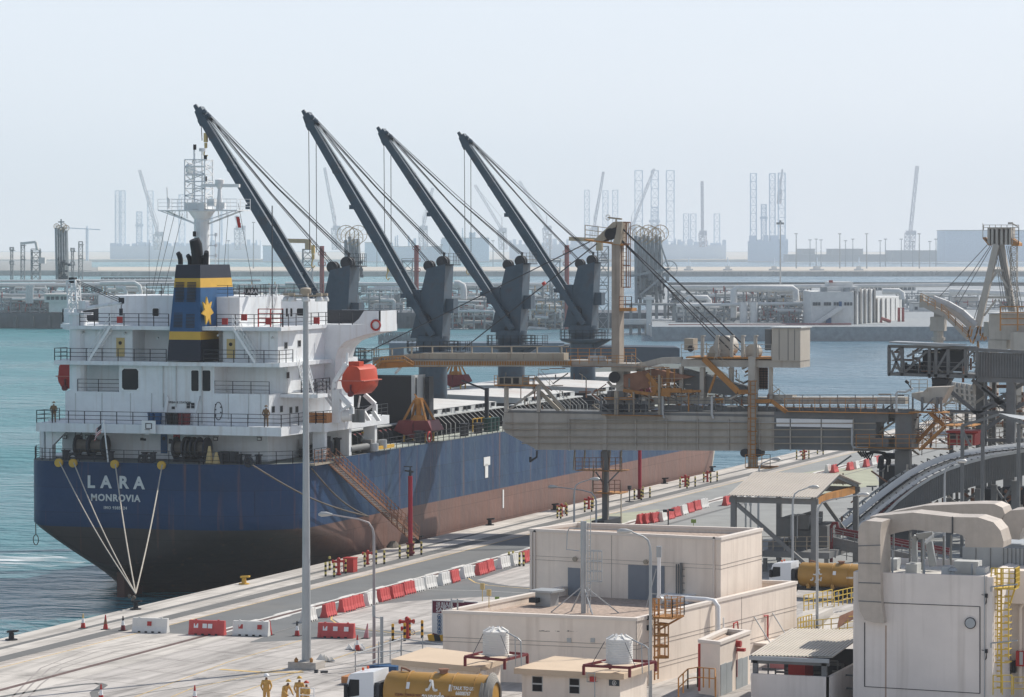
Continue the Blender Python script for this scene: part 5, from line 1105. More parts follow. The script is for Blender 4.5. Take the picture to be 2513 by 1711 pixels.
# ribbed gallery
b = MB(); P0 = G(2398, 864, U2); P1 = G(2700, 872, U2); Q0 = G(2398, 925, U2); n = 90
for k in range(n):
    y0 = P0.y+(P1.y-P0.y)*k/n; y1 = P0.y+(P1.y-P0.y)*(k+1)/n; x = U2-(.1 if k % 2 else 0); b.box(x, x+.15, y1, y0, Q0.z-.15*k/n*2, P0.z-.3*k/n)
b.build('ribbed_cladding', steel_d, tt)
b = MB(); b.box(U2, U2+4.2, P1.y, P0.y, Q0.z-.5, Q0.z); b.cut(); b.bar(G(2375, 857, U2-.15), G(2700, 874, U2-.15), .25, .3); b.build('gallery_beam', steel_d, tt)
b = MB(); b.bar(G(2482, 928, U2+.5), V((U2+.5, G(2482, 928, U2+.5).y, 0)), .8); b.cut(); b.bar(G(2406, 928, U2+3), V((U2+3, G(2406, 928, U2+3).y, 0)), .7); b.cut(); b.bar(G(2440, 925, U2+4), V((U2+4, G(2440, 925, U2+4).y, 0)), .35); b.cut(); b.bar(G(2420, 925, U2+1), V((U2+1, G(2420, 925, U2+1).y, 0)), .2); b.build('tower_column', steel_d, tt)
b = MB()
for (a, c) in (((2386, 932), (2475, 1008)), ((2326, 955), (2398, 1015)), ((2411, 950), (2482, 1005)), ((2486, 975), (2400, 1012)), ((2411, 1004), (2513, 940)), ((2486, 1005), (2560, 965)), ((2410, 1060), (2480, 1010)), ((2326, 1010), (2480, 1014)), ((2400, 1080), (2513, 1080))): b.bar(G(*a, U2+1), G(*c, U2+1), .32)
b.build('tower_brace', steel_d, tt)
b = MB(); b.ext([G(2285, 928, U2+1), G(2331, 930, U2+1), G(2322, 945, U2+1), G(2290, 943, U2+1)], (2, 0, 0)); b.cut(); q(b, 2287, 943, 2324, 950, 2, U2+1); b.build('chute_neck', dark, tt)
hp = thing('feed_hopper', 'brownish tapered steel hopper under the transfer house at the landside end of the loader', 'hopper', G(2285, 1010, U+1))
b = MB(); b.ext([G(2277, 951, U+1), G(2331, 949, U+1), G(2309, 992, U+1), G(2268, 990, U+1), G(2237, 975, U+1), G(2237, 965, U+1), G(2265, 962, U+1)], (2.4, 0, 0)); b.build('hopper_body', beige_s, hp)
b = MB()
for x in (2263, 2300, 2310): pl(b, [(x, 975), (x, 1012)], .2, None, U+.8)
pl(b, [(2262, 1010), (2290, 978)], .12, None, U+.8); pl(b, [(2240, 975), (2240, 1012)], .14, None, U+.8); b.build('hopper_leg', steel, hp)
b = MB(); b.rail([G(2235, 962, U+.8), G(2276, 962, U+.8)], 1.1, .06, 3, .7); b.build('railing', tan_s, hp)
b = MB(); b.cyl(G(2224, 940, U+.6), G(2228, 935, U+.6), .2, 8); b.bar(G(2226, 938, U+.6), G(2237, 955, U+.6), .08); b.build('floodlight', black, hp)
b = MB(); b.tube([G(2200, 1010, U-.3), G(2200, 965, U-.3), G(2204, 961, U-.3), G(2222, 962, U-.3), G(2240, 953, U-.3)], .1, 8); b.build('service_pipe', grey_w, hp)
st = thing('loader_stair', 'orange zigzag stair rising beside the landside end of the loader girder', 'stair', (U, 62, 0))
b = MB(); b.stair(G(2258, 1104, U-1), G(2318, 1048, U-1), 1, side=(1, 0, 0)); b.cut(); b.stair(G(2240, 1098, U+2.5), G(2300, 1030, U+2.5), 1, side=(1, 0, 0)); b.cut(); b.stair(G(2318, 1046, U+.5), G(2284, 1014, U+.5), 1, side=(1, 0, 0)); b.build('stair_flight', orst, st)
b = MB(); pb(b, 2315, 1044, 2385, 1048, U-1, U+3); b.build('landing', orst, st)
b = MB(); b.rail([G(2320, 1044, U-1), G(2385, 1044, U-1)], 1.1, .06, 3, .8); b.cut(); b.rail([G(2330, 1098, U-1), G(2385, 1098, U-1)], 1.1, .06, 3, .8); b.build('railing', tan_s, st)
b = MB(); pb(b, 2322, 1057, 2400, 1064, U+4, U+7); b.cut(); pb(b, 2325, 1064, 2392, 1094, U+4.2, U+6.8); b.cut(); solo('red_machine', b, red, 'red vehicle body with dark grille half hidden behind the loader stair', 'vehicle')
b = MB(); pb(b, 2331, 1064, 2345, 1078, U+4.0, U+4.15); b.cut(); pb(b, 2355, 1066, 2385, 1080, U+4, U+4.15); solo('grille_panel', b, dark, 'dark grille panels on the red vehicle body behind the stair', 'grille')
b = MB()
for (x0, y0, x1, y1) in ((2238, 1048, 2330, 1092), (2385, 1046, 2420, 1095)): pb(b, x0, y0, x1, y1, U+8, U+9)
# background wall of pale plates between the tower legs
pw = thing('storage_wall', 'pale ribbed steel wall leaning behind the transfer tower legs', 'wall', G(2370, 1000, 330))
b = MB(); b.ext([G(2320, 935, 330), G(2390, 945, 330), G(2400, 1005, 330), G(2335, 985, 330)], (.4, 0, 0)); b.build('wall_plate', grey_w, pw)
b = MB()
for k in range(6): x = 2330+k*12; b.bar(G(x, 938+k*1.5, 329.8), G(x+4, 985+k*3, 329.8), .25)
for k in range(3): b.bar(G(2322, 948+k*13, 329.8), G(2398, 960+k*14, 329.8), .2)
b.build('wall_rib', beige_s, pw)
# ---------------------------------------------------------------- rising belt conveyor with ribbed side
U3 = 283.0
cvy = thing('belt_conveyor', 'grey belt conveyor climbing in a curve to the right edge behind ribbed cladding', 'conveyor', (U3, 66, 0))
top = [(2169, 1268), (2205, 1232), (2245, 1201), (2285, 1176), (2330, 1154), (2380, 1137), (2436, 1123), (2513, 1110), (2620, 1098)]
bot = [(2169, 1300), (2205, 1276), (2245, 1250), (2285, 1232), (2330, 1214), (2380, 1197), (2436, 1182), (2513, 1167), (2620, 1155)]
def interp(L, x):
    for (a, y), (c, z) in zip(L, L[1:]):
        if x <= c: return y+(z-y)*(x-a)/(c-a)
    return L[-1][1]
b = MB(); x = 2169; k = 0
while x < 2610:
    u_ = U3-(.08 if k % 2 else 0); a = G(x, interp(top, x), u_); c = G(x+2.2, interp(top, x+2.2), u_); d = G(x+2.2, interp(bot, x+2.2), u_); e = G(x, interp(bot, x), u_)
    b.ext([a, c, d, e], (.12, 0, 0)); x += 2.2; k += 1
b.build('ribbed_cladding', steel, cvy)
line = [(2048, 1302), (2090, 1268), (2140, 1226), (2190, 1188), (2230, 1160), (2267, 1140), (2310, 1123), (2360, 1110), (2420, 1100), (2513, 1091), (2620, 1084)]
def off(L, dx, dy): return [(x+dx, y+dy) for x, y in L]
b = MB()
for k, (dx, dy) in enumerate(((0, 0), (6, 4), (22, 10), (30, 14))):
    pl(b, off(line, dx, dy), .3, .3, U3+4-k*.7); b.cut()
b.build('conveyor_stringer', white2, cvy)
b = MB(); pl(b, off(line, 15, 8), 1.3, .06, U3+2.6); b.build('belt', black, cvy)
b = MB(); pl(b, [(2030, 1300), (2085, 1255), (2140, 1212), (2190, 1175), (2230, 1152)], .14, .2, U3+5.5); b.cut(); pl(b, off(top, 0, -3), .2, .25, U3-.1); b.cut(); pl(b, [(2125, 1325), (2169, 1268)], .2, .25, U3-.1); b.build('side_rail', grey_w, cvy)
b = MB(); rr = random.Random(8)
for k in range(30):
    f = k/29; x = 2050+f*460; y = interp(line, x)
    b.bar(G(x-12, y-6, U3+5), G(x+52, y+22+8*(1-f), U3+.3), .08); 
    if k % 2: b.bar(G(x-12, y-6, U3+5), G(x-12, y+6, U3+5), .1); b.bar(G(x+40, y+20, U3+.8), G(x+52, y+40, U3+.8), .1)
b.build('cross_frame', steel_d, cvy)
b = MB(); pl(b, off(line, 34, 22), .12, None, U3+1.2); b.cut(); pl(b, off(line, -8, 4), .1, None, U3+5); b.build('fire_pipe', maroon, cvy)
b = MB()
for x, y in ((2260, 1250), (2330, 1222), (2400, 1200), (2440, 1190), (2490, 1180)):
    p = G(x, y, U3+2); b.bar(p, (p.x, p.y, 0), .5); b.cut()
for (a, c) in (((2330, 1225), (2400, 1262)), ((2400, 1205), (2330, 1262)), ((2440, 1195), (2490, 1262)), ((2490, 1185), (2440, 1262))): b.bar(G(*a, U3+2), G(*c, U3+2), .2); b.cut()
b.build('support_leg', steel_d, cvy)
b = MB(); q2 = lambda b, *a: pb(b, *a[:4], U3+a[4], U3+a[5]); q2(b, 2415, 1200, 2450, 1265, 6, 8); q2(b, 2460, 1195, 2520, 1260, 6, 8); q2(b, 2300, 1238, 2330, 1280, 6, 8); b.build('dark_plant', dark, cvy)
# return conveyors low down, red piped
b = MB(); b.ext([G(2043, 1318, 262), G(2235, 1360, 262), G(2235, 1386, 262), G(2043, 1345, 262)], (.3, 0, 0)); b.cut(); b.ext([G(2060, 1300, 266), G(2330, 1352, 266), G(2330, 1364, 266), G(2060, 1312, 266)], (.3, 0, 0)); cv2 = solo('side_conveyor', b, steel, 'low grey trough conveyor sloping down to the right below the rising belt', 'conveyor')
b = MB()
for dy in (0, 6, 13): b.tube([G(2050, 1296+dy, 261.5), G(2330, 1348+dy, 261.5)], .1, 6)
b.tube([G(2040, 1380, 261.5), G(2040, 1292, 261.5), G(2044, 1285, 261.5), G(2054, 1284, 261.5), G(2056, 1296, 261.5)], .14, 8); solo('red_pipework', b, maroon, 'dark red fire water pipes running along the low trough conveyor', 'pipework')
b = MB(); b.rail([G(2040, 1330, 261), G(2330, 1395, 261)], 1.1, .06, 3, 1.0); b.rail([G(2050, 1370, 262), G(2330, 1420, 262)], 1.1, .06, 3, 1.0); rr = random.Random(2)
for k in range(26): x = 2045+rr.random()*280; y = 1350+rr.random()*45; b.bar(G(x, y, 262+rr.random()*3), G(x+rr.random()*40-10, y+rr.random()*30, 262+rr.random()*3), .1)
solo('conveyor_supports', b, steel_d, 'tangle of dark trestle bars and handrails under the low trough conveyor', 'trestle')
def clutter(par, x0, x1, y0, y1, u0, u1, n, seed, name='trestle_member', ms=(steel_d, beige_s, rust), lo=.1, hi=.28):
    rr = random.Random(seed); b = MB()
    for k in range(n):
        x = x0+rr.random()*(x1-x0); y = y0+rr.random()*(y1-y0); L_ = 8+rr.random()*34; a_ = rr.choice((0, 0, 1, 1, .7, -.7)); u_ = u0+rr.random()*(u1-u0)
        b.cut(); b.bar(G(x, y, u_), G(x+(0 if a_ == 1 else L_), y+(L_ if a_ == 1 else L_*a_), u_), lo+rr.random()*(hi-lo))
    b.build(name, ms[0], par)
    for i, o in enumerate(b.objs): o.data.materials[0] = ms[i % len(ms)]
ts = thing('steel_trestle', 'weathered brown grey steel trestle crowded behind the rising belt conveyor', 'trestle', (306, 55, 0))
b = MB()
for x in (2335, 2372, 2430, 2468, 2505):
    for du in (0, 4): p = G(x, 1005, 304+du); b.bar(p, (p.x, p.y, 0), .35); b.cut()
b.build('column', steel_d, ts); b = MB()
for y in (1010, 1042, 1078): b.cut(); b.bar(G(2320, y, 304), G(2560, y+6, 304), .3); b.cut(); b.rail([G(2320, y, 303.7), G(2560, y+6, 303.7)], 1.1, .06, 3, 1.0)
b.build('walkway', beige_s, ts); clutter(ts, 2310, 2520, 985, 1085, 303, 308, 70, 3)
clutter(cvy, 2230, 2520, 1195, 1262, U3+2, U3+8, 70, 5); clutter(cvy, 2045, 2300, 1130, 1290, U3+4.5, U3+6.5, 0 or 40, 6, hi=.16)
clutter(tt, 2186, 2395, 858, 918, U2+.5, U2+4, 60, 7, 'inner_steelwork', hi=.2); clutter(tt, 2380, 2513, 935, 1010, U2+1, U2+5, 30, 8, 'inner_steelwork'); clutter(ldr, 1440, 1640, 955, 1015, U-.3, U+3, 60, 9, 'trolley_steelwork', (steel, rust, tan_s), .06, .16); clutter(ldr, 1240, 1440, 900, 1008, U+.4, U+3, 26, 10, 'walkway_steelwork', (tan_s, rust, steel), .05, .12); clutter(ldr, 1640, 1895, 965, 1010, U, U+3, 50, 11, 'belt_steelwork', (steel, rust, beige_s), .05, .14); clutter(ldr, 2150, 2330, 965, 1100, U+.5, U+3.5, 50, 12, 'tail_steelwork', (steel_d, rust, tan_s), .06, .18)
# ---------------------------------------------------------------- canopy shed over the conveyor tail
cs = thing('canopy_shed', 'open steel shed with a ribbed cream gable roof over the conveyor tail', 'shed', (262, 71, 0))
u0 = 254.0; e0 = gu(1788, 1213, u0); e1 = gu(2006, 1217, u0); zE = e0.z; ur = 261.5; r0 = gu(1826, 1159, ur); r1 = gu(2063, 1164, ur); zR = r1.z; ub = 2*ur-u0
b = MB(); n = 60
for k in range(n):
    y0 = e0.y+(e1.y-e0.y)*k/n; y1 = e0.y+(e1.y-e0.y)*(k+1)/n; h = .05 if k % 2 else 0
    for (ua, za, ub_, zb) in ((u0-.4, zE-.05, ur, zR), (ur, zR, ub+.4, zE-.05)): b.ext([(ua, y0, za+h), (ua, y1, za+h), (ub_, y1, zb+h), (ub_, y0, zb+h)], (0, 0, -.06))
b.build('ribbed_roof', mat('ribbed_roof', (.5, .45, .39), .6, var=.06), cs)
b = MB()
for y in (e0.y-.35, e1.y+.35):
    for u_ in (u0+.3, ub-.3): b.bar((u_, y, 0), (u_, y, zE-.1), .42); b.cut()
b.build('column', steel, cs)
b = MB(); b.bar((u0+.3, e0.y, zE-.45), (u0+.3, e1.y, zE-.45), .25, .45); b.cut(); b.bar((ub-.3, e0.y, zE-.45), (ub-.3, e1.y, zE-.45), .25, .45); b.cut()
for y in (e0.y-.3, e1.y+.3): b.bar((u0, y, zE-.2), (ur, y, zR-.2), .22, .3); b.bar((ur, y, zR-.2), (ub, y, zE-.2), .22, .3); b.cut()
b.bar((u0+.3, e0.y-.6, zE-.8), (u0+.3, e1.y+.6, .8), .3); b.cut(); b.bar((ub-.3, (e0.y+e1.y)/2, zE-.8), (ub-.3, e1.y+.5, 1.6), .3); b.build('roof_beam', steel, cs)
b = MB(); b.box(u0+.8, ub-.8, e1.y+.3, e1.y+.7, zE-.75, zE-.15); b.build('crane_beam', orst, cs)
b = MB(); rr = random.Random(4)
skid = thing('tail_machinery', 'dark grey drive machinery and platform standing under the ribbed shed', 'machinery', (262, 70, 0))
for (x0, y0, x1, y1, d) in ((1910, 1272, 1955, 1318, 2), (1955, 1265, 1985, 1300, 2), (1935, 1300, 1990, 1340, 2.5), (1990, 1290, 2030, 1350, 2), (1885, 1330, 1920, 1352, 2)): pb(b, x0, y0, x1, y1, 262+rr.random()*2, 262+3+d); b.cut()
b.build('drive_housing', steel_d, skid)
b = MB(); pb(b, 1870, 1352, 2035, 1372, 258, 264); b.build('platform', steel, skid)
b = MB(); b.rail([gu(1870, 1352, 258), gu(2035, 1352, 258)], 1.15, .06, 3, .9); b.build('railing', tan_s, skid)
b = MB()
for x in (1878, 1912, 1950, 1990, 2028): p = gu(x, 1370, 258.5); b.bar(p, (p.x, p.y, 0), .3); b.cut()
b.build('platform_leg', steel_d, skid)
b = MB()
for (x, y) in ((1941, 1264), (1957, 1262), (1996, 1270)): p = gu(x, y, 261); b.bar(p, p-Z_*2, .07); b.bar(p, p-Y_*.7, .07); b.cut()
b.build('pipe_frame', galv, skid)
# small open canopy by the transfer tower
c2 = thing('small_canopy', 'small open canopy with a low pitched pale roof in front of the transfer tower', 'canopy', (275, 52, 0))
a = G(2360, 1045, 276); r = G(2453, 1017, 279); e = G(2530, 1045, 276); b = MB(); b.ext([a, G(2360, 1045, 282), G(2453, 1014, 282), G(2453, 1017, 276)], (0, 0, -.12)); b.cut(); b.face([G(2453, 1017, 276), G(2453, 1014, 282), G(2600, 1030, 282), G(2600, 1050, 276)]); b.build('roof_sheet', galv, c2)
b = MB(); b.bar(a, G(2453, 1017, 276), .25); b.bar(G(2453, 1018, 276), G(2560, 1055, 276), .25); b.build('rafter', steel_d, c2)
b = MB(); 
for x, y in ((2362, 1046), (2412, 1040), (2500, 1040)): p = G(x, y, 276.3); b.bar(p, (p.x, p.y, 0), .28); b.cut()
b.bar(G(2364, 1060, 276.3), G(2382, 1096, 276.3), .2); b.build('post', steel_d, c2)
# ---------------------------------------------------------------- second ship loader, farther along the quay
U5 = 500.0; l2 = thing('ship_loader', 'hazy second ship loader with a tall leaning A frame mast near the right edge', 'ship loader', (U5, 93, 0))
H5 = lambda x, y, d=0: gu(x, y, U5+d)
b = MB(); b.bar(H5(2446, 600), H5(2400, 800), .95, 1.1); b.cut(); b.bar(H5(2456, 600, 1), H5(2492, 800, 1), .95, 1.1); b.cut(); b.bar(H5(2434, 664), H5(2463, 664), .4); b.cut(); b.bar(H5(2445, 668), H5(2422, 707), .35); b.cut(); b.bar(H5(2450, 668), H5(2474, 707), .35); b.cut(); b.bar(H5(2421, 730), H5(2478, 730), .35); b.cut(); b.bar(H5(2445, 735), H5(2415, 775), .3); b.cut(); b.bar(H5(2450, 735), H5(2465, 760), .3); b.build('mast_leg', far_tan, l2)
b = MB()
for x in (2427, 2436, 2447, 2459, 2470, 2480): b.box(U5-.4, U5+2.8, H5(x+2.8, 600).y, H5(x-2.8, 600).y, H5(x, 601).z, H5(x, 559).z); b.cut()
b.box(U5-.3, U5+2.6, H5(2482, 600).y, H5(2426, 600).y, H5(2450, 562).z, H5(2450, 559).z); b.build('sheave_frame', far_tan, l2)
b = MB(); b.ext([H5(2412, 582, -.5), H5(2426, 600, -.5), H5(2426, 603, -.5), H5(2411, 585, -.5)], (3, 0, 0)); b.cut(); b.ext([H5(2482, 585, -.5), H5(2500, 597, -.5), H5(2500, 604, -.5), H5(2482, 604, -.5)], (3, 0, 0)); b.build('head_platform', orst, l2)
b = MB(); b.rail([H5(2412, 582, -.5), H5(2412, 580, 2.5)], 2, .1, 4, 1); b.rail([H5(2414, 565, -.5), H5(2500, 565, -.5)], .8, .1, 2, .9); b.rail([H5(2500, 600, -.5), H5(2500, 600, 2.5)], 2.6, .1, 5, 1); b.rail([H5(2485, 600, -.5), H5(2500, 600, -.5)], 2.6, .1, 5, 1); b.build('railing', far_tan, l2)
b = MB(); b.truss(H5(2488, 604), H5(2488, 770), 1.0, 1.0, 18, .1); b.cut(); b.bar(H5(2474, 548), H5(2486, 548), .3); b.bar(H5(2482, 548), H5(2498, 556), .2); b.build('ladder_cage', far_tan, l2)
b = MB()
for (a, c, d, e) in ((2423, 601, 2306, 728), (2430, 604, 2345, 730), (2434, 604, 2352, 745), (2420, 690, 2388, 790)): b.bar(H5(a, c), H5(d, e), .1); b.cut()
for k in range(5): b.bar(H5(2440+k*3, 600), H5(2462+k*7, 770), .09); b.cut()
for k in range(3): b.bar(H5(2470+k*4, 603), H5(2500+k*6, 770), .09); b.cut()
b.build('stay_cable', steel_d, l2)
b = MB(); bm_ = [(2290, 735), (2325, 748), (2360, 768), (2395, 800)]; pl(b, bm_, 1.4, 1.2, U5); b.build('boom_belt', mat('belt_pale', (.5, .5, .5), .5), l2)
b = MB(); pl(b, off(bm_, 0, -8), .3, .3, U5+2); b.cut(); pl(b, [(2262, 744), (2290, 758), (2320, 772), (2345, 795), (2378, 830)], .5, .9, U5-2); b.cut(); pl(b, off(bm_, -6, 8), .2, .9, U5-1); b.build('boom_girder', far_tan, l2)
b = MB(); b.rail([H5(2310, 765, -3), H5(2345, 800, -3), H5(2378, 832, -3)], 1.2, .1, 3, 1.5); b.cut(); b.rail([H5(2260, 742, -3), H5(2295, 760, -3)], 1.4, .1, 3, 1.5); b.build('railing', orst, l2)
b = MB(); c = H5(2303, 850); b.cyl(c, H5(2303, 800), .8, 12); b.cyl(H5(2303, 835), H5(2303, 828), 1.1, 12); b.cut(); b.cbox(H5(2303, 795), 2, 2.2, 2.2); b.cut(); pb(b, 2292, 738, 2312, 790, U5, U5+2); b.cut(); pb(b, 2281, 798, 2292, 806, U5, U5+1.5); b.cut(); pb(b, 2256, 724, 2266, 755, U5, U5+1.5); b.build('loading_spout', far_tan, l2)
b = MB(); pb(b, 2427, 771, 2560, 835, U5-30, U5-22); hs = b.build('machinery_house', beige_s, l2)
b = MB(); pb(b, 2424, 768, 2562, 771.5, U5-30.5, U5-21.5); b.build('house_roof', grey_w, hs)
b = MB(); pb(b, 2425, 835, 2470, 858, U5-30, U5-24); b.cut(); pb(b, 2414, 790, 2426, 826, U5-25, U5-22); b.cut(); pb(b, 2480, 815, 2540, 860, U5-32, U5-28); b.build('lower_cabin', beige_s, l2)
b = MB(); rr = random.Random(9)
for k in range(22): x = 2370+rr.random()*60; y = 800+rr.random()*40; b.bar(H5(x, y, -5), H5(x+rr.random()*16-8, y+18, -5), .22)
b.rail([H5(2455, 812, -32), H5(2540, 812, -32)], 3.5, .2, 4, 3); b.build('platform_frame', orst, l2)
b = MB(); b.bar(H5(2440, 860, -3), V((U5, H5(2440, 860).y, 0)), 1.2); b.bar(H5(2500, 860, -3), V((U5, H5(2500, 860).y, 0)), 1.2); b.build('portal_leg', far_tan, l2)
# ---------------------------------------------------------------- yard buildings
def inset(P, t):
    n = len(P); A = sum(P[i].x*P[(i+1) % n].y-P[(i+1) % n].x*P[i].y for i in range(n)); s = 1 if A > 0 else -1; out = []
    for i in range(n):
        p, c, q = P[i-1], P[i], P[(i+1) % n]; d1 = (c-p).normalized(); d2 = (q-c).normalized()
        n1 = V((-d1.y, d1.x))*s; n2 = V((-d2.y, d2.x))*s; m_ = (n1+n2).normalized(); out.append(c+m_*(t/max(.3, m_.dot(n1))))
    return out
def hall(par, P, z0, zt, par_h=.55, t=.28, wall=wallc, roofm=gravel, cope=.14):
    P = [V((p[0], p[1])) for p in P]; n = len(P)
    b = MB()
    for i in range(n): a, c = P[i], P[(i+1) % n]; b.face([(a.x, a.y, z0), (c.x, c.y, z0), (c.x, c.y, zt), (a.x, a.y, zt)])
    Q = inset(P, t)
    for i in range(n): a, c = Q[i], Q[(i+1) % n]; b.face([(c.x, c.y, zt-par_h), (a.x, a.y, zt-par_h), (a.x, a.y, zt), (c.x, c.y, zt)])
    b.build('wall', wall, par)
    O = inset(P, -.06); I = inset(P, t+.05); b = MB()
    for i in range(n):
        j = (i+1) % n
        b.add([(O[i].x, O[i].y, zt-cope), (O[j].x, O[j].y, zt-cope), (O[j].x, O[j].y, zt+.05), (O[i].x, O[i].y, zt+.05), (I[i].x, I[i].y, zt-cope), (I[j].x, I[j].y, zt-cope), (I[j].x, I[j].y, zt+.05), (I[i].x, I[i].y, zt+.05)], [(0, 1, 2, 3), (3, 2, 6, 7), (5, 4, 7, 6)])
    b.build('coping', capc, par)
    b = MB(); b.face([(q.x, q.y, zt-par_h) for q in Q]); b.build('roof', roofm, par)
ZL, ZU = 4.2, 7.9
A = gz(1087, 1500, ZL); B = gz(1563, 1519, ZL); C = gz(1955, 1428, ZL); D = gz(1310, 1440, ZL)
eX = (C-B).normalized(); eY = (A-B).normalized(); eX.z = eY.z = 0
bl = thing('office_building', 'large two tier beige building with flat gravel roofs filling the foreground centre', 'building', (B.x+8, B.y+6, 0))
hall(bl, [B, A, A+eX*24, B+eX*(C-B).length+eY*13, B+eX*(C-B).length], 0, ZL)
E_ = gz(1300, 1299, ZU); F_ = gz(1769, 1321, ZU); G_ = gz(1870, 1298, ZU); K_ = gz(1412, 1284, ZU)
hall(bl, [F_, E_, K_, K_+(G_-F_)*.0+(G_-K_)], ZL-.6, ZU, .35)
# front wall frame of the upper block
eU = (E_-F_).normalized(); nU = V((-eU.y, eU.x, 0)); nU = nU if nU.x < 0 else -nU
def onwall(px, py, O, n):      # picture point on the vertical wall through O with normal n
    d = ray(px, py); c0 = V((0, 0, CH)); t = (O-c0).dot(n)/d.dot(n); return c0+d*t
def wbox(b, O, n, x0, y0, x1, y1, t0=0, t1=.05):
    p = onwall(x0, y0, O, n); q = onwall(x1, y1, O, n); q2 = V((q.x, q.y, p.z)); p2 = V((p.x, p.y, q.z)); b.ext([p+n*t0, q2+n*t0, q+n*t0, p2+n*t0], n*(t1-t0)); return b
W = lambda b, *a, **k: wbox(b, F_, nU, *a, **k)
b = MB(); W(b, 1394, 1393, 1424, 1476, t0=-.03, t1=.03); b.cut(); W(b, 1542, 1386, 1588, 1484, t0=-.03, t1=.03); b.cut(); W(b, 1588.6, 1387, 1631, 1486, t0=-.03, t1=.03)
b.build('door', doorg, bl)
b = MB()
for x, y in ((1412, 1372), (1586, 1379)): p = onwall(x, y, F_, nU); b.cyl(p, p+nU*.15, .16, 14); b.cut()
b.build('wall_lamp', tan_s, bl, 40)
b = MB()
for x, y0, y1 in ((1313, 1306, 1456), (1753, 1322, 1468), (1306, 1304, 1450)): b.cyl(onwall(x, y0, F_, nU)+nU*.08, onwall(x, y1, F_, nU)+nU*.08, .07, 8); b.cut()
b.build('downpipe', capc, bl, 40)
b = MB()
for x in (1313, 1753): p = onwall(x, 1304 if x < 1500 else 1321, F_, nU); b.cyl(p, p+nU*.08, .09, 10); b.cut()
b.build('roof_outlet', black, bl)
b = MB(); jl = MB()
for (y0, y1) in ((1353, 1372), (1361, 1379)): pass
for z in (6.15, 5.9):
    a = E_.copy(); a.z = z; c = F_.copy(); c.z = z; b.bar(a+nU*.005, c+nU*.005, .02); d = G_.copy(); d.z = z; b.bar(c, d, .03)
p = onwall(1501, 1310, F_, nU); q = onwall(1501, 1480, F_, nU); b.bar(p, q, .03)
b.build('wall_joint', mat('joint', (.3, .26, .23), .9), bl)
# front wall of the lower tier
eL = eY; nL = V((-eL.y, eL.x, 0)); nL = nL if nL.x < 0 else -nL; nR = V((-eX.y, eX.x, 0)); nR = nR if nR.y < 0 else -nR
WL = lambda b, *a, **k: wbox(b, B, nL, *a, **k); WR = lambda b, *a, **k: wbox(b, B, nR, *a, **k)
b = MB(); 
for z in (2.6, 2.35): a = A.copy(); a.z = z; c = B.copy(); c.z = z; d = C.copy(); d.z = z; b.bar(a, c, .03); b.bar(c, d, .03)
for z in (1.15, .9): c = B.copy(); c.z = z; d = C.copy(); d.z = z; b.bar(c, d, .03)
b.bar(onwall(1562, 1522, B, nL)+nL*.01, onwall(1562, 1700, B, nL)+nL*.01, .04); b.bar(onwall(1820, 1460, B, nR), onwall(1820, 1600, B, nR), .03); b.build('wall_joint', MC['joint'], bl)
b = MB()
for x in (1397, 1455): WL(b, x-5, 1566, x+5, 1577, t0=0, t1=.06); b.cut()
b.build('wall_plate', galv, bl)
b = MB(); rr = random.Random(1)
for k in range(16): x = 1320+rr.random()*95; WL(b, x, 1547+rr.random()*3, x+2+rr.random()*6, 1548.5+rr.random()*3, t0=0, t1=.012); b.cut()
b.build('wall_mark', mat('wall_mark', (.3, .26, .23), .9), bl)
b = MB(); WR(b, 1587, 1511, 1594, 1520, t0=0, t1=.2); b.cut(); WR(b, 1587, 1535, 1594, 1546, t0=0, t1=.2)
b.build('camera_box', black, bl)
# big white pipe over the parapet and down the sunny wall
b = MB(); p1 = onwall(1749, 1476, B, nR)+nR*.35; p2 = onwall(1749, 1566, B, nR)+nR*.35; z_ = p1.z; b.tube([p1-nR*4.2+Z_*.1, p1-nR*.8+Z_*.08, p1-nR*.25+Z_*.02, p1-Z_*.3, p2], .17, 12); b.cut(); p = onwall(1770, 1515, B, nR)+nR*.15; b.tube([p, p-Z_*1.3, p-Z_*1.5+nR*.3], .06, 8); b.build('vent_pipe', white2, bl, 60)
# roof things of the lower tier
def roofpt(px, py, z=3.65): return gz(px, py, z)
t = thing('roof_air_cooler', 'small grey green roof ventilator with a wide lid at the left of the lower roof', 'ventilator', roofpt(1332, 1490)); p = roofpt(1334, 1488)
b = MB(BF); l = BF.l(p); b.box(l.x-.1, l.x+1, l.y-.55, l.y+.55, 3.65, 4.55); b.build('body', galv, t); b = MB(BF); b.box(l.x-.4, l.x+1.3, l.y-.85, l.y+.85, 4.55, 4.68); b.build('lid', galv, t); b = MB(BF); b.box(l.x-.6, l.x-.1, l.y+.2, l.y+.75, 3.9, 4.2); b.build('intake', dark, t)
rm = thing('radio_mast', 'grey guyed radio mast with a small caged ladder on the lower roof', 'mast', roofpt(1432, 1505)); p = roofpt(1432, 1505); top_z = CH-(1280-610)/FP*(p.x*FW.x+p.y*FW.y)
b = MB(); b.cyl(p, (p.x, p.y, 6.3+1.1), .17, 10); b.cyl((p.x, p.y, 6.3+1.1), (p.x, p.y, top_z), .2, 10); b.build('mast_tube', galv, rm, 40)
b = MB(BF); l = BF.l(p)
for (dx, dy) in ((-.6, 2.0), (.6, 1.2), (-.5, -.9), (1, -2.0)): b.bar((l.x, l.y, 5.4), (l.x+dx, l.y+dy, 3.65), .07); b.cut()
b.build('guy_strut', galv, rm)
b = MB(BF); b.ladder((l.x, l.y-.4, 3.7), (l.x, l.y-.4, top_z-.1), .35, (1, 0, 0), .04); b.cage((l.x, l.y-.4, 5.7), (l.x, l.y-.4, 7.6), (0, -1, 0), .6, .9, .55, .04); b.build('caged_ladder', galv, rm)
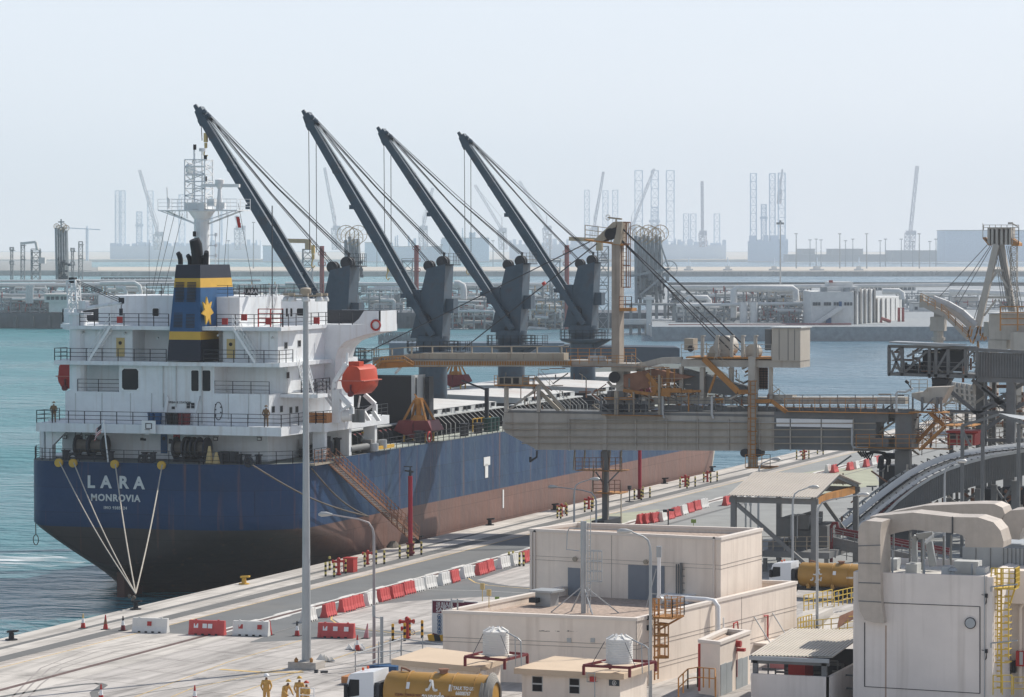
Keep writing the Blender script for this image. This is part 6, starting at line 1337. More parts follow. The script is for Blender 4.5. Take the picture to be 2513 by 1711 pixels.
b = MB(BF); b.tube([(l.x, l.y+.1, 8.95), (l.x, l.y+1.0, 8.95), (l.x, l.y+1.15, 8.7), (l.x, l.y+1.2, 7.6), (l.x, l.y+.3, 7.55)], .04, 6); b.bar((l.x, l.y-.5, 8.95), (l.x, l.y-.5, 9.9), .03); b.build('antenna_frame', galv, rm)
vm = thing('vent_mast', 'slim white ventilation pipe on a small frame near the double grey doors', 'vent mast', roofpt(1617, 1495)); p = roofpt(1617, 1495); b = MB(); b.cyl(p, p+Z_*3.4, .12, 10); b.build('pipe', white2, vm, 40); b = MB(); b.cyl(p+Z_*3.3, p+Z_*4.0, .17, 10); b.build('cowl', galv, vm, 40)
b = MB(BF); l = BF.l(p); b.bar((l.x, l.y+.9, 3.7), (l.x, l.y+.2, 6.2), .05); b.bar((l.x, l.y+.6, 4.6), (l.x, l.y-.6, 4.6), .05); b.bar((l.x, l.y-.6, 3.7), (l.x, l.y-.6, 4.7), .05); b.cyl((l.x, l.y, 4.2), (l.x+.3, l.y, 4.2), .25, 12); b.build('frame', galv, vm)
b = MB(BF); l = BF.l(roofpt(1670, 1478)); b.tube([(l.x, l.y+.3, 3.8), (l.x, l.y+.3, 6.1)], .05, 6); b.tube([(l.x, l.y+.15, 3.8), (l.x, l.y+.15, 6.1)], .05, 6); b.tube([(l.x, l.y-.05, 4.0), (l.x, l.y-.05, 6.2)], .09, 8)
for k in range(5): b.bar((l.x, l.y, 4+k*.45), (l.x, l.y-.3, 4+k*.45), .04)
solo('conduit_group', b, steel_d, 'vertical black and white conduits right of the double grey doors', 'conduits', smooth=40)
b = MB(BF); l = BF.l(roofpt(1655, 1480)); b.box(l.x, l.x+.9, l.y-1, l.y+.7, 3.65, 4.1); b.box(l.x-.1, l.x+1, l.y-1.15, l.y+.85, 4.1, 4.2); solo('roof_hatch', b, white2, 'low white roof hatch lying between the vent mast and the white pipe', 'roof hatch')
for px, py, m, lab in ((1184, 1462, yel2, 'yellow square sensor on a thin pole on the left parapet'), (1200, 1478, yel2, 'yellow square sensor on a thin pole just right of its twin on the left parapet')):
    p = gz(px, py+14, ZL); b = MB(BF); l = BF.l(p); s_ = 1.0; b.bar((l.x, l.y, ZL), (l.x, l.y, ZL+.8), .04); b.box(l.x-.05, l.x+.05, l.y-.14, l.y+.14, ZL+.75, ZL+1.15); solo('panel_antenna', b, m, lab, 'antenna', 'yellow panel antennas')
b = MB(); p = gz(1220, 1476, 3.9); WP = onwall; b.cbox(p+Z_*.15, .04, .3, .3); solo('safety_notice', b, mat('notice_green', (.25, .35, .08), .6), 'small green notice on the inside of the left parapet', 'notice')
for px, py in ((1123, 1497), (1108, 1497)):
    b = MB(); p = gz(px, py, ZL); b.bar(p, p+Z_*.7, .08); b.cbox(p+V((0, -.2, .55)), .2, .4, .15); solo('roof_camera', b, galv, ('right' if px > 1115 else 'left')+' one of the pair of roof cameras above the rules sign', 'camera', 'roof cameras by the sign')
# orange caged ladder on the sunny wall
cl = thing('caged_ladder', 'orange caged ladder with a top platform on the sunlit wall of the beige building', 'ladder', onwall(1602, 1700, B, nR)); 
p = onwall(1600, 1495, B, nR); p.z = ZL; q = V((p.x, p.y, .3)); b = MB(); b.ladder(q+nR*.3, p+nR*.3+Z_*1, .5, eX, .08, .33); b.build('rungs', orst, cl)
b = MB(); b.cage(q+Z_*1.4+nR*.3, p+nR*.3-Z_*.5, nR, .85, .8, .5, .07); b.build('cage', orst, cl)
pf = p+nR*.3; b = MB(); b.ext([pf-eX*.5, pf+eX*1.2, pf+eX*1.2+nR*1.3, pf-eX*.5+nR*1.3], (0, 0, -.12)); b.bar(pf+eX*1.2+nR*1.2-Z_*.1, pf+eX*.3-Z_*.9, .1); b.build('platform', orst, cl)
b = MB(); b.rail([pf-eX*.5+nR*1.3, pf+eX*1.2+nR*1.3, pf+eX*1.2], 1.1, .05, 3, .5); b.rail([pf-eX*.5, pf-eX*.5+nR*1.3], 1.1, .05, 3, .5); b.build('railing', orst, cl)
# ---- annex with the double grey door and its orange steps
a0 = gz(1715, 1571, 3.2); a1 = gz(1767, 1577, 3.2); a2 = gz(1841, 1549, 3.2)
an = thing('door_annex', 'small beige annex with two pairs of grey doors against the sunlit wall', 'annex', (a1.x+2, a1.y+1, 0))
eA = (a2-a1).normalized(); hall(an, [a1, a0+eY*.0, a0+eA*(a2-a1).length+eY*.3, a2], 0, 3.2, .3)
nA = V((-eA.y, eA.x, 0)); nA = nA if nA.y < 0 else -nA
b = MB()
for x0, y0, x1, y1 in ((1768, 1632, 1782, 1712), (1782.6, 1628, 1796, 1706), (1806, 1620, 1820, 1700), (1820.6, 1616, 1834, 1694)): wbox(b, a1, nA, x0, y0, x1, y1, -.02, .03); b.cut()
b.build('door', mat('door_light', (.33, .36, .37), .55), an)
b = MB(); p = onwall(1807, 1580, a1, nA); b.cyl(p, p+nA*.3, .2, 12); b.bar(p+nA*.05, p+nA*.05-Z_*2, .04); b.cbox(p+nA*.3-Z_*.35, .35, .5, .18); b.build('alarm_bell', red, an)
b = MB(); n_ = V((nA.x, nA.y, 0)); p = gz(1716, 1580, 3.1)+eA*.1; b.tube([p-eY*-.0+nL*.1, V((p.x, p.y, .3))+nL*.1], .08, 8); b.cut(); p = onwall(1790, 1545, B, nR); b.tube([p+nR*.3, p+nR*.3+Z_*.4, p+nR*.3+Z_*.45+eX*.6, p+nR*.3+eX*.7], .05, 6); b.build('red_pipe', red, an)
sr = thing('access_steps', 'orange handrail round the steps below the beige annex', 'handrail', gz(1690, 1705, .5)); b = MB(); s0 = gz(1665, 1712, .3); s1 = gz(1690, 1690, 1.0); s2 = gz(1751, 1686, 1.0); s3 = gz(1756, 1712, .9)
b.rail([s0, gz(1688, 1690, .8), gz(1712, 1686, .9), gz(1755, 1690, .9), gz(1756, 1712, .9)], 1.15, .07, 2, .45); b.build('handrail', orst, sr)
# ---- guard cabin and its neighbour
for (pts, zt, nm, lab) in (((1261, 1640, 1531, 1654, 1606, 1629), 2.9, 'guard_cabin', 'low beige cabin with two small windows and a dark restroom sign'), ((960, 1618, 1178, 1637, 1245, 1612), 2.9, 'pump_cabin', 'low beige cabin with a flat roof carrying the left water tank, behind the tanker truck')):
    a = gz(pts[0], pts[1], zt); c = gz(pts[2], pts[3], zt); d = gz(pts[4], pts[5], zt); e = a+(d-c)
    ex = (d-c).normalized(); ey = (a-c).normalized(); th = thing(nm, lab, 'cabin', ((a.x+d.x)/2, (a.y+d.y)/2, 0))
    P = [V(k.xy) for k in (c, a, e+(ex*1.2), d)]; b = MB(); Q = inset(P, .35)
    b.ext([(k.x, k.y, 0) for k in Q], (0, 0, zt-.3)); b.build('wall', wallc, th)
    b = MB(); b.ext([(k.x, k.y, zt-.32) for k in P], (0, 0, .32)); b.build('roof_slab', mat('cabin_roof', (.6, .47, .34), .9, var=.08, dirt=(.4, .3, .22)), th)
    n0 = V((-ey.y, ey.x, 0)); n0 = n0 if n0.x < 0 else -n0; O = V((Q[0].x, Q[0].y, 0))
    if nm == 'guard_cabin':
        for x0, y0, x1, y1 in ((1306, 1659, 1332, 1698), (1397, 1664, 1423, 1703)):
            b = MB(); wbox(b, O, n0, x0, y0, x1, y1, 0, .03); fo = b.build('window', grey_w, th); b = MB(); wbox(b, O, n0, x0+1.5, y0+1.5, x1-1.5, y0+18, .03, .045); b.cut(); wbox(b, O, n0, x0+1.5, y0+20.5, x1-1.5, y1-1, .03, .045); b.build('pane', glass, fo)
        b = MB(); wbox(b, O, n0, 1495, 1668, 1520, 1684, 0, .04); sg = b.build('restroom_sign', mat('sign_dark', (.03, .04, .05), .5), th)
        b = MB(); c_ = onwall(1508, 1676, O, n0); b.tube([c_+n0*.05+ey*.11*cos(a_)+Z_*.13*sin(a_) for a_ in [2*pi*k/14 for k in range(15)]], .012, 4); b.cyl(c_+n0*.05+Z_*.05, c_+n0*.06+Z_*.05, .025, 8); b.bar(c_+n0*.05+Z_*.02, c_+n0*.05-Z_*.08, .04); b.build('sign_emblem', white2, sg)
        b = MB(); c_ = onwall(1467, 1672, O, n0)
        for (dy, dz) in ((0, 0), (.45, 0), (0, .5), (.45, .5)): b.bar(c_+n0*.05+ey*dy+Z_*dz, c_+n0*.5+ey*dy+Z_*dz, .03)
        for (dy, dz, ey_, ez) in ((0, 0, .45, 0), (0, .5, .45, .5), (0, 0, 0, .5), (.45, 0, .45, .5)): b.bar(c_+n0*.5+ey*dy+Z_*dz, c_+n0*.5+ey*ey_+Z_*ez, .03)
        b.bar(c_+n0*.5, c_+n0*.45-Z_*1.3, .05); b.build('bracket_frame', galv, th); b = MB(); b.ext([c_+n0*.3, c_+n0*.3+ey*.3, c_+n0*.3+ey*.3+Z_*.3, c_+n0*.3+Z_*.3], n0*.2); b.build('gas_box', red, th)
    else:
        b = MB(); wbox(b, O, n0, 1186-0, 1645, 1196, 1700, 0, .3); b.build('side_box', wallc, th)
    tp = {'guard_cabin': (1520, 1632), 'pump_cabin': (1217, 1612)}[nm]; c0 = gz(tp[0], tp[1]-2, zt+.55)
    rk = thing('tank_rack', ('right' if nm == 'guard_cabin' else 'left')+' dark red steel rack on a cabin roof, carrying a white water tank', 'rack', (c0.x, c0.y, zt), 'tank racks'); b = MB()
    R0 = [c0-ex*1.3+ey*1.6, c0-ex*1.3-ey*1.1, c0+ex*1.7-ey*1.5, c0+ex*1.7+ey*1.2]
    for k in range(4): b.bar(R0[k], R0[(k+1) % 4], .12, .14)
    b.bar(R0[0].lerp(R0[1], .4), R0[3].lerp(R0[2], .4), .1); b.build('frame', maroon, rk); b = MB()
    for k in R0: b.bar(k, V((k.x, k.y, zt+.02)), .14); b.cut()
    b.build('leg', maroon, rk); b = MB(); b.cyl(c0+Z_*.07, c0+Z_*.1, 1.05, 4); b.build('deck_plate', capc, rk)
    wt = thing('water_tank', ('right hand' if nm == 'guard_cabin' else 'left hand')+' white ribbed plastic water tank standing on its dark red roof rack', 'water tank', c0+Z_*.1, 'white water tanks on the roofs')
    prof = [(.72, 0)]
    for k in range(9): z0 = .06+k*.13; prof += [(.75, z0), (.75, z0+.08), (.725, z0+.1), (.725, z0+.12)]
    prof += [(.75, 1.24), (.74, 1.32), (.45, 1.42), (.25, 1.45), (.25, 1.5), (.02, 1.51)]; b = MB(); b.lathe(c0+Z_*.1, prof, 28); b.build('tank_body', plast_w, wt, 30)
    b = MB()
    for k in range(8): a_ = 2*pi*k/8; b.bar(c0+V((.74*cos(a_), .74*sin(a_), 1.4)), c0+V((.35*cos(a_), .35*sin(a_), 1.62)), .12, .1)
    b.build('lifting_lugs', plast_w, wt)
    b = MB(); 
    for sg in (-1, 1): b.tube([c0+ey*sg*1.3-ex*.9, c0+ey*sg*.6-ex*.7+Z_*1.3], .018, 4)
    b.build('tie_wire', dark, wt); b = MB(); q_ = c0-ey*.6+Z_*1.45; b.tube([q_, q_-ey*.9-Z_*.35, q_-ey*1.1-Z_*.5, q_-ey*1.15-Z_*1.9], .04, 6); b.tube([q_-ey*.7-Z_*.25, q_-ey*.75-Z_*1.9], .03, 6); b.build('filler_pipe', galv, wt)
# ---------------------------------------------------------------- right hand white building with ducts
b = MB(); zB = 8.0; r0 = gz(2094, 1403, zB); r1 = gz(2436, 1415, zB); uR = (r0.x+r1.x)/2
rb = thing('plant_building', 'large plain off white building with a grey duct bending over its edge, lower right', 'building', (uR, 40, 0))
vL = gu(2094, 1500, uR).y; vR = gu(2422, 1500, uR).y; vP = gu(2437, 1500, uR).y
b = MB(); b.box(uR, uR+9, vR, vL, 0, zB-.4); b.build('wall', wallw, rb)
b = MB()
for (x0, x1, y0, y1) in ((uR, uR+.3, vR, vL), (uR+8.7, uR+9, vR, vL), (uR+.3, uR+8.7, vL-.3, vL), (uR+.3, uR+8.7, vR, vR+.3)): b.box(x0, x1, y0, y1, zB-.4, zB)
b.build('parapet', wallw, rb)
b = MB(); b.box(uR+.3, uR+8.7, vR+.3, vL-.3, zB-.4, zB-.35); b.build('roof', mat('pale_roof', (.6, .57, .52), .8, var=.1), rb)
b = MB(); b.box(uR-.12, uR+9, vP, vR-.001, 0, zB-.05); b.build('pilaster', wallw, rb)
b = MB(); gj = mat('dark_joint', (.04, .04, .045), .9)
for (a, c, d, e) in ((2168, 1479.5, 2405, 1489), (2405, 1489, 2405, 1702), (2122, 1685, 2405, 1702), (2122, 1528, 2122, 1685)): b.bar(gu(a, c, uR-.006), gu(d, e, uR-.006), .05, .035 if a != d else .05)
b.build('panel_joint', gj, rb)
b = MB(); c = gu(2382, 1529, uR); b.cyl(c, c-X_*.12, .3, 28); vt = b.build('vent_cover', galv, rb, 40); b = MB(); b.tube([c-X_*.1+Y_*.3*cos(a)+Z_*.3*sin(a) for a in [2*pi*k/28 for k in range(29)]], .03, 6); b.build('vent_rim', black, vt)
b = MB(); b.box(uR-.004, uR-.001, gu(2176, 1600, uR).y, gu(2172, 1600, uR).y, 0, gu(2170, 1535, uR).z); b.build('rust_run', mat('rust_run', (.45, .33, .26), .9), rb)
b = MB()
for x, y in ((2421, 1462), (2421, 1598)): c = gu(x, y, uR-.14); b.cbox(c, .15, .14, .22); b.bar(c, c+V((0, .28, .05)), .035); b.tube([c-Z_*.1, c-Z_*.4, c-Z_*.5+Y_*.06, c-Z_*.2], .02, 5); b.cut()
b.build('wall_camera', black, rb)
b = MB()
for y in (1438, 1576): c = gu(2432, y+3, uR-.2); d = gu(2497, y-4, uR-.5); b.tube([c-Z_*.25, c, c-Y_*.15+Z_*.03, d], .045, 6); b.cut()
b.tube([gu(2416, 1412, uR-.15), gu(2416, 1711, uR-.15)], .03, 5); b.build('conduit', galv, rb)
# roof clutter
b = MB()
for x0, x1, u_, h in ((2310, 2332, uR+1, .35), (2340, 2400, uR+3.5, .45), (2395, 2418, uR+1.2, .35), (2140, 2200, uR+5, .3), (2222, 2250, uR+3, .25)):
    p = gu(x0, 1400, u_); q = gu(x1, 1400, u_); b.box(u_, u_+1.2, q.y, p.y, zB-.35, zB-.35+h+.35); b.cut()
b.build('roof_box', grey_w, rb)
b = MB()
for x, h in ((2183, 2.3), (2190, 2.0), (2268, 1.2), (2340, .4), (2385, .9), (2266, 3)): p = gu(x, 1400, uR+1.5+(x % 3)); b.cyl((p.x, p.y, zB-.35), (p.x, p.y, zB+h*.6), .06, 8); b.cut()
b.build('roof_pipe', galv, rb)
b = MB(); p = gu(2338, 1418, uR+1); b.lathe((p.x, p.y+.0, zB-.3), [(.14, 0), (.14, .4), (.3, .45), (.22, .6), (.05, .65)], 10); b.build('mushroom_vent', galv, rb)
# duct that climbs over and drops down the front
dm = ductm; Ud = uR-.62
dc = thing('air_duct', 'large weathered grey brown air duct arching over the roof and dropping down the front wall', 'duct', gu(2140, 1530, Ud))
b = MB()
def D_(x, y, u=None): return gu(x, y, Ud if u is None else u)
outer = [(2107, 1500), (2108, 1310), (2112, 1290), (2122, 1281), (2135, 1279)]
b.ext([D_(x, y) for x, y in [(2106, 1310), (2108, 1293), (2114, 1283), (2125, 1278), (2164, 1281), (2161, 1300), (2160, 1318), (2162, 1470), (2170, 1530), (2145, 1528), (2122, 1522), (2110, 1500), (2106, 1470)]], (2.6, 0, 0))
b.build('duct_riser', dm, dc)
b = MB()
b.ext([D_(x, y, uR+1.8) for x, y in [(2135, 1268), (2240, 1258), (2340, 1269), (2400, 1270), (2438, 1282), (2455, 1302), (2463, 1330), (2462, 1344), (2368, 1343), (2368, 1325), (2362, 1314), (2345, 1309), (2280, 1304), (2240, 1300), (2200, 1308), (2165, 1319), (2140, 1330)]], (2.4, 0, 0))
b.build('duct_bend', dm, dc)
b = MB()
for x in (2337, 2338): b.bar(D_(x, 1268, uR+1.75), D_(x, 1311, uR+1.75), .06)
for (x0, y0, x1, y1) in ((2106, 1340, 2161, 1338), (2106, 1382, 2161, 1384), (2107, 1430, 2161, 1432), (2107, 1475, 2163, 1478)): b.bar(D_(x0, y0, Ud-.01), D_(x1, y1, Ud-.01), .03, .06)
b.build('duct_flange', steel, dc)
b = MB()
b.ext([D_(x, y, uR+9) for x, y in [(2180, 1258), (2270, 1241), (2400, 1236), (2440, 1237), (2460, 1246), (2466, 1262), (2455, 1280), (2380, 1275), (2280, 1268), (2190, 1280)]], (2.4, 0, 0)); d2 = b.build('duct_branch', dm, dc)
dr = thing('air_duct', 'short thick duct elbow standing on the ribbed air unit at the right edge', 'duct', gu(2490, 1330, uR+9)); b = MB(); b.ext([D_(x, y, uR+9) for x, y in [(2457, 1310), (2458, 1280), (2466, 1262), (2480, 1253), (2530, 1249), (2700, 1248), (2700, 1290), (2530, 1290), (2510, 1296), (2504, 1310), (2502, 1325), (2457, 1322)]], (2.4, 0, 0)); b.build('duct_elbow', dm, dr)
au = thing('air_unit', 'pale grey panelled air handling unit on the roof behind the duct, right edge', 'air unit', gu(2430, 1400, uR+8)); b = MB(); b.box(uR+8, uR+14, gu(2720, 1350, uR+8).y, gu(2362, 1350, uR+8).y, zB-.4, gu(2400, 1343, uR+8).z); b.build('casing', galv, au)
b = MB()
for k in range(9): p = gu(2395+k*36 if k < 2 else 2463+(k-2)*10, 1345, uR+7.97); b.bar(p, (p.x, p.y, zB-.3), .04)
b.build('casing_joint', steel, au)
sd = thing('small_duct', 'small silver duct frame bent over the roof left of the air unit', 'duct', gu(2250, 1400, uR+5)); b = MB(); pathp = [(2246, 1402), (2244, 1325), (2250, 1317), (2290, 1312)]; P_ = [gu(x, y, uR+5) for x, y in pathp]; 
for a, c in zip(P_, P_[1:]): b.bar(a, c, .3, .35)
b.build('duct_run', galv, sd); b = MB(); b.bar(gu(2290, 1312, uR+5), gu(2270, 1335, uR+4), .14); b.bar(gu(2280, 1330, uR+5.5), gu(2290, 1390, uR+5.5), .4, .3); b.build('duct_leg', galv, sd)
b = MB()
for x in (2193, 2233, 2262, 2268, 2316, 2334): p = gu(x, 1310 if x < 2300 else 1315, uR+6); b.bar(p, (p.x, p.y, zB-.4), .1); b.cut()
b.build('duct_support', steel, dc)
# tan wing further right with yellow caged ladder
tw_ = thing('side_wing', 'off white wing building at the lower right edge behind the yellow ladder', 'building', (uR+6, 32, 0)); uW = uR+5.5
b = MB(); zW = gu(2490, 1398, uW).z; b.box(uW, uW+14, gu(2750, 1500, uW).y, gu(2437, 1500, uW).y, 0, zW-1.9); b.box(uW-.7, uW+14, gu(2750, 1500, uW).y, gu(2440, 1500, uW).y, zW-1.9, zW); b.build('wall', wallc, tw_)
b = MB(); p = gu(2500, 1490, uW-.3); b.tube([gu(2530, 1482, uW-.3), gu(2510, 1484, uW-.3), gu(2504, 1492, uW-.3), gu(2503, 1680, uW-.3)], .11, 10); b.build('drain_pipe', wallc, tw_, 60)
b = MB(); pb(b, 2493, 1598, 2515, 1636, uW-.6, uW-.2); hb_ = b.build('hose_cabinet', red, tw_); b = MB(); pb(b, 2502, 1600, 2510, 1632, uW-.63, uW-.61); b.build('cabinet_window', grey_w, hb_)
b = MB(); pb(b, 2450, 1568, 2468, 1690, uW-.05, uW-.0); b.build('door', grey_w, tw_); b = MB(); pb(b, 2482, 1622, 2492, 1652, uW-.4, uW-.1); pb(b, 2474, 1645, 2480, 1655, uW-.3, uW-.1); b.build('meter_box', black, tw_)
yl2 = thing('caged_ladder', 'yellow caged ladder with a small top landing beside the off white building', 'ladder', gu(2455, 1700, uR+1)); yy = mat('ladder_yellow', (.6, .42, .07), .6, var=.12); u_ = uR+1.2
b = MB(); b.ladder(gu(2450, 1700, u_), gu(2450, 1395, u_), .34, (0, 1, 0), .1, .3); b.build('rungs', yy, yl2)
b = MB()
for y in range(1462, 1625, 16): 
    p = gu(2450, y, u_); b.tube([p+Y_*.3, p+Y_*.35-X_*.5, p-Y_*.1-X_*.75, p-Y_*.7-X_*.6, p-Y_*.75, p-Y_*.35], .035, 5)
for dy, dx in ((.35, -.5), (-.1, -.75), (-.7, -.6)): p = gu(2450, 1445, u_)+V((dx, dy, 0)); q = gu(2450, 1612, u_)+V((dx, dy, 0)); b.bar(p, q, .06)
b.build('cage', yy, yl2)
b = MB(); p = gu(2440, 1440, u_); q = gu(2498, 1440, u_); b.box(u_-.9, u_+.4, q.y, p.y, q.z-.1, q.z); b.bar((u_-.2, q.y+.1, q.z), (u_-.2, p.y-.9, q.z-1.1), .09); b.build('landing', yy, yl2); b = MB(); b.rail([(u_-.9, p.y, q.z), (u_-.9, q.y, q.z), (u_+.4, q.y, q.z)], 1.1, .06, 4, .35); b.build('railing', yy, yl2)
b = MB(); b.rail([gu(2437, 1705, uR-.5), gu(2483, 1705, uR-.5)], 1.1, .06, 3, .55); b.cut(); b.rail([gu(2487, 1705, uR+1), gu(2540, 1705, uR+1)], 1.0, .06, 3, .55); solo('yellow_handrail', b, yy, 'yellow handrails at the foot of the yellow ladder, bottom right corner', 'handrail')
# low shed between the buildings
ls = thing('low_shed', 'low open fronted shed with a pale corrugated roof beside the off white building', 'shed', (186, 48, 0))
f0 = gz(1838, 1609, 3.0); f1 = gz(2043, 1613, 3.0); g0 = gz(2100, 1585, 3.0); k0 = gz(2100, 1541, 3.25)
b = MB(); n = 46; b.ext([f0-Z_*.01, f1-Z_*.01, f1+X_*9.5+Z_*.49, f0+X_*9.5+Z_*.49], (0, 0, -.03)); back0 = f0+(k0-f1)*1.0; back0 = gz(2040, 1548, 3.25)
for k in range(n):
    a = f0.lerp(f1, k/n); c = f0.lerp(f1, (k+1)/n); d = a+X_*9.5+Z_*.5; e = c+X_*9.5+Z_*.5; h = Z_*(.05 if k % 2 else 0); b.face([a+h, c+h, e+h, d+h]); b.face([c, c+Z_*.05, e+Z_*.05, e])
b.build('roof_sheet', mat('shed_roof', (.56, .51, .44), .7, var=.08), ls)
b = MB(); b.box(f0.x-.02, f0.x+.15, f1.y, f0.y, 2.75, 2.98); b.build('fascia', galv, ls); b = MB(); b.box(f0.x+.25, f0.x+.45, f1.y+.05, f0.y-.05, 2.55, 2.75); 
b.build('front_beam', steel, ls); b = MB()
for y in (f0.y-.3, f1.y+.35): b.box(f0.x+.25, f0.x+.45, y-.15, y+.15, 0, 2.75); b.cut()
b.build('post', steel, ls)
b = MB(); b.box(f0.x+.1, f0.x+.3, f1.y, f0.y-.1, 0, 1.95); b.box(f0.x+.1, f0.x+8, f1.y-.02, f1.y+.18, 0, 1.95); b.build('low_wall', wallw, ls)
b = MB(); b.box(f0.x+8, f0.x+8.2, f1.y-2, f0.y, 0, 2.6); b.build('back_wall', dark, ls)
b = MB(); rr = random.Random(6)
for k in range(14): x = f0.x+2+rr.random()*5; y = f1.y-1+rr.random()*6; z = .4+rr.random()*1.9; b.bar((x, y, z), (x, y+.8, z), .12); b.bar((x, y, z), (x, y, 0), .08)
b.build('stored_pipework', steel_d, ls)
b = MB(); b.box(f0.x+4, f0.x+6, f0.y-2.3, f0.y-1.3, 0, 2.5); solo('red_cabinet', b, red, 'red cabinet inside the low shed beside its left post', 'cabinet')
cn = thing('door_canopy', 'small white door canopy hung on two rods from the sunlit beige wall', 'canopy', onwall(1885, 1580, B, nR)); c0 = onwall(1850, 1578, B, nR); c1 = onwall(1895, 1568, B, nR); b = MB(); b.ext([c0, c1, c1+nR*1.3, c0+nR*1.3], (0, 0, -.15)); b.build('slab', capc, cn); b = MB(); b.bar(c0+nR*1.2, c0+nR*.02+Z_*1.7, .06); b.bar(c1+nR*1.2, c1+nR*.02+Z_*1.7, .06); b.build('rod', galv, cn)
b = MB(); p = onwall(1872, 1512, B, nR); b.tube([p+nR*.1, p+eX*.6+nR*.1, p+eX*.6+nR*.1-Z_*1.7, p+eX*1.2+nR*.1-Z_*1.8], .06, 6); solo('red_riser', b, red, 'bent red fire pipe on the sunlit wall above the door canopy', 'pipe')
b = MB(); p = gz(1912, 1595, 1.2); b.box(p.x, p.x+3.5, p.y-.6, p.y+.6, 0, 1.5); solo('pink_tank', b, mat('faded_red', (.5, .2, .2), .6), 'faded red box tank beside the beige wall end', 'tank')
# sump with yellow railings behind the shed
sp = thing('sump_basin', 'concrete sump basin with yellow railings between the beige building and the plant building', 'basin', gz(2030, 1500)); b = MB(); w0 = [gz(1968, 1500), gz(2045, 1485), gz(2120, 1480)]
b = MB(); b.ext([gz(1970, 1525, 1.4), gz(2045, 1492, 1.4), gz(2045, 1485, 1.4), gz(1970, 1500, 1.4)], (0, 0, -1.4)); b.cut(); b.ext([gz(2000, 1555, .9), gz(2120, 1520, .9), gz(2120, 1480, .9), gz(2050, 1500, .9)], (0, 0, -.9)); b.build('basin_wall', conc, sp)
b = MB(); b.ext([gz(2055, 1535, 1.6), gz(2100, 1510, 1.6), gz(2100, 1495, 2.4), gz(2060, 1512, 2.2)], (0, 0, -.2)); b.build('rusty_cover', rust, sp)
b = MB(); b.rail([gz(1973, 1500, 1.4), gz(2042, 1485, 1.4)], 1.1, .06, 3, .8); b.cut(); b.rail([gz(2047, 1490, 1.4), gz(2100, 1478, 1.4)], 1.1, .06, 3, .8); b.cut(); b.rail([gz(1958, 1568, .9), gz(2100, 1552, .9)], 1.1, .06, 3, .8); b.cut(); b.rail([gz(1958, 1558, .9), gz(1992, 1548, .9)], 1.1, .06, 3, .5); b.build('railing', yy, sp)
# ---------------------------------------------------------------- quayside furniture
# jersey style water barriers
def barrier(nm, m, loc, rz, lab, L=1.9, faces=True):
    t = thing(nm, lab, 'barrier', loc, None)
    b = MB(); hw = [(.3, 0), (.3, .12), (.2, .4), (.13, .95)]
    seg = 8; vs = []
    for i in range(seg*2+1):
        x = -L/2+L*i/(seg*2); g = .035 if i % 4 == 2 else 0
        vs.append([(x, -w_+g, z) for w_, z in hw]+[(x, w_-g, z) for w_, z in hw[::-1]])
    n = 8
    for r_ in vs: b.v.extend(V(loc)+Matrix.Rotation(rz, 3, 'Z')@V(p) for p in r_)
    for i in range(len(vs)-1):
        for k in range(n): b.f.append((i*n+k, (i+1)*n+k, (i+1)*n+(k+1) % n, i*n+(k+1) % n)); b.mi.append(0)
    b.f += [tuple(range(n)), tuple(range((len(vs)-1)*n, len(vs)*n))[::-1]]; b.mi += [0, 0]
    b.build('barrier_body', m, t)
    R_ = Matrix.Rotation(rz, 3, 'Z'); b = MB()
    for x in (-.55, -.18, .18, .55):
        for s_ in (-1, 1): c = V(loc)+R_@V((x, s_*.301, .05)); b.bar(c-R_@V((.07, 0, 0)), c+R_@V((.07, 0, 0)), .02, .1)
    b.build('fork_slots', black, t)
    b = MB()
    for x in (-.6, .6): c = V(loc)+R_@V((x, 0, .95)); b.cyl(c, c+Z_*.06, .06, 8)
    b.build('filler_cap', m, t)
    return t
row = [(950, 1489, 0, 0), (943, 1470, 'w', 0)]
seq = [(775, 1526, 'w'), (808, 1513, 'r'), (845, 1500, 'r'), (882, 1493, 'r'), (915, 1484, 'w'), (944, 1475, 'r'), (980, 1467, 'r'), (1009, 1458, 'r'), (1031, 1452, 'w'), (1062, 1444, 'w'), (1094, 1434, 'w'), (1121, 1429, 'r'), (1155, 1418, 'w'), (1182, 1410, 'r'), (1207, 1403, 'r'), (1236, 1394, 'w'), (1268, 1386, 'w'), (1290, 1379, 'r')]
col = {'w': ('white', plast_w), 'r': ('red', plast_r)}
protos = {}
nmw = ['first', 'second', 'third', 'fourth', 'fifth', 'sixth', 'seventh', 'eighth', 'ninth', 'tenth', 'eleventh', 'twelfth', 'thirteenth', 'fourteenth', 'fifteenth', 'sixteenth', 'seventeenth', 'eighteenth', 'nineteenth', 'twentieth']
def put_barrier(px, py, c, lab, grp, rz=None, vv=None, jit=0.0):
    p = gz(px, py)
    if vv is not None: p = V((p.x, vv, 0))
    rz = jit if rz is None else rz
    if c not in protos: protos[c] = barrier('water_barrier', col[c][1], p, 0, lab); protos[c].location = p; t = protos[c]; t.rotation_euler = (0, 0, rz)
    else: t = dup(protos[c], p, rz, lab)
    t['group'] = grp; t['label'] = lab; return t
rr = random.Random(12)
for i, (px, py, c) in enumerate(seq):
    u_ = gz(px, py).x
    put_barrier(px, py, c, '%s water barrier, %s from the left in the row beside the crane rail' % (col[c][0], nmw[i]), 'red and white barriers beside the crane rail', rz=(rr.random()-.5)*.16, vv=90.5+(rr.random()-.5)*.25)
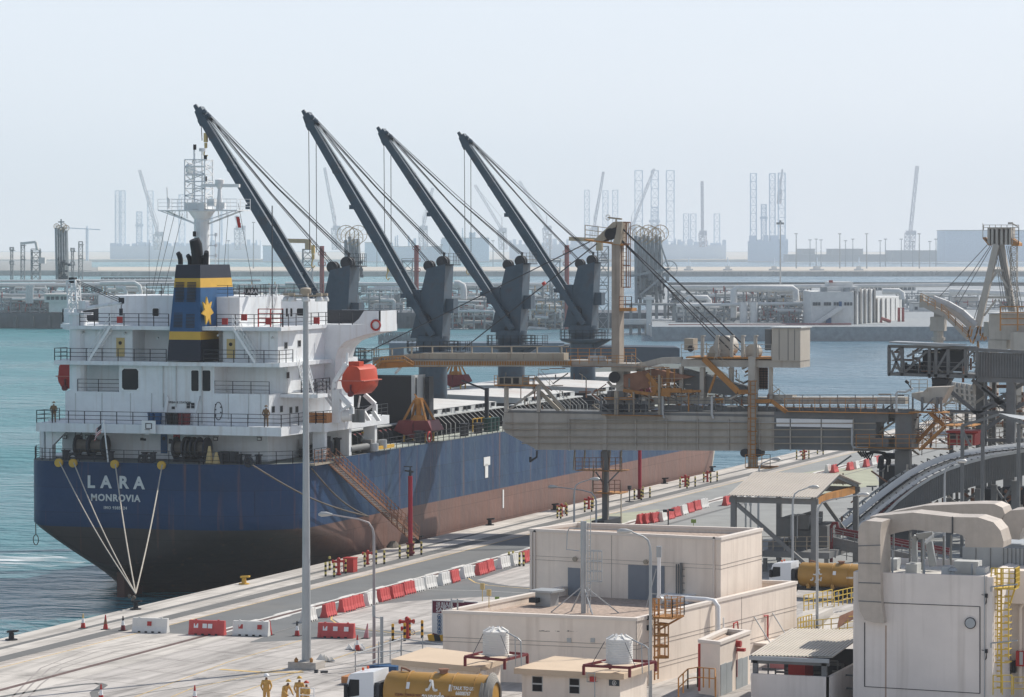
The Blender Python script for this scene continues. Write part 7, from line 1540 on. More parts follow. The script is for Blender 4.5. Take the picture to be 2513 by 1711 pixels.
seq2 = [(1572, 1286, 'r'), (1590, 1284, 'r'), (1607, 1282, 'r'), (1627, 1279, 'w'), (1643, 1274, 'r'), (1659, 1268, 'r'), (1677, 1263, 'w'), (1692, 1258, 'r'), (1709, 1252, 'r'), (1726, 1247, 'w'), (1783, 1240, 'r'), (1825, 1228, 'w'), (1842, 1225, 'w')]
for i, (px, py, c) in enumerate(seq2):
    put_barrier(px, py, c, '%s barrier, %s from the left in the row seen above the beige building roof' % (col[c][0], nmw[i]), 'barriers above the building roof', rz=(rr.random()-.5)*.2)
seq3 = [(2032, 1160, 'w'), (2048, 1160, 'r'), (2086, 1154, 'r'), (2101, 1151, 'w'), (2126, 1146, 'r'), (2142, 1142, 'w'), (2152, 1138, 'r'), (2165, 1134, 'w'), (2220, 1117, 'r'), (2232, 1116, 'w'), (2200, 1116, 'w')]
for i, (px, py, c) in enumerate(seq3):
    put_barrier(px, py, c, '%s barrier, %s from the left in the distant row under the loader girder' % (col[c][0], nmw[i]), 'barriers under the loader girder', rz=(rr.random()-.5)*.2)
for px, py, c, lab in ((370, 1552, 'w', 'white barrier with a small red notice, left of the dark red one'), (509, 1558, 'r', 'dark red barrier with pale stickers standing across the crane rail'), (617, 1560, 'w', 'white barrier with two small red notices right of the dark red one'), (826, 1565, 'r', 'bright red barrier with a centre notice lying square on, right of the tall mast')):
    t = put_barrier(px, py, c, lab, 'barriers across the road', rz=pi/2+.08); t.scale = (1.35, 1, 1.05)
    p = gz(px, py); b = MB()
    for dy in ((-.0,) if px == 370 else (-.7, .7) if px == 617 else (-.8, 0, .75) if px == 826 else (.75, .1, -.3)): b.ext([(p.x-.33+.1, p.y+dy+.16, .48), (p.x-.33+.1, p.y+dy-.16, .48), (p.x-.33+.15, p.y+dy-.16, .78), (p.x-.33+.15, p.y+dy+.16, .78)], (-.03, 0, 0)); b.cut()
    b.build('notice', red if c == 'w' else white2, None); 
    for o in b.objs: M0 = V(t.location); o.data.transform(Matrix.Translation(-M0)); o.data.transform(Matrix.Diagonal((1/1.35, 1, 1/1.05, 1))@Matrix.Rotation(-(pi/2+.08), 4, 'Z')); o.parent = t
# cones
def cone(loc, lab, body=red, tilt=0, band=white2, tipm=None):
    t = thing('traffic_cone', lab, 'traffic cone', loc, 'traffic cones'); c = V(loc)
    b = MB(); b.cbox(c+Z_*.02, .5, .5, .04); b.build('cone_base', black, t)
    ax = V((0, -sin(tilt), cos(tilt))); 
    prof = [(.0, .18, body), (.36, .125, band), (.68, .075, tipm or body), (1.0, .035, None)]
    for (h0, r0_, m), (h1, r1_, _) in zip(prof, prof[1:]): b = MB(); b.cyl(c+ax*(h0+.03), c+ax*(h1+.03), r0_, 14, r1_); b.build('cone_band', m, t, 40)
    return t
for px, py, lab, kw in ((204, 1542, 'leftmost traffic cone, red and white with a pale tip near the quay edge', dict(tipm=yel2)), (259, 1545, 'red traffic cone with worn stripes, second from the left', dict(band=rust)), (302, 1548, 'dark brown and white cone just left of the white road barrier', dict(body=maroon, tipm=black)), (662, 1559, 'small faded red cone right of the second white road barrier', dict(band=plast_r)), (729, 1561, 'red and white cone with a black tip just left of the tall mast', dict(tipm=black)), (898, 1567, 'faded pink cone leaning right of the bright red barrier', dict(body=mat('faded_pink', (.5, .2, .22), .6), band=mat('faded_pink2', (.55, .25, .27), .6), tilt=.12)), (877, 1597, 'red and white cone at the corner of the scaffold railing', {}), (248, 1722, 'red cone cut by the bottom edge near the left', {}), (478, 1725, 'white topped cone cut by the bottom edge left of the workers', dict(band=white2))): cone(gz(px, py), lab, **kw)
# black and yellow bollard posts
def post(p, h=1.15, ym=None):
    t = thing('bollard_post', '', 'bollard', p, None); c = V(p); n = 6
    b = MB(); b.cyl(c, c+Z_*h, .09, 12); b.build('post_tube', black, t, 40)
    b = MB()
    for k in range(n):
        if k % 2: z0 = h*k/n; b.cyl(c+Z_*z0, c+Z_*(z0+h/n), .094, 12); b.cut()
    b.cyl(c+Z_*(h-.12), c+Z_*(h+.02), .094, 12, .05); b.build('yellow_band', ym or mat_by, t, 40); return t
mat_by = mat('bollard_yellow', (.6, .5, .16), .6); mat_bo = mat('bollard_amber', (.65, .35, .03), .6)
bp = post(V((0, 0, 0))); first = True
groups = [('left hydrant set by the red cabinet', [(799, 1415), (820, 1417), (848, 1408), (809, 1400)]), ('hydrant set behind the curved lamp post', [(895, 1391), (923, 1385), (943, 1385), (918, 1390)]), ('set round the tall red monitor pipe', [(981, 1371), (1001, 1371), (1014, 1361), (1034, 1362)]), ('set above the left end of the upper roof', [(1368, 1272), (1376, 1273), (1388, 1262), (1391, 1266)]), ('set left of the loader stair tower', [(1435, 1257), (1445, 1247), (1452, 1256), (1455, 1247)]), ('set right of the loader leg', [(1557, 1227), (1574, 1228), (1578, 1221), (1595, 1222)]), ('set round the distant red hydrant', [(1669, 1198), (1686, 1199), (1690, 1193), (1706, 1195)]), ('far set near the ship bow', [(1727, 1184), (1744, 1185), (1760, 1182)]), ('set under the loader girder', [(1955, 1128), (1970, 1129), (1975, 1127), (1985, 1126)]), ('farthest set under the girder', [(2006, 1115), (2020, 1116)]), ('set by the end of the barrier row', [(1249, 1388), (1259, 1386), (1285, 1390), (1275, 1390)])]
pos = ['leftmost', 'second', 'third', 'last']
allp = []
for gname, pts in groups:
    for k, (px, py) in enumerate(sorted(pts)):
        lab = 'striped post, %s in the %s' % (pos[k] if k < 4 else 'fifth', gname)
        loc = gz(px, py)
        if first: bp.location = loc; t = bp; first = False
        else: t = dup(bp, loc)
        t['label'] = lab; t['group'] = 'striped bollards along the quay'
ap = post(gz(964, 1575), 1.2, mat_bo); ap['label'] = 'amber and black post, left of the near red hydrant'; ap['group'] = 'amber and black posts'; 
for px, py, l in ((993, 1573, 'amber and black post in front of the near red hydrant'), (1036, 1566, 'amber and black post right of the near red hydrant'), (1005, 1561, 'amber and black post behind the near red hydrant')): t = dup(ap, gz(px, py), 0, l, 'amber and black posts')
# hydrants
def hydrant(p, s, lab):
    t = thing('fire_hydrant', lab, 'fire hydrant', p, 'red fire hydrants'); c = V(p)
    b = MB(); b.cyl(c, c+Z_*1.25*s, .13*s, 12); b.cyl(c+Z_*.05, c+Z_*.14, .22*s, 12); b.cyl(c+Z_*1.05*s, c+Z_*1.15*s, .2*s, 12); b.ball(c+Z_*1.3*s, .16*s, 10); b.build('hydrant_body', red, t, 40)
    b = MB()
    for dy, z in ((.55, 1.1), (-.5, 1.15), (.4, .65)): b.cyl(c+Z_*z*s, c+Z_*z*s+Y_*dy*s, .1*s, 10); b.cyl(c+Z_*z*s+Y_*dy*s*.8, c+Z_*z*s+Y_*dy*s, .15*s, 10); b.cut()
    b.build('outlet', red, t, 40)
    b = MB(); b.tube([c+V((-.1, -.4*s+.17*s*cos(a), .45*s+.17*s*sin(a))) for a in [2*pi*k/12 for k in range(13)]], .02); b.build('hand_wheel', maroon, t); return t
hydrant(gz(999, 1568), 1.05, 'large red fire hydrant among amber posts beside the rules sign'); hydrant(gz(831, 1412), 1.0, 'red fire hydrant just left of the red cabinet on the quay'); hydrant(gz(1682, 1195), .95, 'red hydrant standing alone among bollards right of the loader leg'); hydrant(gz(1445, 1250), .9, 'small dark red hydrant left of the loader stair tower'); hydrant(gz(1378, 1268), .9, 'dark hydrant above the left end of the upper roof'); hydrant(gz(1736, 1183), .9, 'farthest hydrant near the bow mooring'); hydrant(gz(902, 1386), .85, 'slim red hydrant behind the curved lamp post')
hydrant(gz(1972, 1128), .9, 'hydrant under the loader girder among striped bollards')
p = gz(859, 1404); b = MB(); b.box(p.x-.4, p.x+.5, p.y-.45, p.y+.45, 0, 1.15); b.box(p.x-.45, p.x+.55, p.y-.5, p.y+.5, 1.15, 1.2); solo('hose_cabinet', b, red, 'red hose cabinet standing on the quay beside the left hydrant', 'cabinet')
def monitor(p, h, lab):
    t = thing('fire_monitor', lab, 'fire monitor', p, 'tall red fire monitors'); c = V(p); b = MB(); b.cyl(c, c+Z_*1, .25, 14); b.cyl(c+Z_*.2, c+Z_*.35, .4, 14); b.cyl(c+Z_*1, c+Z_*1.1, .38, 14); b.build('valve_base', maroon, t, 40); b = MB(); b.cyl(c+Z_*1.1, c+Z_*h, .19, 14); b.build('riser_pipe', mat('monitor_red', (.38, .02, .04), .4), t, 40)
    b = MB(); b.cyl(c+Z_*h, c+Z_*(h+.5), .12, 10); b.bar(c+Z_*(h+.35)-Y_*.3, c+Z_*(h+.45)+Y_*.5, .14); b.bar(c+Z_*(h+.8)-Y_*.2, c+Z_*(h+.8)+Y_*.6, .08); b.bar(c+Z_*(h+.3), c+Z_*(h+.8), .1); b.build('nozzle', dark, t)
p = gz(1007, 1364); monitor(p, 6.9, 'tall dark red fire monitor pipe standing before the ship hull'); p = gz(1570, 1225); monitor(p, 9, 'second tall dark red pipe, seen right of the loader leg')
# mooring bollards on the quay edge
def mbol(p, m, lab, rz=0):
    k = .75
    t = thing('mooring_bollard', lab, 'mooring bollard', p, 'mooring bollards'); c = V(p); b = MB(); b.cyl(c, c+Z_*.08, .42, 14); b.build('base_plate', m, t, 40); b = MB(); b.cyl(c+Z_*.08, c+Z_*.5, .2, 12, .17); b.build('stem', m, t, 40); b = MB(); b.ext([c+V((-.2, .25, .5)), c+V((.15, .25, .5)), c+V((.2, -.45, .56)), c+V((-.12, -.45, .56))], (0, 0, .14)); b.build('horn', m, t)
mbol(gz(28, 1571), black, 'black mooring bollard at the far left of the quay edge'); mbol(gz(333, 1496), black, 'black mooring bollard holding the four stern lines'); mbol(gz(599, 1434), yel, 'yellow mooring bollard on the quay edge below the stern'); mbol(gz(1026, 1333), black, 'black bollard at the gangway foot'); mbol(gz(1202, 1289), black, 'small black bollard on the quay edge right of the gangway'); mbol(gz(1361, 1252), black, 'black bollard above the left end of the upper roof'); mbol(gz(1631, 1187), black, 'black bollard on the quay edge right of the loader leg'); mbol(gz(1747, 1158), black, 'farthest bollard with white ropes at the ship bow')
b = MB(); c = gz(333, 1494)
for k in range(7): b.ball(c+V((rr.random()*.3, rr.random()*.7-.1, .5+rr.random()*.9)), .08+rr.random()*.06, 8)
solo('rope_bundle', b, rope_d, 'knotted heap of mooring rope eyes over the stern line bollard', 'rope')
b = MB(); c = gz(1747, 1157)
for dx in (0, .5): b.tube([c+Z_*.6, gv(1757-dx*5, 1080, 107.2)], .07, 6)
solo('mooring_rope', b, rope, 'white mooring rope falling from the bow to the farthest bollard', 'rope', 'mooring lines')
b = MB(); c = gz(965, 1343)
for k in range(9): b.tube([c+V((.9*cos(a)*(1-.07*k), .5*sin(a)*(1-.07*k), .06+.05*k)) for a in [2*pi*j/12 for j in range(13)]], .07, 5)
solo('rope_coil', b, rope_d, 'dark coiled rope and netting lying at the gangway foot', 'rope')
# ---------------------------------------------------------------- tall flood mast
p = gz(752, 1640); fm = thing('floodlight_mast', 'tall grey floodlight mast with a round head frame in front of the ship house', 'floodlight mast', p)
zt = CH-(722-610)/FP*(p.x*FW.x+p.y*FW.y); 
b = MB(); b.box(p.x-.75, p.x+.75, p.y-.95, p.y+.95, 0, .45); b.build('concrete_base', conc, fm)
b = MB(); b.lathe((p.x, p.y, .45), [(.42, 0), (.42, .05), (.3, .06), (.27, 4), (.235, 9), (.2, 14), (.165, zt-.45)], 12); b.build('mast_tube', galv, fm, 40)
b = MB(); b.lathe((p.x, p.y, zt), [(.3, 0), (.34, .1), (.34, .32), (.25, .4), (.1, .42)], 16); b.build('head_cap', tan_s, fm, 40)
b = MB(); b.tube([(p.x+.75*cos(a), p.y+1.0*sin(a), zt-.1) for a in [2*pi*k/20 for k in range(21)]], .06)
for k in range(4): a = pi/4+k*pi/2; b.bar((p.x, p.y, zt-.1), (p.x+.9*cos(a), p.y+1.2*sin(a), zt-.1), .07)
b.build('head_ring', tan_s, fm)
b = MB()
for k in range(8): a = 2*pi*k/8+.3; c = V((p.x+.9*cos(a), p.y+1.25*sin(a), zt-.1)); b.lathe(c-Z_*.35, [(.26, 0), (.27, .1), (.2, .28), (.08, .33)], 12); b.cut()
b.build('flood_lamp', mat('lamp_silver', (.6, .6, .58), .3, .4), fm, 40)
b = MB()
for k in range(8): a = 2*pi*k/8+.3; c = V((p.x+.9*cos(a), p.y+1.25*sin(a), zt-.1)); b.cbox(c+Z_*.08, .2, .35, .16); b.cut()
b.build('lamp_gear', tan_s, fm)
b = MB(); c = V((p.x-.7, p.y+.4, .46)); b.lathe(c, [(.12, 0), (.14, .15), (.02, .3)], 8); b.cut(); b.lathe((p.x-.5, p.y-.55, .46), [(.1, 0), (.12, .2), (.02, .3)], 8); solo('dropped_bag', b, orst, 'small orange bag scraps lying on the mast base', 'litter')
# street lamps
def lamp(px, py, hy, ax, arm_px, lab, under=None, rustm=galv, z0=0):
    p = gz(px, py, z0); D_ = p.x*FW.x+p.y*FW.y; s = FP/D_; H_ = CH-(hy-610)/s; t = thing('street_lamp', lab, 'street lamp', p, 'curved street lamps')
    aw = (arm_px-px)/s; dv = -RT*-1; hdir = RT*aw
    pts = [p, p+Z_*(H_-z0-1.3)] ; top = V((p.x, p.y, H_-.9)); q = V((p.x, p.y, 0))+hdir; 
    pts += [top+hdir*.03, top+hdir*.12+Z_*.38, top+hdir*.35+Z_*.6, V((q.x, q.y, H_))]
    b = MB(); b.tube(pts, [.11, .085, .07, .06, .05, .045], 10); b.build('lamp_post', rustm, t, 60)
    b = MB(); e = V((q.x, q.y, H_)); d = hdir.normalized(); b.tube([e-d*.1, e+d*.25+Z_*.03, e+d*.6+Z_*.02, e+d*.8], [.06, .15, .17, .05], 10); b.build('lamp_head', mat('lamp_head', (.5, .5, .48), .35, .2) if 'lamp_head' not in MC else MC['lamp_head'], t, 60)
    return t
lamp(918, 1632, 1264, 0, 812, 'curved street lamp with a reddish lower post standing by the scaffold railing', rustm=mat('lamp_post_red', (.36, .33, .33), .5, .2, streak=.6, dirt=(.3, .1, .09)))
lamp(1463, 1330, 1196, 0, 1366, 'curved street lamp pointing left just above the upper roof'); lamp(1409, 1345, 1177, 0, 1450, 'street lamp pointing right beside the radio mast'); lamp(1596, 1720, 1306, 0, 1547, 'street lamp in front of the beige building pointing left')
lamp(1861, 1350, 1128, 0, 1893, 'street lamp standing before the ribbed shed roof'); lamp(1945, 1440, 1197, 0, 1985, 'street lamp second of the pair before the ribbed shed'); lamp(2005, 1560, 1216, 0, 2105, 'street lamp with a long arm passing the shed column'); lamp(2317, 1420, 1133, 0, 2348, 'street lamp in front of the rising conveyor')
lamp(958, 2100, 1505, 0, 940, 'short light post by the scaffold') if False else None
b = MB(); p = gz(937, 1642); b.cyl(p, p+Z_*3.3, .11, 10); b.cyl(p+Z_*3.3+Y_*.55, p+Z_*4.0+Y_*.55, .09, 10); b.tube([p+Z_*3.2, p+Z_*3.25+Y_*.4, p+Z_*3.4+Y_*.5], .03); solo('sensor_post', b, galv, 'pale grey post with a small white sensor beside the reddish lamp post', 'sensor post', smooth=40)
for px, py, y1 in ((1640, 1290, 1255),):
    b = MB(); p = gz(px, py); b.bar(p, p+Z_*1.4, .1); b.cbox(p+Z_*1.5-Y_*.3, .3, .5, .2); b.cbox(p+Z_*1.4+Y_*.3, .3, .4, .25); solo('camera_post', b, dark, 'dark twin cameras on a post before the far red barriers', 'camera post')
b = MB(); p = gz(1702, 1292, 0); b.cbox(p+Z_*.5, .05, .5, .35); b.bar(p, p+Z_*.4, .05); solo('green_notice', b, MC['notice_green'], 'small green notice standing above the roof edge', 'notice')
b = MB(); p = gz(1545, 1232); b.bar(p, p+Z_*1.5, .1); b.cbox(p+Z_*1.5, .3, .35, .4); b.box(p.x-.3, p.x+.3, p.y-.4, p.y+.4, 0, .08); solo('control_post', b, dark, 'dark control box on a thin post left of the second tall red pipe', 'control post')
for px in (1830, 1842):
    b = MB(); p = gz(px, 1300); b.cyl(p, p+Z_*2.3, .09, 8); b.cbox(p+Z_*2.4, .2, .25, .25); solo('camera_pole', b, galv, ('left' if px < 1835 else 'right')+' of two short camera poles under the shed roof brace', 'pole', 'camera poles under the shed', 40)
# rules sign
p = gz(1063, 1572); sg = thing('rules_sign', 'large maroon and white safety rules sign on a striped base partly behind the beige building', 'sign', p)
mar = mat('sign_maroon', (.12, .012, .035), .5); wsg = mat('sign_white', (.6, .6, .6), .5)
e1 = gu(1060, 1473, p.x-.1); u_ = p.x; pw0 = gu(1060, 1473, u_); pw1 = gu(1062, 1570, u_); b = MB(); b.box(u_, u_+.06, pw0.y-3.3, pw0.y, pw1.z, pw0.z); b.build('board', wsg, sg)
b = MB(); b.box(u_-.02, u_-.001, pw0.y-3.25, pw0.y-.05, gu(1060, 1504, u_).z, pw0.z-.05); b.cut(); q = gu(1061, 1553, u_); b.ext([(u_-.02, pw0.y-.05, q.z), (u_-.02, pw0.y-.05, pw1.z+.05), (u_-.02, pw0.y-1.6, pw1.z+.05)], (.018, 0, 0)); b.build('maroon_field', mar, sg)
for s, px, py, z in (('10 RULES', 1070, 1482, .3), ('TO KEEP YOU', 1070, 1489, .2), ('SAFE', 1070, 1498, .42)): q = gu(px, py, u_-.03); text(s, z, sg, wsg, q, (0, -1, 0), (0, 0, 1), .004, 'sign_lettering', 'LEFT', .008)
b = MB()
for k in range(5): q = gu(1078, 1513+k*9.3, u_-.03); b.tube([q+V((0, .13*cos(a), .15*sin(a))) for a in [2*pi*j/12 for j in range(13)]], .02, 5); b.cbox(q-Z_*.02, .02, .1, .12); b.cut()
b.build('sign_pictogram', blue, sg)
b = MB(); n = 8
for k in range(n): b.m = k % 2; y = pw0.y+.15-k*.45; b.ext([(u_-.25, y, .0), (u_-.25, y-.45, .0), (u_-.25, y-.35, .4), (u_-.25, y+.1, .4)], (.6, 0, 0))
b.build('striped_base', [mat_bo, black], sg)
# scaffold railing, stacked timber and blue sheet
sc = thing('scaffold_railing', 'grey scaffold tube railing left of the low cabin', 'scaffold', gz(880, 1650)); b = MB(); P4 = [gz(870, 1655), gz(985, 1625), gz(1082, 1640)]
zz = .0
S0 = gz(870, 1690); S1 = gz(985, 1615, .0); 
def sc_line(a, c, hs):
    for h in hs: b.cyl(V(a)+Z_*h-(V(c)-V(a)).normalized()*.2, V(c)+Z_*h+(V(c)-V(a)).normalized()*.2, .035, 6)
A1 = gz(872, 1665); A2 = gz(985, 1625); A3 = gz(984, 1655); A4 = gz(1090, 1640)
for a, c in ((A1, A2), (A1+V((.3, 0, 0)), A3), (A2, A4)): sc_line(a, c, (.75, 1.5))
for q in (A1, A2, A3, A4, A1.lerp(A2, .5), A1.lerp(A3, .5), A2.lerp(A4, .5), A1.lerp(A2, .75)): b.cyl(q, q+Z_*1.8, .035, 6)
b.build('tubes', galv, sc)
b = MB(); q = gz(905, 1655, .5); b.box(q.x-1.5, q.x+1.5, q.y-1.4, q.y+1.2, .1, .5); solo('plank_stack', b, wood, 'stack of timber boards lying inside the scaffold railing', 'timber stack')
b = MB(); q = gz(945, 1640, .5); b.box(q.x-.6, q.x+.6, q.y-1.0, q.y+.9, 0, .7); solo('blue_panel', b, blue, 'dark blue panel beside the timber stack behind the truck', 'panel')
for px, py, m, l in ((797, 1623, plast_w, 'crumpled white plastic sheet lying in the yard right of the tall mast'), (870, 1595, white2, 'white bag lying beside the cone at the scaffold corner')):
    b = MB(); c = gz(px, py); rr = random.Random(px)
    for k in range(9): a = c+V((rr.random()*.6-.3, rr.random()*1.0-.5, 0)); b.add([a+V((rr.random()*.5-.2, rr.random()*.6-.3, 0)), a+V((rr.random()*.5, rr.random()*.5, .02)), a+V((0, 0, .25+rr.random()*.25)), a+V((-.2, -.4, .05))], [(0, 1, 2), (0, 2, 3), (1, 3, 2)])
    solo('plastic_sheet', b, m, l, 'plastic sheet')
b = MB(); c = gz(787, 1652); b.cyl(c+Z_*.07, c+V((.3, -.35, .07)), .07, 8); b.cbox(c+V((0, .3, .1)), .2, .2, .2); solo('dropped_fitting', b, dark, 'small dark metal fitting lying on the yard near the mast base', 'fitting')
# ---------------------------------------------------------------- tanker trucks
logo = mat('logo_white', (.75, .74, .7), .5)
def truck(org, rz, lab, arabic=False):
    # local: x forward (to the cab), y left side facing... z up
    t = thing('tanker_truck', lab, 'tanker truck', org, 'mustard sewage tanker trucks'); Rm = Matrix.Rotation(rz, 3, 'Z'); O = V(org)
    T = lambda x, y, z: O+Rm@V((x, y, z))
    def bx(b, x0, x1, y0, y1, z0, z1): P = [T(x, y, z) for z in (z0, z1) for x, y in ((x0, y0), (x1, y0), (x1, y1), (x0, y1))]; b.add(P, [(0, 3, 2, 1), (4, 5, 6, 7), (0, 1, 5, 4), (1, 2, 6, 5), (2, 3, 7, 6), (3, 0, 4, 7)]); return b
    b = MB(); A_ = [(0, .75), (2.1, .75), (2.2, 1.3), (2.15, 2.0), (1.85, 3.0), (1.7, 3.15), (0, 3.3)]; b.add([T(x, -1.25, z) for x, z in A_]+[T(x, 1.25, z) for x, z in A_], [tuple(range(7)), tuple(range(13, 6, -1))]+[(i, (i+1) % 7+0, 7+(i+1) % 7, 7+i)[::-1] for i in range(7)]); cab = b.build('cab', plast_w, t)
    cab.data.materials.clear(); cab.data.materials.append(MC.get('cab_white') or mat('cab_white', (.72, .74, .76), .35, var=.03, spec=.5))
    b = MB(); 
    for y in (-1.262, 1.262): b.add([T(x, y, z) for x, z in ((1.05, 2.0), (2.0, 1.85), (1.98, 2.1), (1.75, 2.85), (1.05, 2.85))], [(0, 1, 2, 3, 4)]); b.cut()
    b.add([T(2.17, -1.1, 2.05), T(2.17, 1.1, 2.05), T(1.9, 1.1, 2.9), T(1.9, -1.1, 2.9)], [(0, 1, 2, 3)]); b.build('cab_window', glass, cab)
    b = MB(); 
    for y in (-1.45, 1.45): bx(b, 1.85, 2.05, y-.12, y+.12, 1.9, 2.6); b.cut()
    b.build('mirror', black, cab)
    b = MB(); bx(b, 0.0, .35, -1.2, 1.2, .9, 2.6); bx(b, -.35, 0, -1.1, 1.1, .9, 2.7); b.build('air_intake', dark, t)
    b = MB(); bx(b, -8.5, 2.0, -.45, .45, .7, 1.0); bx(b, .1, 2.25, -1.2, 1.2, .4, .8); b.build('chassis', dark, t)
    b = MB()
    for x in (1.2, -4.6, -6.0):
        for y in (-1.1, .8): b.cyl(T(x, y, .5), T(x, y+.3, .5), .5, 20); b.cut()
    b.build('wheel', tyre, t, 40)
    b = MB()
    for x in (1.2, -4.6, -6.0): b.cyl(T(x, 1.08, .5), T(x, 1.13, .5), .25, 14); b.cut()
    b.build('rim', galv, t, 40)
    b = MB(); prof = []; n = 28
    for x in (-.6, -.75, -8.0, -8.2): pass
    rings = [(-.55, .7), (-.62, 1.02), (-.8, 1.12), (-2.3, 1.12), (-8.0, 1.12), (-8.25, 1.0), (-8.35, .5)]
    for x, r in rings: b.v.extend(T(x, r*1.08*cos(2*pi*k/n), 2.15+r*sin(2*pi*k/n)) for k in range(n))
    for i in range(len(rings)-1):
        for k in range(n): b.f.append((i*n+k, i*n+(k+1) % n, (i+1)*n+(k+1) % n, (i+1)*n+k)); b.mi.append(0)
    b.f += [tuple(range(n-1, -1, -1)), tuple(range((len(rings)-1)*n, len(rings)*n))]; b.mi += [0, 0]; b.build('tank', tankm, t, 45)
    b = MB()
    for x in (-2.3, -3.95, -5.6, -7.2): b.tube([T(x, 1.14*1.08*cos(a), 2.15+1.14*sin(a)) for a in [2*pi*k/28 for k in range(29)]], .035, 5); b.cut()
    b.build('tank_band', tankm, t)
    b = MB(); b.cyl(T(-4.6, 0, 3.25), T(-4.6, 0, 3.42), .28, 14); b.cyl(T(-4.6, 0, 3.42), T(-4.6, 0, 3.5), .36, 14); b.cut(); b.tube([T(-1.5, 0, 3.25), T(-1.5, 0, 3.45), T(-1.9, .1, 3.4), T(-2.2, .1, 3.3)], .06, 6); b.build('manhole', rust, t, 40)
    b = MB()
    for k in range(6): b.tube([T(-8.1-.06*k, (1.25-.08*k)*cos(a), 2.2+(1.15-.08*k)*sin(a)) for a in [pi*j/12-.5 for j in range(17)]], .07, 6)
    for k in range(6): b.tube([T(-7.75-.08*k, .95+.25*sin(k), 2.95), T(-7.7-.12*k, 1.25, 2.3), T(-8.1-.05*k, 1.2, 1.3)], .07, 6)
    b.build('suction_hose', mat('hose_grey', (.3, .28, .25), .8, var=.3) if 'hose_grey' not in MC else MC['hose_grey'], t, 60)
    b = MB()
    for x in (-1.6, -4.0, -6.6): bx(b, x-.15, x+.15, -.9, 1.0, .95, 1.4); b.cut()
    b.build('tank_saddle', tankm, t)
    b = MB(); 
    for y in (-.5, .3): b.cyl(T(1.2, y, 3.25), T(1.2, y, 3.4), .09, 8); b.cut()
    b.build('beacon', mat('beacon_red', (.6, .1, .03), .4) if 'beacon_red' not in MC else MC['beacon_red'], cab)
    # lettering on the tank side facing the camera (local +y)
    def tx(s, size, x, z, m=logo, bold=.01):
        dz = (z-2.15); y = 1.12*1.08*sqrt(max(.05, 1-(dz/1.12)**2))+.02; Xd = Rm@V((-1, 0, 0)); nrm = Rm@V((0, cos(math.asin(dz/1.15)), dz/1.15)); Yd = nrm.cross(Xd); Yd = Yd if Yd.z > 0 else -Yd
        return text(s, size, t, m, T(x, y, z), Xd, Yd, .008, 'tank_lettering', bold=bold)
    if not arabic:
        tx('averda', .62, -4.35, 2.12, bold=.012); tx('TALK TO US', .27, -6.5, 2.62); tx('66008767', .27, -6.5, 2.36); tx('CLEAN SEWAGE WATER', .2, -2.65, 2.15, maroon, .0); tx('RECYCLE SEWAGE WATER', .15, -5.6, 2.15, maroon, .0)
        b = MB(); 
        def sp(x, z): dz = z-2.15; return T(x, 1.12*1.08*sqrt(max(.05, 1-(dz/1.12)**2))+.03, z)
        for pth in ([(-3.8, 2.5), (-3.93, 2.45), (-4.15, 2.84)], [(-3.95, 2.92), (-4.15, 2.92), (-4.33, 2.55), (-4.48, 2.45), (-4.63, 2.5)]):
            for a, c in zip(pth, pth[1:]): b.bar(sp(*a), sp(*c), .12)
        b.build('tank_emblem', logo, t)
        b = MB()
        for x, z in ((-2.45, 2.65), (-5.55, 2.62)): b.add([sp(x-.12, z-.17), sp(x+.12, z-.17), sp(x+.12, z+.17), sp(x-.12, z+.17)], [(0, 1, 2, 3)]); b.cut()
        b.build('tank_placard', white2, t)
        b = MB(); b.bar(T(1.75, 1.27, 1.15), T(1.6, 1.27, 1.55), .06); b.bar(T(1.6, 1.27, 1.55), T(1.42, 1.27, 1.15), .06); b.build('cab_emblem', navy, cab); text('averda', .16, t, navy, T(1.2, 1.27, 1.3), Rm@V((-1, 0, 0)), Z_, .004, 'cab_lettering')
        text('www.averda.com', .09, t, navy, T(1.6, 1.27, .98), Rm@V((-1, 0, 0)), Z_, .004, 'cab_lettering')
    else:
        b = MB()
        def sp(x, z): dz = z-2.15; return T(x, 1.12*1.08*sqrt(max(.05, 1-(dz/1.12)**2))+.03, z)
        for pth in ([(-2.2, 2.3), (-2.45, 2.25), (-2.6, 2.75), (-2.8, 2.75)], [(-2.6, 2.75), (-2.85, 2.3), (-3.05, 2.35)], [(-1.9, 1.75), (-2.1, 1.75), (-2.2, 2.0)], [(-2.4, 1.75), (-2.7, 1.75), (-2.75, 1.9)], [(-2.9, 1.7), (-3.0, 2.05)], [(-2.3, 1.6), (-2.4, 1.55)]):
            for a, c in zip(pth, pth[1:]): b.bar(sp(*a), sp(*c), .1)
        b.build('tank_emblem', logo, t); b = MB(); b.add([sp(-4.4, 2.3), sp(-4.1, 2.3), sp(-4.1, 2.65), sp(-4.4, 2.65)], [(0, 1, 2, 3)]); b.build('tank_placard', white2, t); tx('66008767', .22, -5.9, 2.1)
    return t
o1 = gu(950, 1760, 172.5); yd = atan2(1, 0)
p1 = V((172.2, 0, 0)); cabL = gu(863, 1700, 172.2); ox = 166.0; t1 = truck((ox, gu(863, 1700, ox).y-1.75, 0), pi/2, 'mustard tanker truck with a white cab at the bottom edge before the low cabins'); t1.scale = (.9, .8, 1.02)
q = gz(1890, 1470); truck((q.x+2, gu(1888, 1440, q.x+2).y-2.0, 0), pi/2-.05, 'mustard tanker truck with a white cab behind the sump and lamp posts', True).scale = (.8, .8, .82)
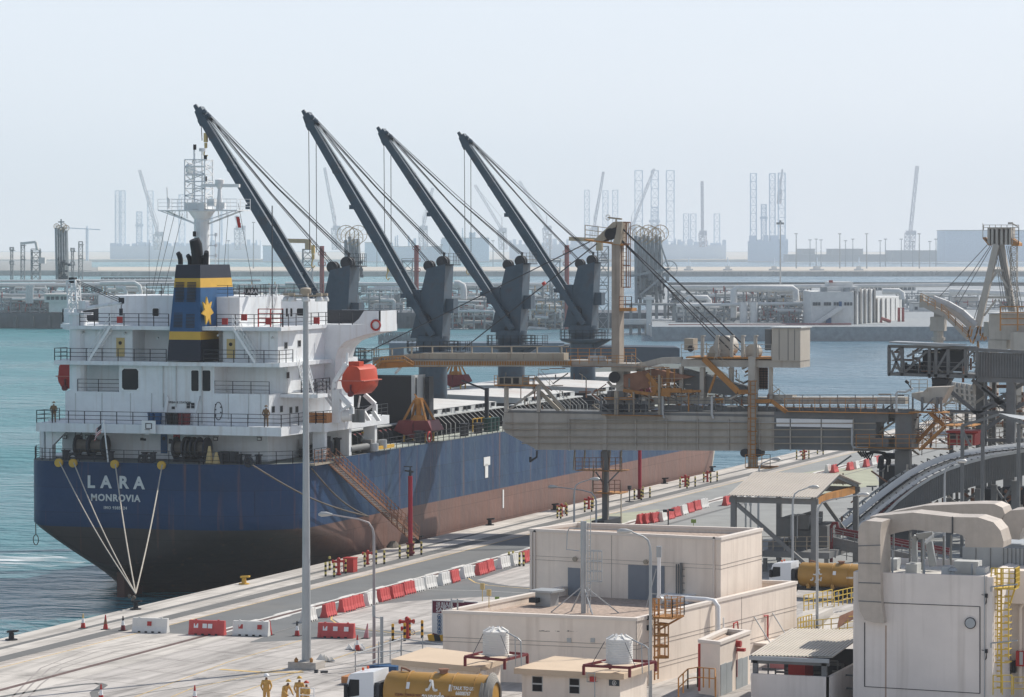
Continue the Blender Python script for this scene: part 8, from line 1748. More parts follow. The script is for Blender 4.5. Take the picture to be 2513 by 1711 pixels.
# ---------------------------------------------------------------- far side of the basin: loading terminal
def fb(b, x0, y0, x1, y1, D, dp=6.0):      # box facing the viewer at distance D, corners seen at the two picture points
    p = gd(x0, y0, D); q = gd(x1, y1, D); r = V((q.x, q.y, p.z)); s_ = V((p.x, p.y, q.z)); b.ext([p, r, V((q.x, q.y, q.z)), s_], FW*dp); return b
def fl(b, pix, D, w, h=None):
    P = [gd(x, y, D) for x, y in pix]
    for a, c in zip(P, P[1:]): b.bar(a, c, w, h)
    return b
def ft(b, pix, D, r, n=8): b.tube([gd(x, y, D) for x, y in pix], r, n); return b
jt = thing('terminal_jetty', 'long grey concrete jetty carrying the pipe plant on the left side of the far basin', 'jetty', gd(500, 800, 1200))
b = MB(); fb(b, -40, 768, 1700, 812, 1205, 60); b.build('deck_wall', jett, jt)
b = MB()
for k in range(40): fb(b, -10+k*42, 776, -2+k*42, 812, 1203, 2); b.cut()
b.build('fender', bgd, jt)
q2_ = thing('concrete_quay', 'pale concrete quay wall stepping round the white building across the basin', 'quay wall', gd(2000, 830, 1050))
b = MB(); fb(b, 1600, 800, 1975, 838, 1085, 60); b.cut(); fb(b, 1970, 798, 2089, 842, 1062, 70); b.cut(); p = [gd(2089, 842, 1062), gd(2300, 822, 1250)]; b.ext([gd(2089, 798, 1062), gd(2300, 789, 1250), gd(2300, 826, 1250), gd(2089, 842, 1062)], FW*40); b.cut(); fb(b, 2215, 790, 2520, 826, 1245, 60); b.build('wall_block', bgc, q2_)
b = MB()
for x in (1650, 1730, 1820, 1905, 1998, 2165, 2183, 2200): fb(b, x, 806, x+6, 842, 1061 if x > 1990 else 1083, 2); b.cut()
b.build('fender', bgg, q2_)
0 and b.ext([gd(1700, 688, 1500), gd(2560, 702, 1500), gd(2560, 800, 1200), gd(1700, 800, 1200)], (0, 0, -14)); 
# clutter: pipe racks with columns, beams, pipes and vessels
def rack(x0, x1, ytop, ybot, D, seed, lab, levels=4, npipe=5, cm=bgg, dens=1.0):
    rr = random.Random(seed); t = thing('pipe_rack', lab, 'pipe rack', gd((x0+x1)/2, ybot, D), 'pipe racks of the far terminal'); n = max(2, int((x1-x0)/22))
    b = MB()
    for d in (0, 9):
        for k in range(n+1): x = x0+(x1-x0)*k/n; fl(b, [(x, ytop+rr.random()*(ybot-ytop)*.25), (x, ybot)], D+d, .55)
        for l in range(levels): y = ytop+(ybot-ytop)*(l+.4)/levels; fl(b, [(x0, y), (x1, y)], D+d, .4)
        for k in range(n):
            if rr.random() < .5: xa = x0+(x1-x0)*k/n; xb = x0+(x1-x0)*(k+1)/n; ya = ytop+(ybot-ytop)*rr.random()*.6; fl(b, [(xa, ya), (xb, ya+14)], D+d, .3)
    b.build('frame', cm, t)
    b = MB()
    for k in range(npipe):
        y = ytop+(ybot-ytop)*rr.random()*.8; xa = x0+(x1-x0)*rr.random()*.5; xb = xa+(x1-xa)*(.4+.6*rr.random()); r = .25+rr.random()*.45
        pts = [(xa, y), (xb, y+rr.random()*3)]
        if rr.random() < .5: pts = [(xa, min(ybot, y+14+rr.random()*20)), (xa, y+2), (xa+1.5, y)]+pts[1:]
        if rr.random() < .4: pts += [(xb+1.5, y+3), (xb+1.5, min(ybot, y+22))]
        b.cut(); ft(b, pts, D-1+rr.random()*6, r)
    b.build('pipes', bgw, t)
    b = MB()
    for k in range(int(7*dens*(x1-x0)/100)+3):
        x = x0+(x1-x0)*rr.random(); y = ytop+(ybot-ytop)*(.25+.7*rr.random()); w_ = 2+rr.random()*9; h = 2+rr.random()*9
        b.cut()
        if rr.random() < .5: fb(b, x, y-h, x+w_, y, D+rr.random()*6, 3)
        else: b.cyl(gd(x, y, D+2), gd(x, y-h*1.4, D+2), .5+rr.random(), 8)
    b.build('equipment', bgd if seed % 2 else bgg, t)
    b = MB()
    for k in range(int(12*dens*(x1-x0)/100)+3):
        x = x0+(x1-x0)*rr.random(); y = ytop+(ybot-ytop)*(.1+.85*rr.random()); w_ = 1+rr.random()*12
        b.cut()
        if rr.random() < .6: fl(b, [(x, y), (x+w_, y)], D-.5+rr.random()*8, .35)
        else: fl(b, [(x, y), (x, y-4-rr.random()*12)], D-.5, .3)
    b.build('small_pipework', bgr if seed % 3 == 0 else bgo if seed % 3 == 1 else bgw, t)
    return t
racks = [(-10, 120, 705, 772, 1215, 'at the left picture edge'), (118, 235, 718, 772, 1225, 'behind the small control house, left'), (235, 400, 700, 772, 1215, 'behind the provision crane'), (395, 560, 715, 790, 1225, 'behind the funnel'), (540, 700, 702, 790, 1240, 'behind the wheelhouse'), (690, 860, 712, 800, 1225, 'behind the first crane pedestal'), (880, 1010, 705, 815, 1210, 'left of the second crane tower'), (1080, 1215, 700, 830, 1205, 'between the second and third crane towers'), (1265, 1400, 700, 820, 1205, 'between the third and fourth crane towers'), (1640, 1740, 715, 800, 1130, 'left of the two white vertical tanks'), (1735, 1870, 705, 795, 1120, 'round the two white vertical tanks'), (1860, 1995, 708, 795, 1120, 'just left of the white terminal building'), (2200, 2330, 720, 790, 1330, 'right of the white terminal building'), (2330, 2530, 735, 795, 1330, 'behind the second ship loader')]
for i, (x0, x1, y0, y1, D, w_) in enumerate(racks): rack(x0, x1, y0, y1, D, 20+i, 'hazy rack of pale pipes %s' % w_, 5 if y1-y0 > 80 else 4, 11, dens=2.4)
for i, (x0, x1, y0, y1, D, w_) in enumerate(((-20, 240, 724, 768, 1210, 'near the left edge'), (250, 410, 728, 768, 1209, 'above the port quarter'), (700, 830, 725, 790, 1212, 'behind the bridge wing'), (1085, 1215, 735, 836, 1190, 'low between crane towers'), (1270, 1385, 730, 836, 1190, 'low left of the fourth crane'), (1660, 1800, 745, 803, 1100, 'low left of the white tanks'), (1860, 1985, 745, 803, 1098, 'low right of the white tanks'))): rack(x0, x1, y0, y1, D, 90+i, 'dense front rack of hazy pipes %s' % w_, 6, 12, dens=3)
for i, (x0, y0, x1, y1, D) in enumerate(((10, 738, 50, 768, 1250), (200, 735, 260, 768, 1240), (330, 742, 385, 768, 1235), (560, 716, 640, 760, 1280), (745, 735, 790, 780, 1250), (905, 730, 990, 800, 1260), (1130, 745, 1190, 800, 1250), (1290, 735, 1350, 800, 1250), (1660, 735, 1700, 790, 1180), (1890, 728, 1960, 790, 1190), (2240, 745, 2300, 790, 1290), (2340, 730, 2400, 780, 1350))):
    t = thing('equipment_shelter', 'pale low equipment building, %s from the left among the terminal pipes' % nmw[i], 'building', gd(x0, y1, D), 'pale low buildings of the terminal'); b = MB(); fb(b, x0, y0, x1, y1, D, 12); b.build('wall', bgc if i % 2 else bgw, t); b = MB(); fb(b, x0-1, y0-2, x1+1, y0, D-1, 14); b.build('roof', bgg, t); b = MB(); fb(b, x0+5, y0+8, x0+12, y0+15, D-.4, .3); b.cut(); fb(b, x1-14, y1-16, x1-8, y1, D-.4, .3); b.build('opening', bgd, t)
# big white header pipes
def header(pix, D, r, lab): b = MB(); ft(b, pix, D, r, 10); solo('pipeline', b, bgw, lab, 'pipeline', 'white pipelines of the far terminal', 60)
header([(-20, 690), (640, 688)], 1235, .5, 'upper of the long thin white pipelines behind the stern house'); header([(-20, 700), (470, 697)], 1225, .8, 'lower thick white pipeline behind the stern house on the left')
header([(-20, 723), (330, 723)], 1214, .5, 'white pipeline level with the small control house roof'); header([(700, 697), (1400, 699)], 1215, .75, 'long white pipeline running behind the crane towers'); header([(1080, 740), (1290, 742)], 1200, .5, 'short white pipeline between crane towers')
header([(1115, 696), (1125, 696), (1136, 702), (1138, 712), (1138, 735)], 1200, 1.3, 'fat bent pipe right of the second crane tower, upper one'); header([(1105, 772), (1122, 775), (1132, 788), (1140, 797), (1165, 796)], 1195, 1.3, 'fat bent pipe right of the second crane tower, lower one')
header([(245, 696), (330, 694), (342, 702), (345, 715), (345, 740)], 1212, .8, 'bent white pipe right of the small control house'); header([(282, 757), (350, 757), (362, 762), (366, 775)], 1210, .9, 'low white pipe elbow left of the funnel'); header([(285, 706), (300, 706), (308, 715), (309, 745)], 1211, .8, 'first of the bent pipes behind the provision crane boom')
header([(1685, 770), (1686, 735), (1692, 731), (1735, 731), (1740, 738), (1740, 765)], 1105, 1.0, 'white pipe arch left of the vertical tanks'); header([(1800, 780), (1801, 712), (1810, 708), (1945, 708), (1952, 713), (1954, 740)], 1100, 1.2, 'large white pipe arch left of the white terminal building'); header([(1660, 750), (1990, 744)], 1098, .6, 'long white pipe crossing before the vertical tanks'); header([(1660, 775), (1940, 768)], 1102, .8, 'lower long white pipe behind the vertical tanks'); header([(1640, 705), (2330, 700)], 1180, .7, 'highest long white pipe passing behind the white terminal building'); header([(2330, 715), (2530, 722)], 1300, 1.2, 'pale pipeline behind the second ship loader'); header([(2165, 715), (2205, 715), (2213, 720), (2214, 735)], 1075, 1.1, 'white pipe elbow on the roof right end of the terminal building')
for x in (1825, 1849): b = MB(); fb(b, x-10, 742, x+10, 805, 1095, 1) if False else b.cyl(gd(x, 805, 1095), gd(x, 742, 1095), 1.35, 14); solo('vertical_tank', b, bgw, ('left' if x < 1830 else 'right')+' of two white vertical tanks across the basin', 'tank', 'white vertical tanks', 40)
for k in range(4):
    b = MB(); ft(b, [(66+k*4.5, 745), (66+k*4.5, 703+k), (68+k*4.5, 700)], 1209, .45); solo('vertical_pipe', b, bgw, ['leftmost', 'second', 'third', 'rightmost'][k]+' of four white vertical pipes near the left edge', 'pipe', 'four vertical pipes')
# lattice gangway bridges
for x0, x1, y, D, l in ((250, 420, 690, 1260, 'pale lattice bridge above the pipes, left of the funnel'), (2110, 2245, 704, 1300, 'pale lattice bridge above the white terminal building'), (930, 1080, 830, 1000, 'pale lattice bridge beside the bridge wing tip')):
    b = MB(); p = gd(x0, y, D); q = gd(x1, y, D); b.truss(p, q, 3, 2.6 if D > 1100 else 3.4, 26, .35, .25); solo('lattice_bridge', b, bgg, l, 'bridge', 'lattice bridges')
# control house left
ch = thing('control_house', 'small pale control house with a row of windows across the basin on the left', 'building', gd(140, 765, 1195)); b = MB(); fb(b, 109, 724, 166, 742, 1195, 8); fb(b, 120, 742, 185, 766, 1196, 9); b.build('wall', bgw, ch); b = MB(); fb(b, 107, 722, 168, 725, 1194, 10); b.build('roof', bgc, ch)
for k in range(3): b = MB(); fb(b, 114+k*11, 728, 122+k*11, 736, 1194.7, .3); b.build('window', bgd, ch)
for k in range(2): b = MB(); fb(b, 149+k*8, 728, 155+k*8, 736, 1194.7, .3); b.build('window', bgd, ch)
# white terminal building
wb = thing('terminal_building', 'white flat roofed terminal building with an outside stair across the basin', 'building', gd(2080, 800, 1070)); Dw = 1068
b = MB(); fb(b, 1991, 716, 2093, 797, Dw, 30); b.cut(); b.ext([gd(2093, 714, Dw), gd(2149, 710, Dw+30), gd(2149, 796, Dw+30), gd(2093, 798, Dw)], FW*18); b.cut(); b.ext([gd(2149, 728, Dw+28), gd(2213, 728, Dw+70), gd(2213, 792, Dw+70), gd(2149, 796, Dw+28)], FW*18); b.cut(); fb(b, 2028, 703, 2110, 716, Dw+5, 20); b.cut(); fb(b, 2034, 692, 2093, 704, Dw+8, 14); b.build('wall', bgw, wb)
b = MB()
for x in (2101, 2113, 2124, 2135, 2147): d = (x-2093)/56*30; fb(b, x-2, 708, x+2, 797, Dw+d-3, 4); b.cut()
for k in range(6): x = 2153+k*11; fb(b, x-1.2, 732, x+1.2, 795, Dw+27+k*8, 3); b.cut()
b.build('buttress', bgc, wb)
for k, x in enumerate((1995, 2001, 2008, 2022, 2028, 2034, 2046, 2053, 2072, 2079, 2086)): b = MB(); fb(b, x, 742, x+5.5, 750, Dw-.3, .3); b.build('window', bgd, wb)
b = MB(); fb(b, 2059, 740, 2066, 752, Dw-.3, .3); b.cut(); fb(b, 2027, 780, 2040, 794, Dw-.3, .3); b.build('door', blue, wb)
b = MB(); b.ext([gd(1995, 795, Dw-2), gd(2058, 752, Dw-2), gd(2066, 752, Dw-2), gd(2066, 760, Dw-2), gd(2008, 798, Dw-2)], FW*1.5); b.build('outside_stair', bgw, wb)
b = MB(); fb(b, 2016, 705, 2030, 716, Dw+1, 5); b.cut(); fb(b, 2073, 706, 2086, 716, Dw+1, 5); b.build('roof_unit', bgg, wb); b = MB(); fb(b, 2036, 688, 2044, 694, Dw+6, 3); b.build('beacon', bgr, wb)
b = MB(); ft(b, [(2162, 792), (2164, 782), (2186, 790)], Dw-4+30, .6); ft(b, [(2206, 790), (2206, 756), (2216, 756), (2216, 790)], 1110, .5); solo('red_pipework', b, bgr, 'faded red pipes before the right end of the white terminal building', 'pipework')
b = MB(); fl(b, [(1640, 800), (2089, 797)], 1058, .25); fl(b, [(1640, 797), (2089, 794)], 1058, .25); solo('quay_railing', b, bgr, 'faded reddish railing along the concrete quay edge', 'railing')
# jetty heads, dolphins and columns in front of the fourth crane
tp = thing('process_platform', 'tall grey process platform on columns right of the loader mast', 'platform', gd(1600, 830, 1120)); b = MB()
for y in (745, 792): fb(b, 1520, y, 1655, y+5, 1120, 20); b.cut()
b.build('platform_deck', bgg, tp); b = MB()
for x in range(1524, 1660, 21): fb(b, x, 745, x+7, 846, 1121, 2); b.cut()
b.build('platform_column', bgg, tp); b = MB()
for k, y in enumerate((786, 790, 794)): ft(b, [(1525, y), (1645, y)], 1117, .5)
b.build('pipes', bgw, tp); b = MB(); fb(b, 1587, 725, 1599, 850, 1110, 3); fb(b, 1580, 730, 1606, 736, 1109, 4); b.build('white_column', bgw, tp)
b = MB(); fb(b, 1500, 836, 1680, 860, 1112, 40); b.build('platform_base', bgc, tp)
hull2 = thing('moored_vessel', 'dark hull of another vessel lying beyond the fourth crane and the loader', 'vessel', gd(1500, 900, 720)); b = MB(); b.ext([gd(1372, 852, 760), gd(1400, 849, 760), gd(1660, 853, 760), gd(1668, 855, 760), gd(1668, 902, 760), gd(1380, 902, 760)], FW*14); b.build('hull', mat('far_hull', (.03, .045, .065), .6), hull2); b = MB(); fb(b, 1385, 846, 1470, 851, 764, 6); b.build('deck_house', bgd, hull2)
jbase = thing('jetty_base', 'grey blue shaded jetty base with a white box beyond the second crane pedestal', 'jetty_wall', gd(1100, 870, 800)); b = MB(); fb(b, 955, 842, 1385, 884, 860, 16); b.build('hull', mat('jetty_base_shade', (.1, .14, .18), .7), jbase); b = MB(); fb(b, 991, 854, 1046, 884, 850, 8); b.build('white_box', bgw, jbase)  # base of the jetty, its shade put into the blue grey colour
# loading arms: slim leaning pipes with counterweight wheels
def arms(t, cx, ytop, ybot, n, sp, D, r, wheel, seed):
    rr = random.Random(seed); b = MB()
    for k in range(n):
        x = cx+sp*k; yt = ytop+rr.random()*10; w_ = .5
        fl(b, [(x, yt+wheel), (x+rr.random()*3, ybot)], D+k, .9); fl(b, [(x+2, yt+wheel), (x+sp*.9, ybot-10)], D+k+1, .6); fl(b, [(x+1, yt+wheel), (x+4+rr.random()*4, ybot-20)], D+k+1, .35)
    b.build('arm_pipes', bgg, t); b = MB()
    if r:
        for k in range(n):
            x = cx+sp*k; c = gd(x+1, ytop+wheel*.8+(k % 3)*4, D+k); ring = [c+RT*r*cos(a)+Z_*r*sin(a) for a in [2*pi*j/16 for j in range(17)]]; b.tube(ring, .14, 4)
            for j in range(0, 16, 2): b.bar(c, ring[j], .1)
            b.cut()
        b.build('arm_wheel', bgo, t)
    b = MB()
    for j in range(int(n*5)): x = cx+rr.random()*sp*n-2; y = ybot-rr.random()*(ybot-ytop)*.4; b.cut(); fb(b, x, y-3-rr.random()*6, x+3+rr.random()*6, y, D, 2)
    b.build('valve_gear', bgd, t)
arms(thing('loading_arms', 'cluster of slim pale loading arms standing on the far jetty near the left edge', 'loading arms', gd(150, 700, 1290), 'loading arm clusters'), 138, 548, 700, 5, 6, 1290, 1.1, 10, 1)
arms(thing('loading_arms', 'loading arms with large wheels behind the first crane tower', 'loading arms', gd(865, 700, 1230), 'loading arm clusters'), 848, 556, 690, 4, 10, 1230, 3.4, 24, 2)
arms(thing('loading_arms', 'dense bundle of loading arms with large wheels right of the loader mast', 'loading arms', gd(1590, 740, 1130), 'loading arm clusters'), 1560, 556, 745, 7, 10, 1130, 2.8, 20, 3)
b = MB(); c = gd(1642, 660, 1125); r = 2.8; ring = [c+RT*r*cos(a)+Z_*r*sin(a) for a in [2*pi*j/16 for j in range(17)]]; b.tube(ring, .16, 4)
for j in range(0, 16, 2): b.bar(c, ring[j], .12)
fl(b, [(1642, 660), (1545, 678)], 1125, .8); fl(b, [(1635, 672), (1570, 725)], 1124, .6); fl(b, [(1618, 590), (1640, 655)], 1124, .5); fb(b, 1634, 672, 1642, 690, 1124, 2); solo('lowered_arm', b, bgg, 'single lowered loading arm with its wheel hanging at the right of the bundle', 'loading arm')
# towers and posts of the terminal
def tower(x, y0, y1, D, w_, m, lab, plats=(), nm='lattice_tower'):
    t = thing(nm, lab, 'tower', gd(x, y1, D)); b = MB(); p = gd(x, y1, D); q = gd(x, y0, D); n = max(4, int((q-p).length/w_/1.2)); b.truss(p, q, w_, w_, n, max(.16, w_*.09), max(.12, w_*.06)); b.build('frame', m, t)
    if plats:
        b = MB()
        for y, pw in plats: fb(b, x-pw, y, x+pw, y+2, D-1.5, 4); fl(b, [(x-pw, y-7), (x+pw, y-7)], D-1.5, .2); fl(b, [(x-pw, y-7), (x-pw, y)], D-1.5, .2); fl(b, [(x+pw, y-7), (x+pw, y)], D-1.5, .2); b.cut()
        b.build('platform', m, t)
    return t
tower(88, 614, 690, 1270, 3.2, bgg, 'lattice tower with a platform at the left, next to the loading arms', ((618, 12), (640, 11))); b = MB(); fl(b, [(50, 598), (88, 594), (92, 614)], 1268, .9); fb(b, 96, 632, 110, 647, 1266, 4); solo('jib_arm', b, bgw, 'white jib arm and round cabin on top of the left lattice tower', 'jib')
for x, y0, w_, l in ((29, 608, .9, 'thin mast at the far left edge with a small platform'), (56, 596, 1.4, 'grey mast left of the lattice tower'), (178, 610, .9, 'thin mast with a small platform right of the loading arms'), (198, 594, 1.5, 'second mast right of the loading arms, darker')):
    tower(x, y0, 690, 1275, w_, bgg, l, ((y0+6, 5), (y0+40, 5)), 'slim_mast')
b = MB(); b.cyl(gd(150, 560, 1290), gd(150, 538, 1290), .3, 6); fl(b, [(143, 545), (158, 545)], 1290, .5); solo('flood_head', b, bgg, 'small floodlight head over the left loading arms', 'floodlight')
tower(755, 612, 700, 1230, 3.6, bgg, 'lattice tower under the orange service crane behind the first crane jib', ((620, 12), (650, 12)))
b = MB(); fl(b, [(706, 591), (755, 592)], 1228, 1.0, 1.6); b.cyl(gd(756, 612, 1228), gd(756, 588, 1228), 1.2, 10); solo('service_crane', b, bgo, 'faded orange service crane arm behind the first crane jib', 'crane')
tower(1480, 605, 850, 1150, 3.8, bgg, 'tall pale lattice tower just left of the loader mast', ((632, 13), (660, 12), (700, 12))); b = MB(); fl(b, [(1396, 586), (1480, 590)], 1148, .9, 1.4); b.cyl(gd(1471, 615, 1148), gd(1471, 590, 1148), 1.3, 10); solo('service_crane', b, bgo, 'faded orange service crane arm left of the loader mast', 'crane')
for x, y0, y1, pl_, l in ((790, 604, 730, (625, 650), 'dark red ladder tower right of the first crane hook'), (1022, 602, 735, (612, 640, 665), 'dark red ladder tower left of the second crane tower'), (1391, 602, 840, (622, 650), 'dark red ladder tower left of the fourth crane tower')):
    t = thing('red_tower', l, 'tower', gd(x, y1, 1190), 'dark red towers'); b = MB(); b.cyl(gd(x, y1, 1190), gd(x, y0, 1190), .9, 8); b.build('column', bgr, t); b = MB()
    for y in pl_: fb(b, x-9, y, x+9, y+2, 1188, 4); fl(b, [(x-9, y-6), (x+9, y-6)], 1188, .2); fl(b, [(x-9, y-6), (x-9, y)], 1188, .2); fl(b, [(x+9, y-6), (x+9, y)], 1188, .2); b.cut()
    b.build('platform', bgr, t)
for x, D, l in ((1000, 1185, 'pale frame tower just left of the dark red tower by the second crane'), (1362, 1185, 'pale frame tower just left of the dark red tower by the fourth crane')): tower(x, 640, 735, D, 3.6, bgg, l, ((642, 14),))
# ---------------------------------------------------------------- water farther out: breakwaters and land strips
rock = mat('rubble', (.23, .22, .2), .95, var=.5, sc=.08); sand = mat('far_sand', (.5, .44, .36), .95, var=.12, sc=.01)
def land(name, x0, x1, ya, yb, z, m): P = [gz(x0, ya, z), gz(x1, ya, z), gz(x1, yb, z), gz(x0, yb, z)]; b = MB(); b.ext(P, (0, 0, -z-6)); return struct(name, b, m)
land('breakwater', 150, 2900, 667, 656, 2.0, rock); land('sand_spit', 240, 2900, 664.5, 655, 2.6, sand); land('breakwater', -400, 225, 664, 640, 2.5, rock)
land('far_shore', -600, 3200, 637, 618.5, 2.5, sand)
land('terminal_land', 1600, 3200, 802, 702, 1.6, bgg)
for i, (x0, x1, y0, y1, D, w_) in enumerate(((1640, 1800, 705, 760, 1300, 'left'), (1800, 1990, 702, 755, 1320, 'middle'), (2215, 2400, 712, 775, 1420, 'right'), (-20, 250, 700, 735, 1330, 'far left'), (560, 900, 698, 740, 1340, 'centre left'), (900, 1420, 702, 750, 1330, 'centre'))): rack(x0, x1, y0, y1, D, 60+i, 'second row of hazy pipe racks, %s stretch' % w_, 3, 8, dens=1.3); land('basin_mole', 1640, 3200, 697, 693, 1.0, rock)
b = MB(); rr = random.Random(33)
for k in range(170):
    x = 220+rr.random()*2300; p = gz(x, 676-rr.random()*3, .5); s_ = 1+rr.random()*2.4; b.add([p+V((rr.random()*s_-s_, -s_, -1)), p+V((s_, rr.random()*s_, -1)), p+V((-s_*.3, s_, -1)), p+V((0, 0, 2.6+rr.random()*1.2))], [(0, 1, 3), (1, 2, 3), (2, 0, 3)])
o = b.build('rubble_mound', rock); o['kind'] = 'stuff'; tag(o, 'rubble stones along the far breakwater', 'rubble')
# tugs
for i, (x, h) in enumerate(((1690, 14), (1786, 14), (1900, 16), (2005, 22), (2108, 14))):
    D = 3560; t = thing('tug_boat', ['leftmost tug boat', 'second tug boat from the left', 'tug boat in the middle', 'largest, white upperworked tug', 'rightmost tug boat'][i]+' moored by the far breakwater', 'tug boat', gd(x, 676, D), 'tugs along the far breakwater')
    L = 30+(i == 3)*10; b = MB(); b.ext([gd(x-L, 672, D), gd(x-L*.9, 677, D), gd(x+L*.9, 677, D), gd(x+L*1.05, 668, D), gd(x+L*.6, 670, D)], FW*9); b.build('hull', rigm, t); b = MB(); fb(b, x-h*.8, 660, x+h*.8, 671, D+2, 5); fb(b, x-h*.4, 653, x+h*.4, 661, D+2, 4); b.build('wheelhouse', bgw, t); b = MB(); fl(b, [(x, 653), (x, 632)], D, .8); fl(b, [(x+4, 655), (x+4, 642)], D, .6); b.build('mast', rigm, t)
# high mast lights
lm = thing('high_mast', 'tall light mast standing by the mole above the white vertical tanks', 'light mast', gd(1915, 697, 1700)); b = MB(); b.cyl(gd(1915, 697, 1700), gd(1915, 545, 1700), .45, 8, .3); b.build('mast_tube', bgc, lm); b = MB(); fb(b, 1906, 546, 1924, 551, 1700, 2); b.cyl(gd(1915, 546, 1700), gd(1915, 541, 1700), .6, 6); b.build('lamp_head', bgg, lm)
fx = [(560, 590), (622, 545), (860, 590), (925, 590), (1083, 600), (1104, 585), (1210, 590), (1236, 570), (1300, 560), (1350, 575), (1954, 573), (1988, 588), (2003, 586), (2015, 588), (2061, 573), (2093, 586), (2127, 573), (2160, 590), (2173, 586), (2212, 586), (2256, 573), (2297, 586), (2075, 590), (2240, 592), (2282, 592)]
for i, (x, y) in enumerate(fx):
    D = 3900 if y < 580 else 4900; t = thing('light_mast', 'hazy harbour light mast, number %s from the left along the far strip' % nmw[i] if i < 20 else 'hazy harbour light mast near the far right, %s of the last five' % nmw[i-20], 'light mast', gd(x, 660, D), 'harbour light masts on the far strip'); b = MB(); b.cyl(gd(x, 660, D), gd(x, y, D), .8, 6, .5); b.build('mast_tube', bgg, t); b = MB(); fb(b, x-4, y, x+4, y+2, D, 2); b.build('lamp_head', bgg, t)
# ---------------------------------------------------------------- jack up rigs, cranes and sheds in the haze
def leg(b, x0, x1, y0, y1, D): p = gd((x0+x1)/2, y1, D); q = gd((x0+x1)/2, y0, D); w_ = (x1-x0)/FP*D; n = int((q-p).length/w_/1.0); b.truss(p, q, w_*.8, w_*.8, n, 1.5, .9)
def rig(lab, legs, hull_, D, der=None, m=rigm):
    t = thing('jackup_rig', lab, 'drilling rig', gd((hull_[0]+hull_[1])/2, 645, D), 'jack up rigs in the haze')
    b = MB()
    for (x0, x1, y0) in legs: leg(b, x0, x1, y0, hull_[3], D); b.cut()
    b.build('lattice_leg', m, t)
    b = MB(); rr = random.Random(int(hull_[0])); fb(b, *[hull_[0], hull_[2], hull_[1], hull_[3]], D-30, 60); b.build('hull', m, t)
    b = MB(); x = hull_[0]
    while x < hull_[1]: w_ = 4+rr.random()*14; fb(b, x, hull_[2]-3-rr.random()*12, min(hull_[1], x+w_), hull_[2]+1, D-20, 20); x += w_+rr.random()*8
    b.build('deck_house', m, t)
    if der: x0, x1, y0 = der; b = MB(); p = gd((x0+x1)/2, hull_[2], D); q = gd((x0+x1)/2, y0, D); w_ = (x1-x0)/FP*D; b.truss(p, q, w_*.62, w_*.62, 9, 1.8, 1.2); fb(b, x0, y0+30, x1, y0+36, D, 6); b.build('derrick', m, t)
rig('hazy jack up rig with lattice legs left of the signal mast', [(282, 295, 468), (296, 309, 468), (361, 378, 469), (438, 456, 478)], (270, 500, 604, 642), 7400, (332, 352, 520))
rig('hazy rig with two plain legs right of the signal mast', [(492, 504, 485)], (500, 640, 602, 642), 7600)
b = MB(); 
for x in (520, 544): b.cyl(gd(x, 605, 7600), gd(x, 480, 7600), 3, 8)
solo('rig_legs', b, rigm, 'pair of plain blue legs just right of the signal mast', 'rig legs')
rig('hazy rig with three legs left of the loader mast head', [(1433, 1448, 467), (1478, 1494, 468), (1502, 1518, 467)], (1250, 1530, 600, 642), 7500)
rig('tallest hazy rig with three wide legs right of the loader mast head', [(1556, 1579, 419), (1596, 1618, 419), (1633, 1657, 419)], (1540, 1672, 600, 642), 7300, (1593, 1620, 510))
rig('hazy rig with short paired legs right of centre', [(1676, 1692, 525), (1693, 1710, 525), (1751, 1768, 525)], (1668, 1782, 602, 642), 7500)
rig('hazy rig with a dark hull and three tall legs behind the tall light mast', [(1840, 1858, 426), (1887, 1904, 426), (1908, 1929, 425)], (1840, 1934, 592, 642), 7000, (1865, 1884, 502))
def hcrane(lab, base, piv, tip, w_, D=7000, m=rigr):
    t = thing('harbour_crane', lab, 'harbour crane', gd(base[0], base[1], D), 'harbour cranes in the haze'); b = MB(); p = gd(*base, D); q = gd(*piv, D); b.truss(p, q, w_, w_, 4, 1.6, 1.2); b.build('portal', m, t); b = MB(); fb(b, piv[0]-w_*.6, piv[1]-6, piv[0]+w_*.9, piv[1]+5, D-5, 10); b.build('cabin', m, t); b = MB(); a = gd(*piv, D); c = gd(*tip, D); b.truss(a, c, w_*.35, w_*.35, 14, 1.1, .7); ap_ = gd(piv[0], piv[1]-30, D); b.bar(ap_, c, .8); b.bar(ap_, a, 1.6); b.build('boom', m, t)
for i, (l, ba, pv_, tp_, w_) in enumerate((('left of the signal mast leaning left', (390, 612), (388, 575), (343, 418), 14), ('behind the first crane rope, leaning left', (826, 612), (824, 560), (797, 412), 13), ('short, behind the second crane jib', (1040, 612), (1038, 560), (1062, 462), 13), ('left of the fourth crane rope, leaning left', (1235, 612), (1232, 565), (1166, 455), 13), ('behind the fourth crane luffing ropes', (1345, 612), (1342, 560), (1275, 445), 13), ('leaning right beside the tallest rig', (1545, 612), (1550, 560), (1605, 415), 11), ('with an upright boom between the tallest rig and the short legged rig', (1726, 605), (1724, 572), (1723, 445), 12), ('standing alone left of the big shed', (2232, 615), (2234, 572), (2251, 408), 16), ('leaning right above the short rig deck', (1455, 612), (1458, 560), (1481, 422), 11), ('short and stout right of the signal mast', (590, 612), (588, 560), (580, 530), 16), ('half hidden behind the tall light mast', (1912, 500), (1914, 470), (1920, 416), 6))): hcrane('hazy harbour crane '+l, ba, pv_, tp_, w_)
t = thing('tower_crane', 'hazy tower crane with a level jib near the left edge', 'tower crane', gd(214, 610, 5200)); b = MB(); p = gd(214, 640, 5200); q = gd(214, 562, 5200); b.truss(p, q, 3, 3, 12, .9, .6); b.build('tower', rigm, t); b = MB(); fl(b, [(156, 559), (246, 564)], 5200, 1.6); fl(b, [(214, 555), (214, 564)], 5200, 2); b.build('jib', rigm, t)
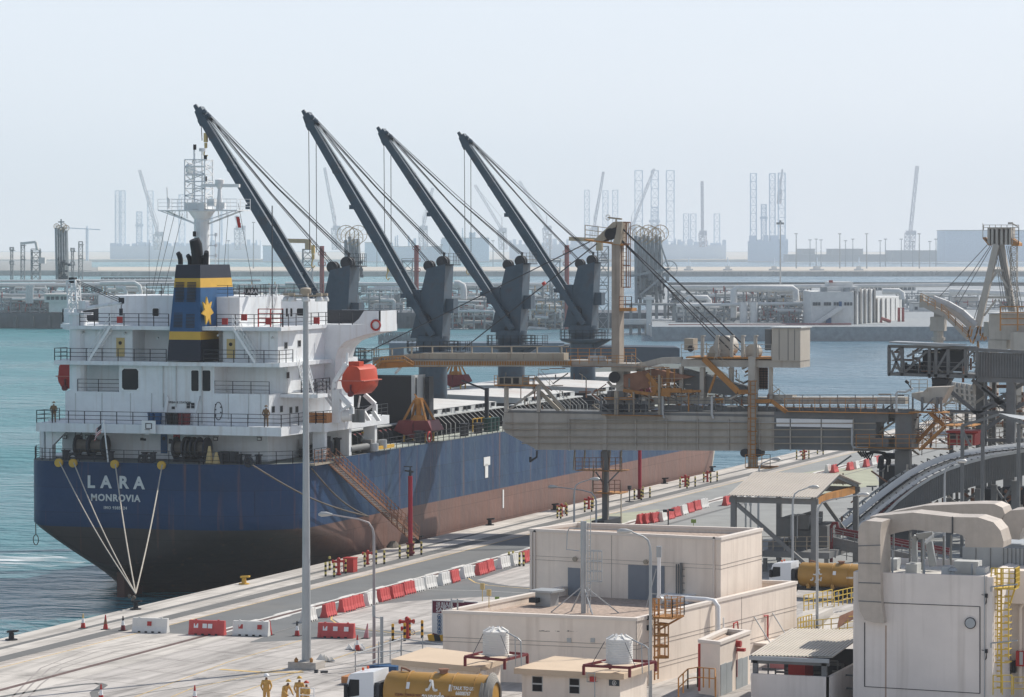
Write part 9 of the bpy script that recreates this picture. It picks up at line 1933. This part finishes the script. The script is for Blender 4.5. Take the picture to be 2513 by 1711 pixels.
for i, (x0, y0, x1, y1, D, l) in enumerate(((2320, 566, 2560, 642, 6200, 'huge pale blue shed in the haze at the right edge'), (2190, 616, 2322, 642, 6400, 'long low shed left of the huge pale blue shed'), (2042, 612, 2118, 642, 6600, 'mid height hazy shed right of the rigs'), (1968, 612, 2000, 642, 6600, 'small hazy shed just right of the tall light mast'), (1935, 626, 2330, 642, 6500, 'very low hazy building line behind the tugs'), (645, 604, 700, 642, 6900, 'hazy block right of the red signal flag'), (895, 596, 935, 642, 6900, 'hazy block between the first and second crane jibs'), (1085, 585, 1200, 642, 6900, 'hazy plant block between the second and third crane jibs'), (940, 606, 1090, 642, 7000, 'hazy low plant line behind the second crane ropes'), (1395, 610, 1445, 642, 6900, 'hazy block behind the fourth crane tower'))):
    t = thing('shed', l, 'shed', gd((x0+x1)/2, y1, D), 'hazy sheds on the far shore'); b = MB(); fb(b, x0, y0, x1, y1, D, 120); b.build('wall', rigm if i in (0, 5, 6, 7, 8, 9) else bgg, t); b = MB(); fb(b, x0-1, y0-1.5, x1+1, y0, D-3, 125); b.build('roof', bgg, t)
    if i in (7, 8):
        b = MB(); rr = random.Random(i)
        for k in range(14): x = x0+rr.random()*(x1-x0); fb(b, x, y0-4-rr.random()*26, x+2+rr.random()*5, y0, D, 20)
        b.build('stack', rigm, t)
# ---------------------------------------------------------------- people
def person(loc, rz, s, lab, m, helm, pose='stand', shirt=None):
    t = thing('person', lab, 'person', loc); R_ = Matrix.Rotation(rz, 3, 'Z')
    lean = {'stand': 0, 'bend': .35}[pose]
    J = [(0, 0, .95), (0, 0, 1.15), (lean*.5, 0, 1.38), (lean*.8, 0, 1.5), (lean, 0, 1.66), (0, .19, 1.42), (.1, .3, 1.15), (.28, .24, .98), (0, -.19, 1.42), (.12, -.3, 1.16), (.3, -.2, 1.0), (0, .1, .9), (.03, .12, .48), (0, .13, .05), (.14, .14, .03), (0, -.1, .9), (-.02, -.12, .48), (-.06, -.13, .05), (.08, -.14, .03), (.36, .22, .92), (.38, -.18, .94)]
    J = [(x+(lean*.5 if 5 <= i <= 10 or i > 18 else 0), y, z) for i, (x, y, z) in enumerate(J)]
    E = [(0, 1), (1, 2), (2, 3), (3, 4), (2, 5), (5, 6), (6, 7), (2, 8), (8, 9), (9, 10), (0, 11), (11, 12), (12, 13), (13, 14), (0, 15), (15, 16), (16, 17), (17, 18), (7, 19), (10, 20)]
    Rr = [.16, .15, .17, .07, .105, .09, .06, .045, .09, .06, .045, .12, .085, .06, .05, .12, .085, .06, .05, .04, .04]
    me = bpy.data.meshes.new('body'); me.from_pydata([tuple(R_@V(j)*s) for j in J], E, []); o = bpy.data.objects.new('body', me); COL.objects.link(o)
    md = o.modifiers.new('skin', 'SKIN'); sv = me.skin_vertices[0].data
    for i, r in enumerate(Rr): sv[i].radius = (r*s, r*s)
    sv[0].use_root = True; o.modifiers.new('sub', 'SUBSURF').levels = 1
    dg = bpy.context.evaluated_depsgraph_get(); m2 = bpy.data.meshes.new_from_object(o.evaluated_get(dg)); bpy.data.objects.remove(o)
    o = bpy.data.objects.new('body', m2); COL.objects.link(o); o.parent = t; m2.materials.clear()
    for mm in (m, skin, black): m2.materials.append(mm)
    if shirt: m2.materials.append(shirt)
    for f in m2.polygons:
        c = R_.inverted()@f.center/s; f.use_smooth = True
        f.material_index = 1 if c.z > 1.5 or (c.z < 1.0 and c.x > .3) else 2 if c.z < .09 else (3 if shirt and c.z > .95 else 0)
    c = V(loc)+R_@V((lean+.0, 0, 1.74))*s; b = MB(); b.lathe(c, [(.15*s, -.02), (.13*s, .05*s), (.09*s, .1*s), (.02, .125*s)], 12); b.cyl(c-Z_*.02, c, .17*s, 12); b.build('helmet', helm, t, 50)
helm_y = yel; camr = pi+YAW
person(gz(654, 1733), camr, 1.02, 'worker in a tan coverall and white helmet, leftmost of the group', coverall, white2)
person(gz(698, 1745), camr+.8, 1.0, 'worker in an orange coverall bending, left of the cage', coverall, helm_y, 'bend'); person(gz(735, 1738), camr, 1.0, 'worker in a tan coverall with a yellow helmet standing behind the white frame', coverall, helm_y); person(gz(752, 1750), camr-.6, 1.0, 'worker in a tan coverall half turned at the right of the group', coverall, orange)
person(gz(640, 1748), camr, .7, 'crouching worker at the bottom edge', coverall, helm_y) if False else None
t = thing('white_frame', 'small white tube frame standing before the workers at the bottom edge', 'frame', gz(745, 1752)); b = MB(); p = gz(735, 1757); q = p-Y_*.9; b.rail([p, q], 1.6, .05, 4, .9); b.build('tubes', white2, t)
person(gu(132, 1032, 250.2)*1 if False else V((250.1, gu(132, 1000, 250.1).y, L1)), camr, .97, 'crewman in a dark khaki coverall at the left end of the stern rail', khaki, khaki)
person(V((250.0, gu(653, 1000, 250).y, L1)), camr, .97, 'crewman in a khaki coverall at the right end of the stern rail', khaki, khaki)
person(V((267.8, 108.6, ZD)), camr+pi/2, .95, 'crewman in a pale shirt and yellow helmet beside the yellow boom', khaki, helm_y, shirt=grey_w)
# ---------------------------------------------------------------- the dusty air over the harbour
b = MB(); b.box(-700, 11000, -5000, 9000, -16, 245)
hm = bpy.data.materials.new('haze'); hm.use_nodes = True; t = hm.node_tree; t.nodes.remove(t.nodes['Principled BSDF'])
pv = t.nodes.new('ShaderNodeVolumePrincipled'); pv.inputs['Color'].default_value = (.86, .92, .97, 1); pv.inputs["Density"].default_value = .000115; pv.inputs['Anisotropy'].default_value = 0.0
t.links.new(pv.outputs[0], t.nodes['Material Output'].inputs['Volume'])
hzo = b.build('haze', hm); hzo['kind'] = 'stuff'
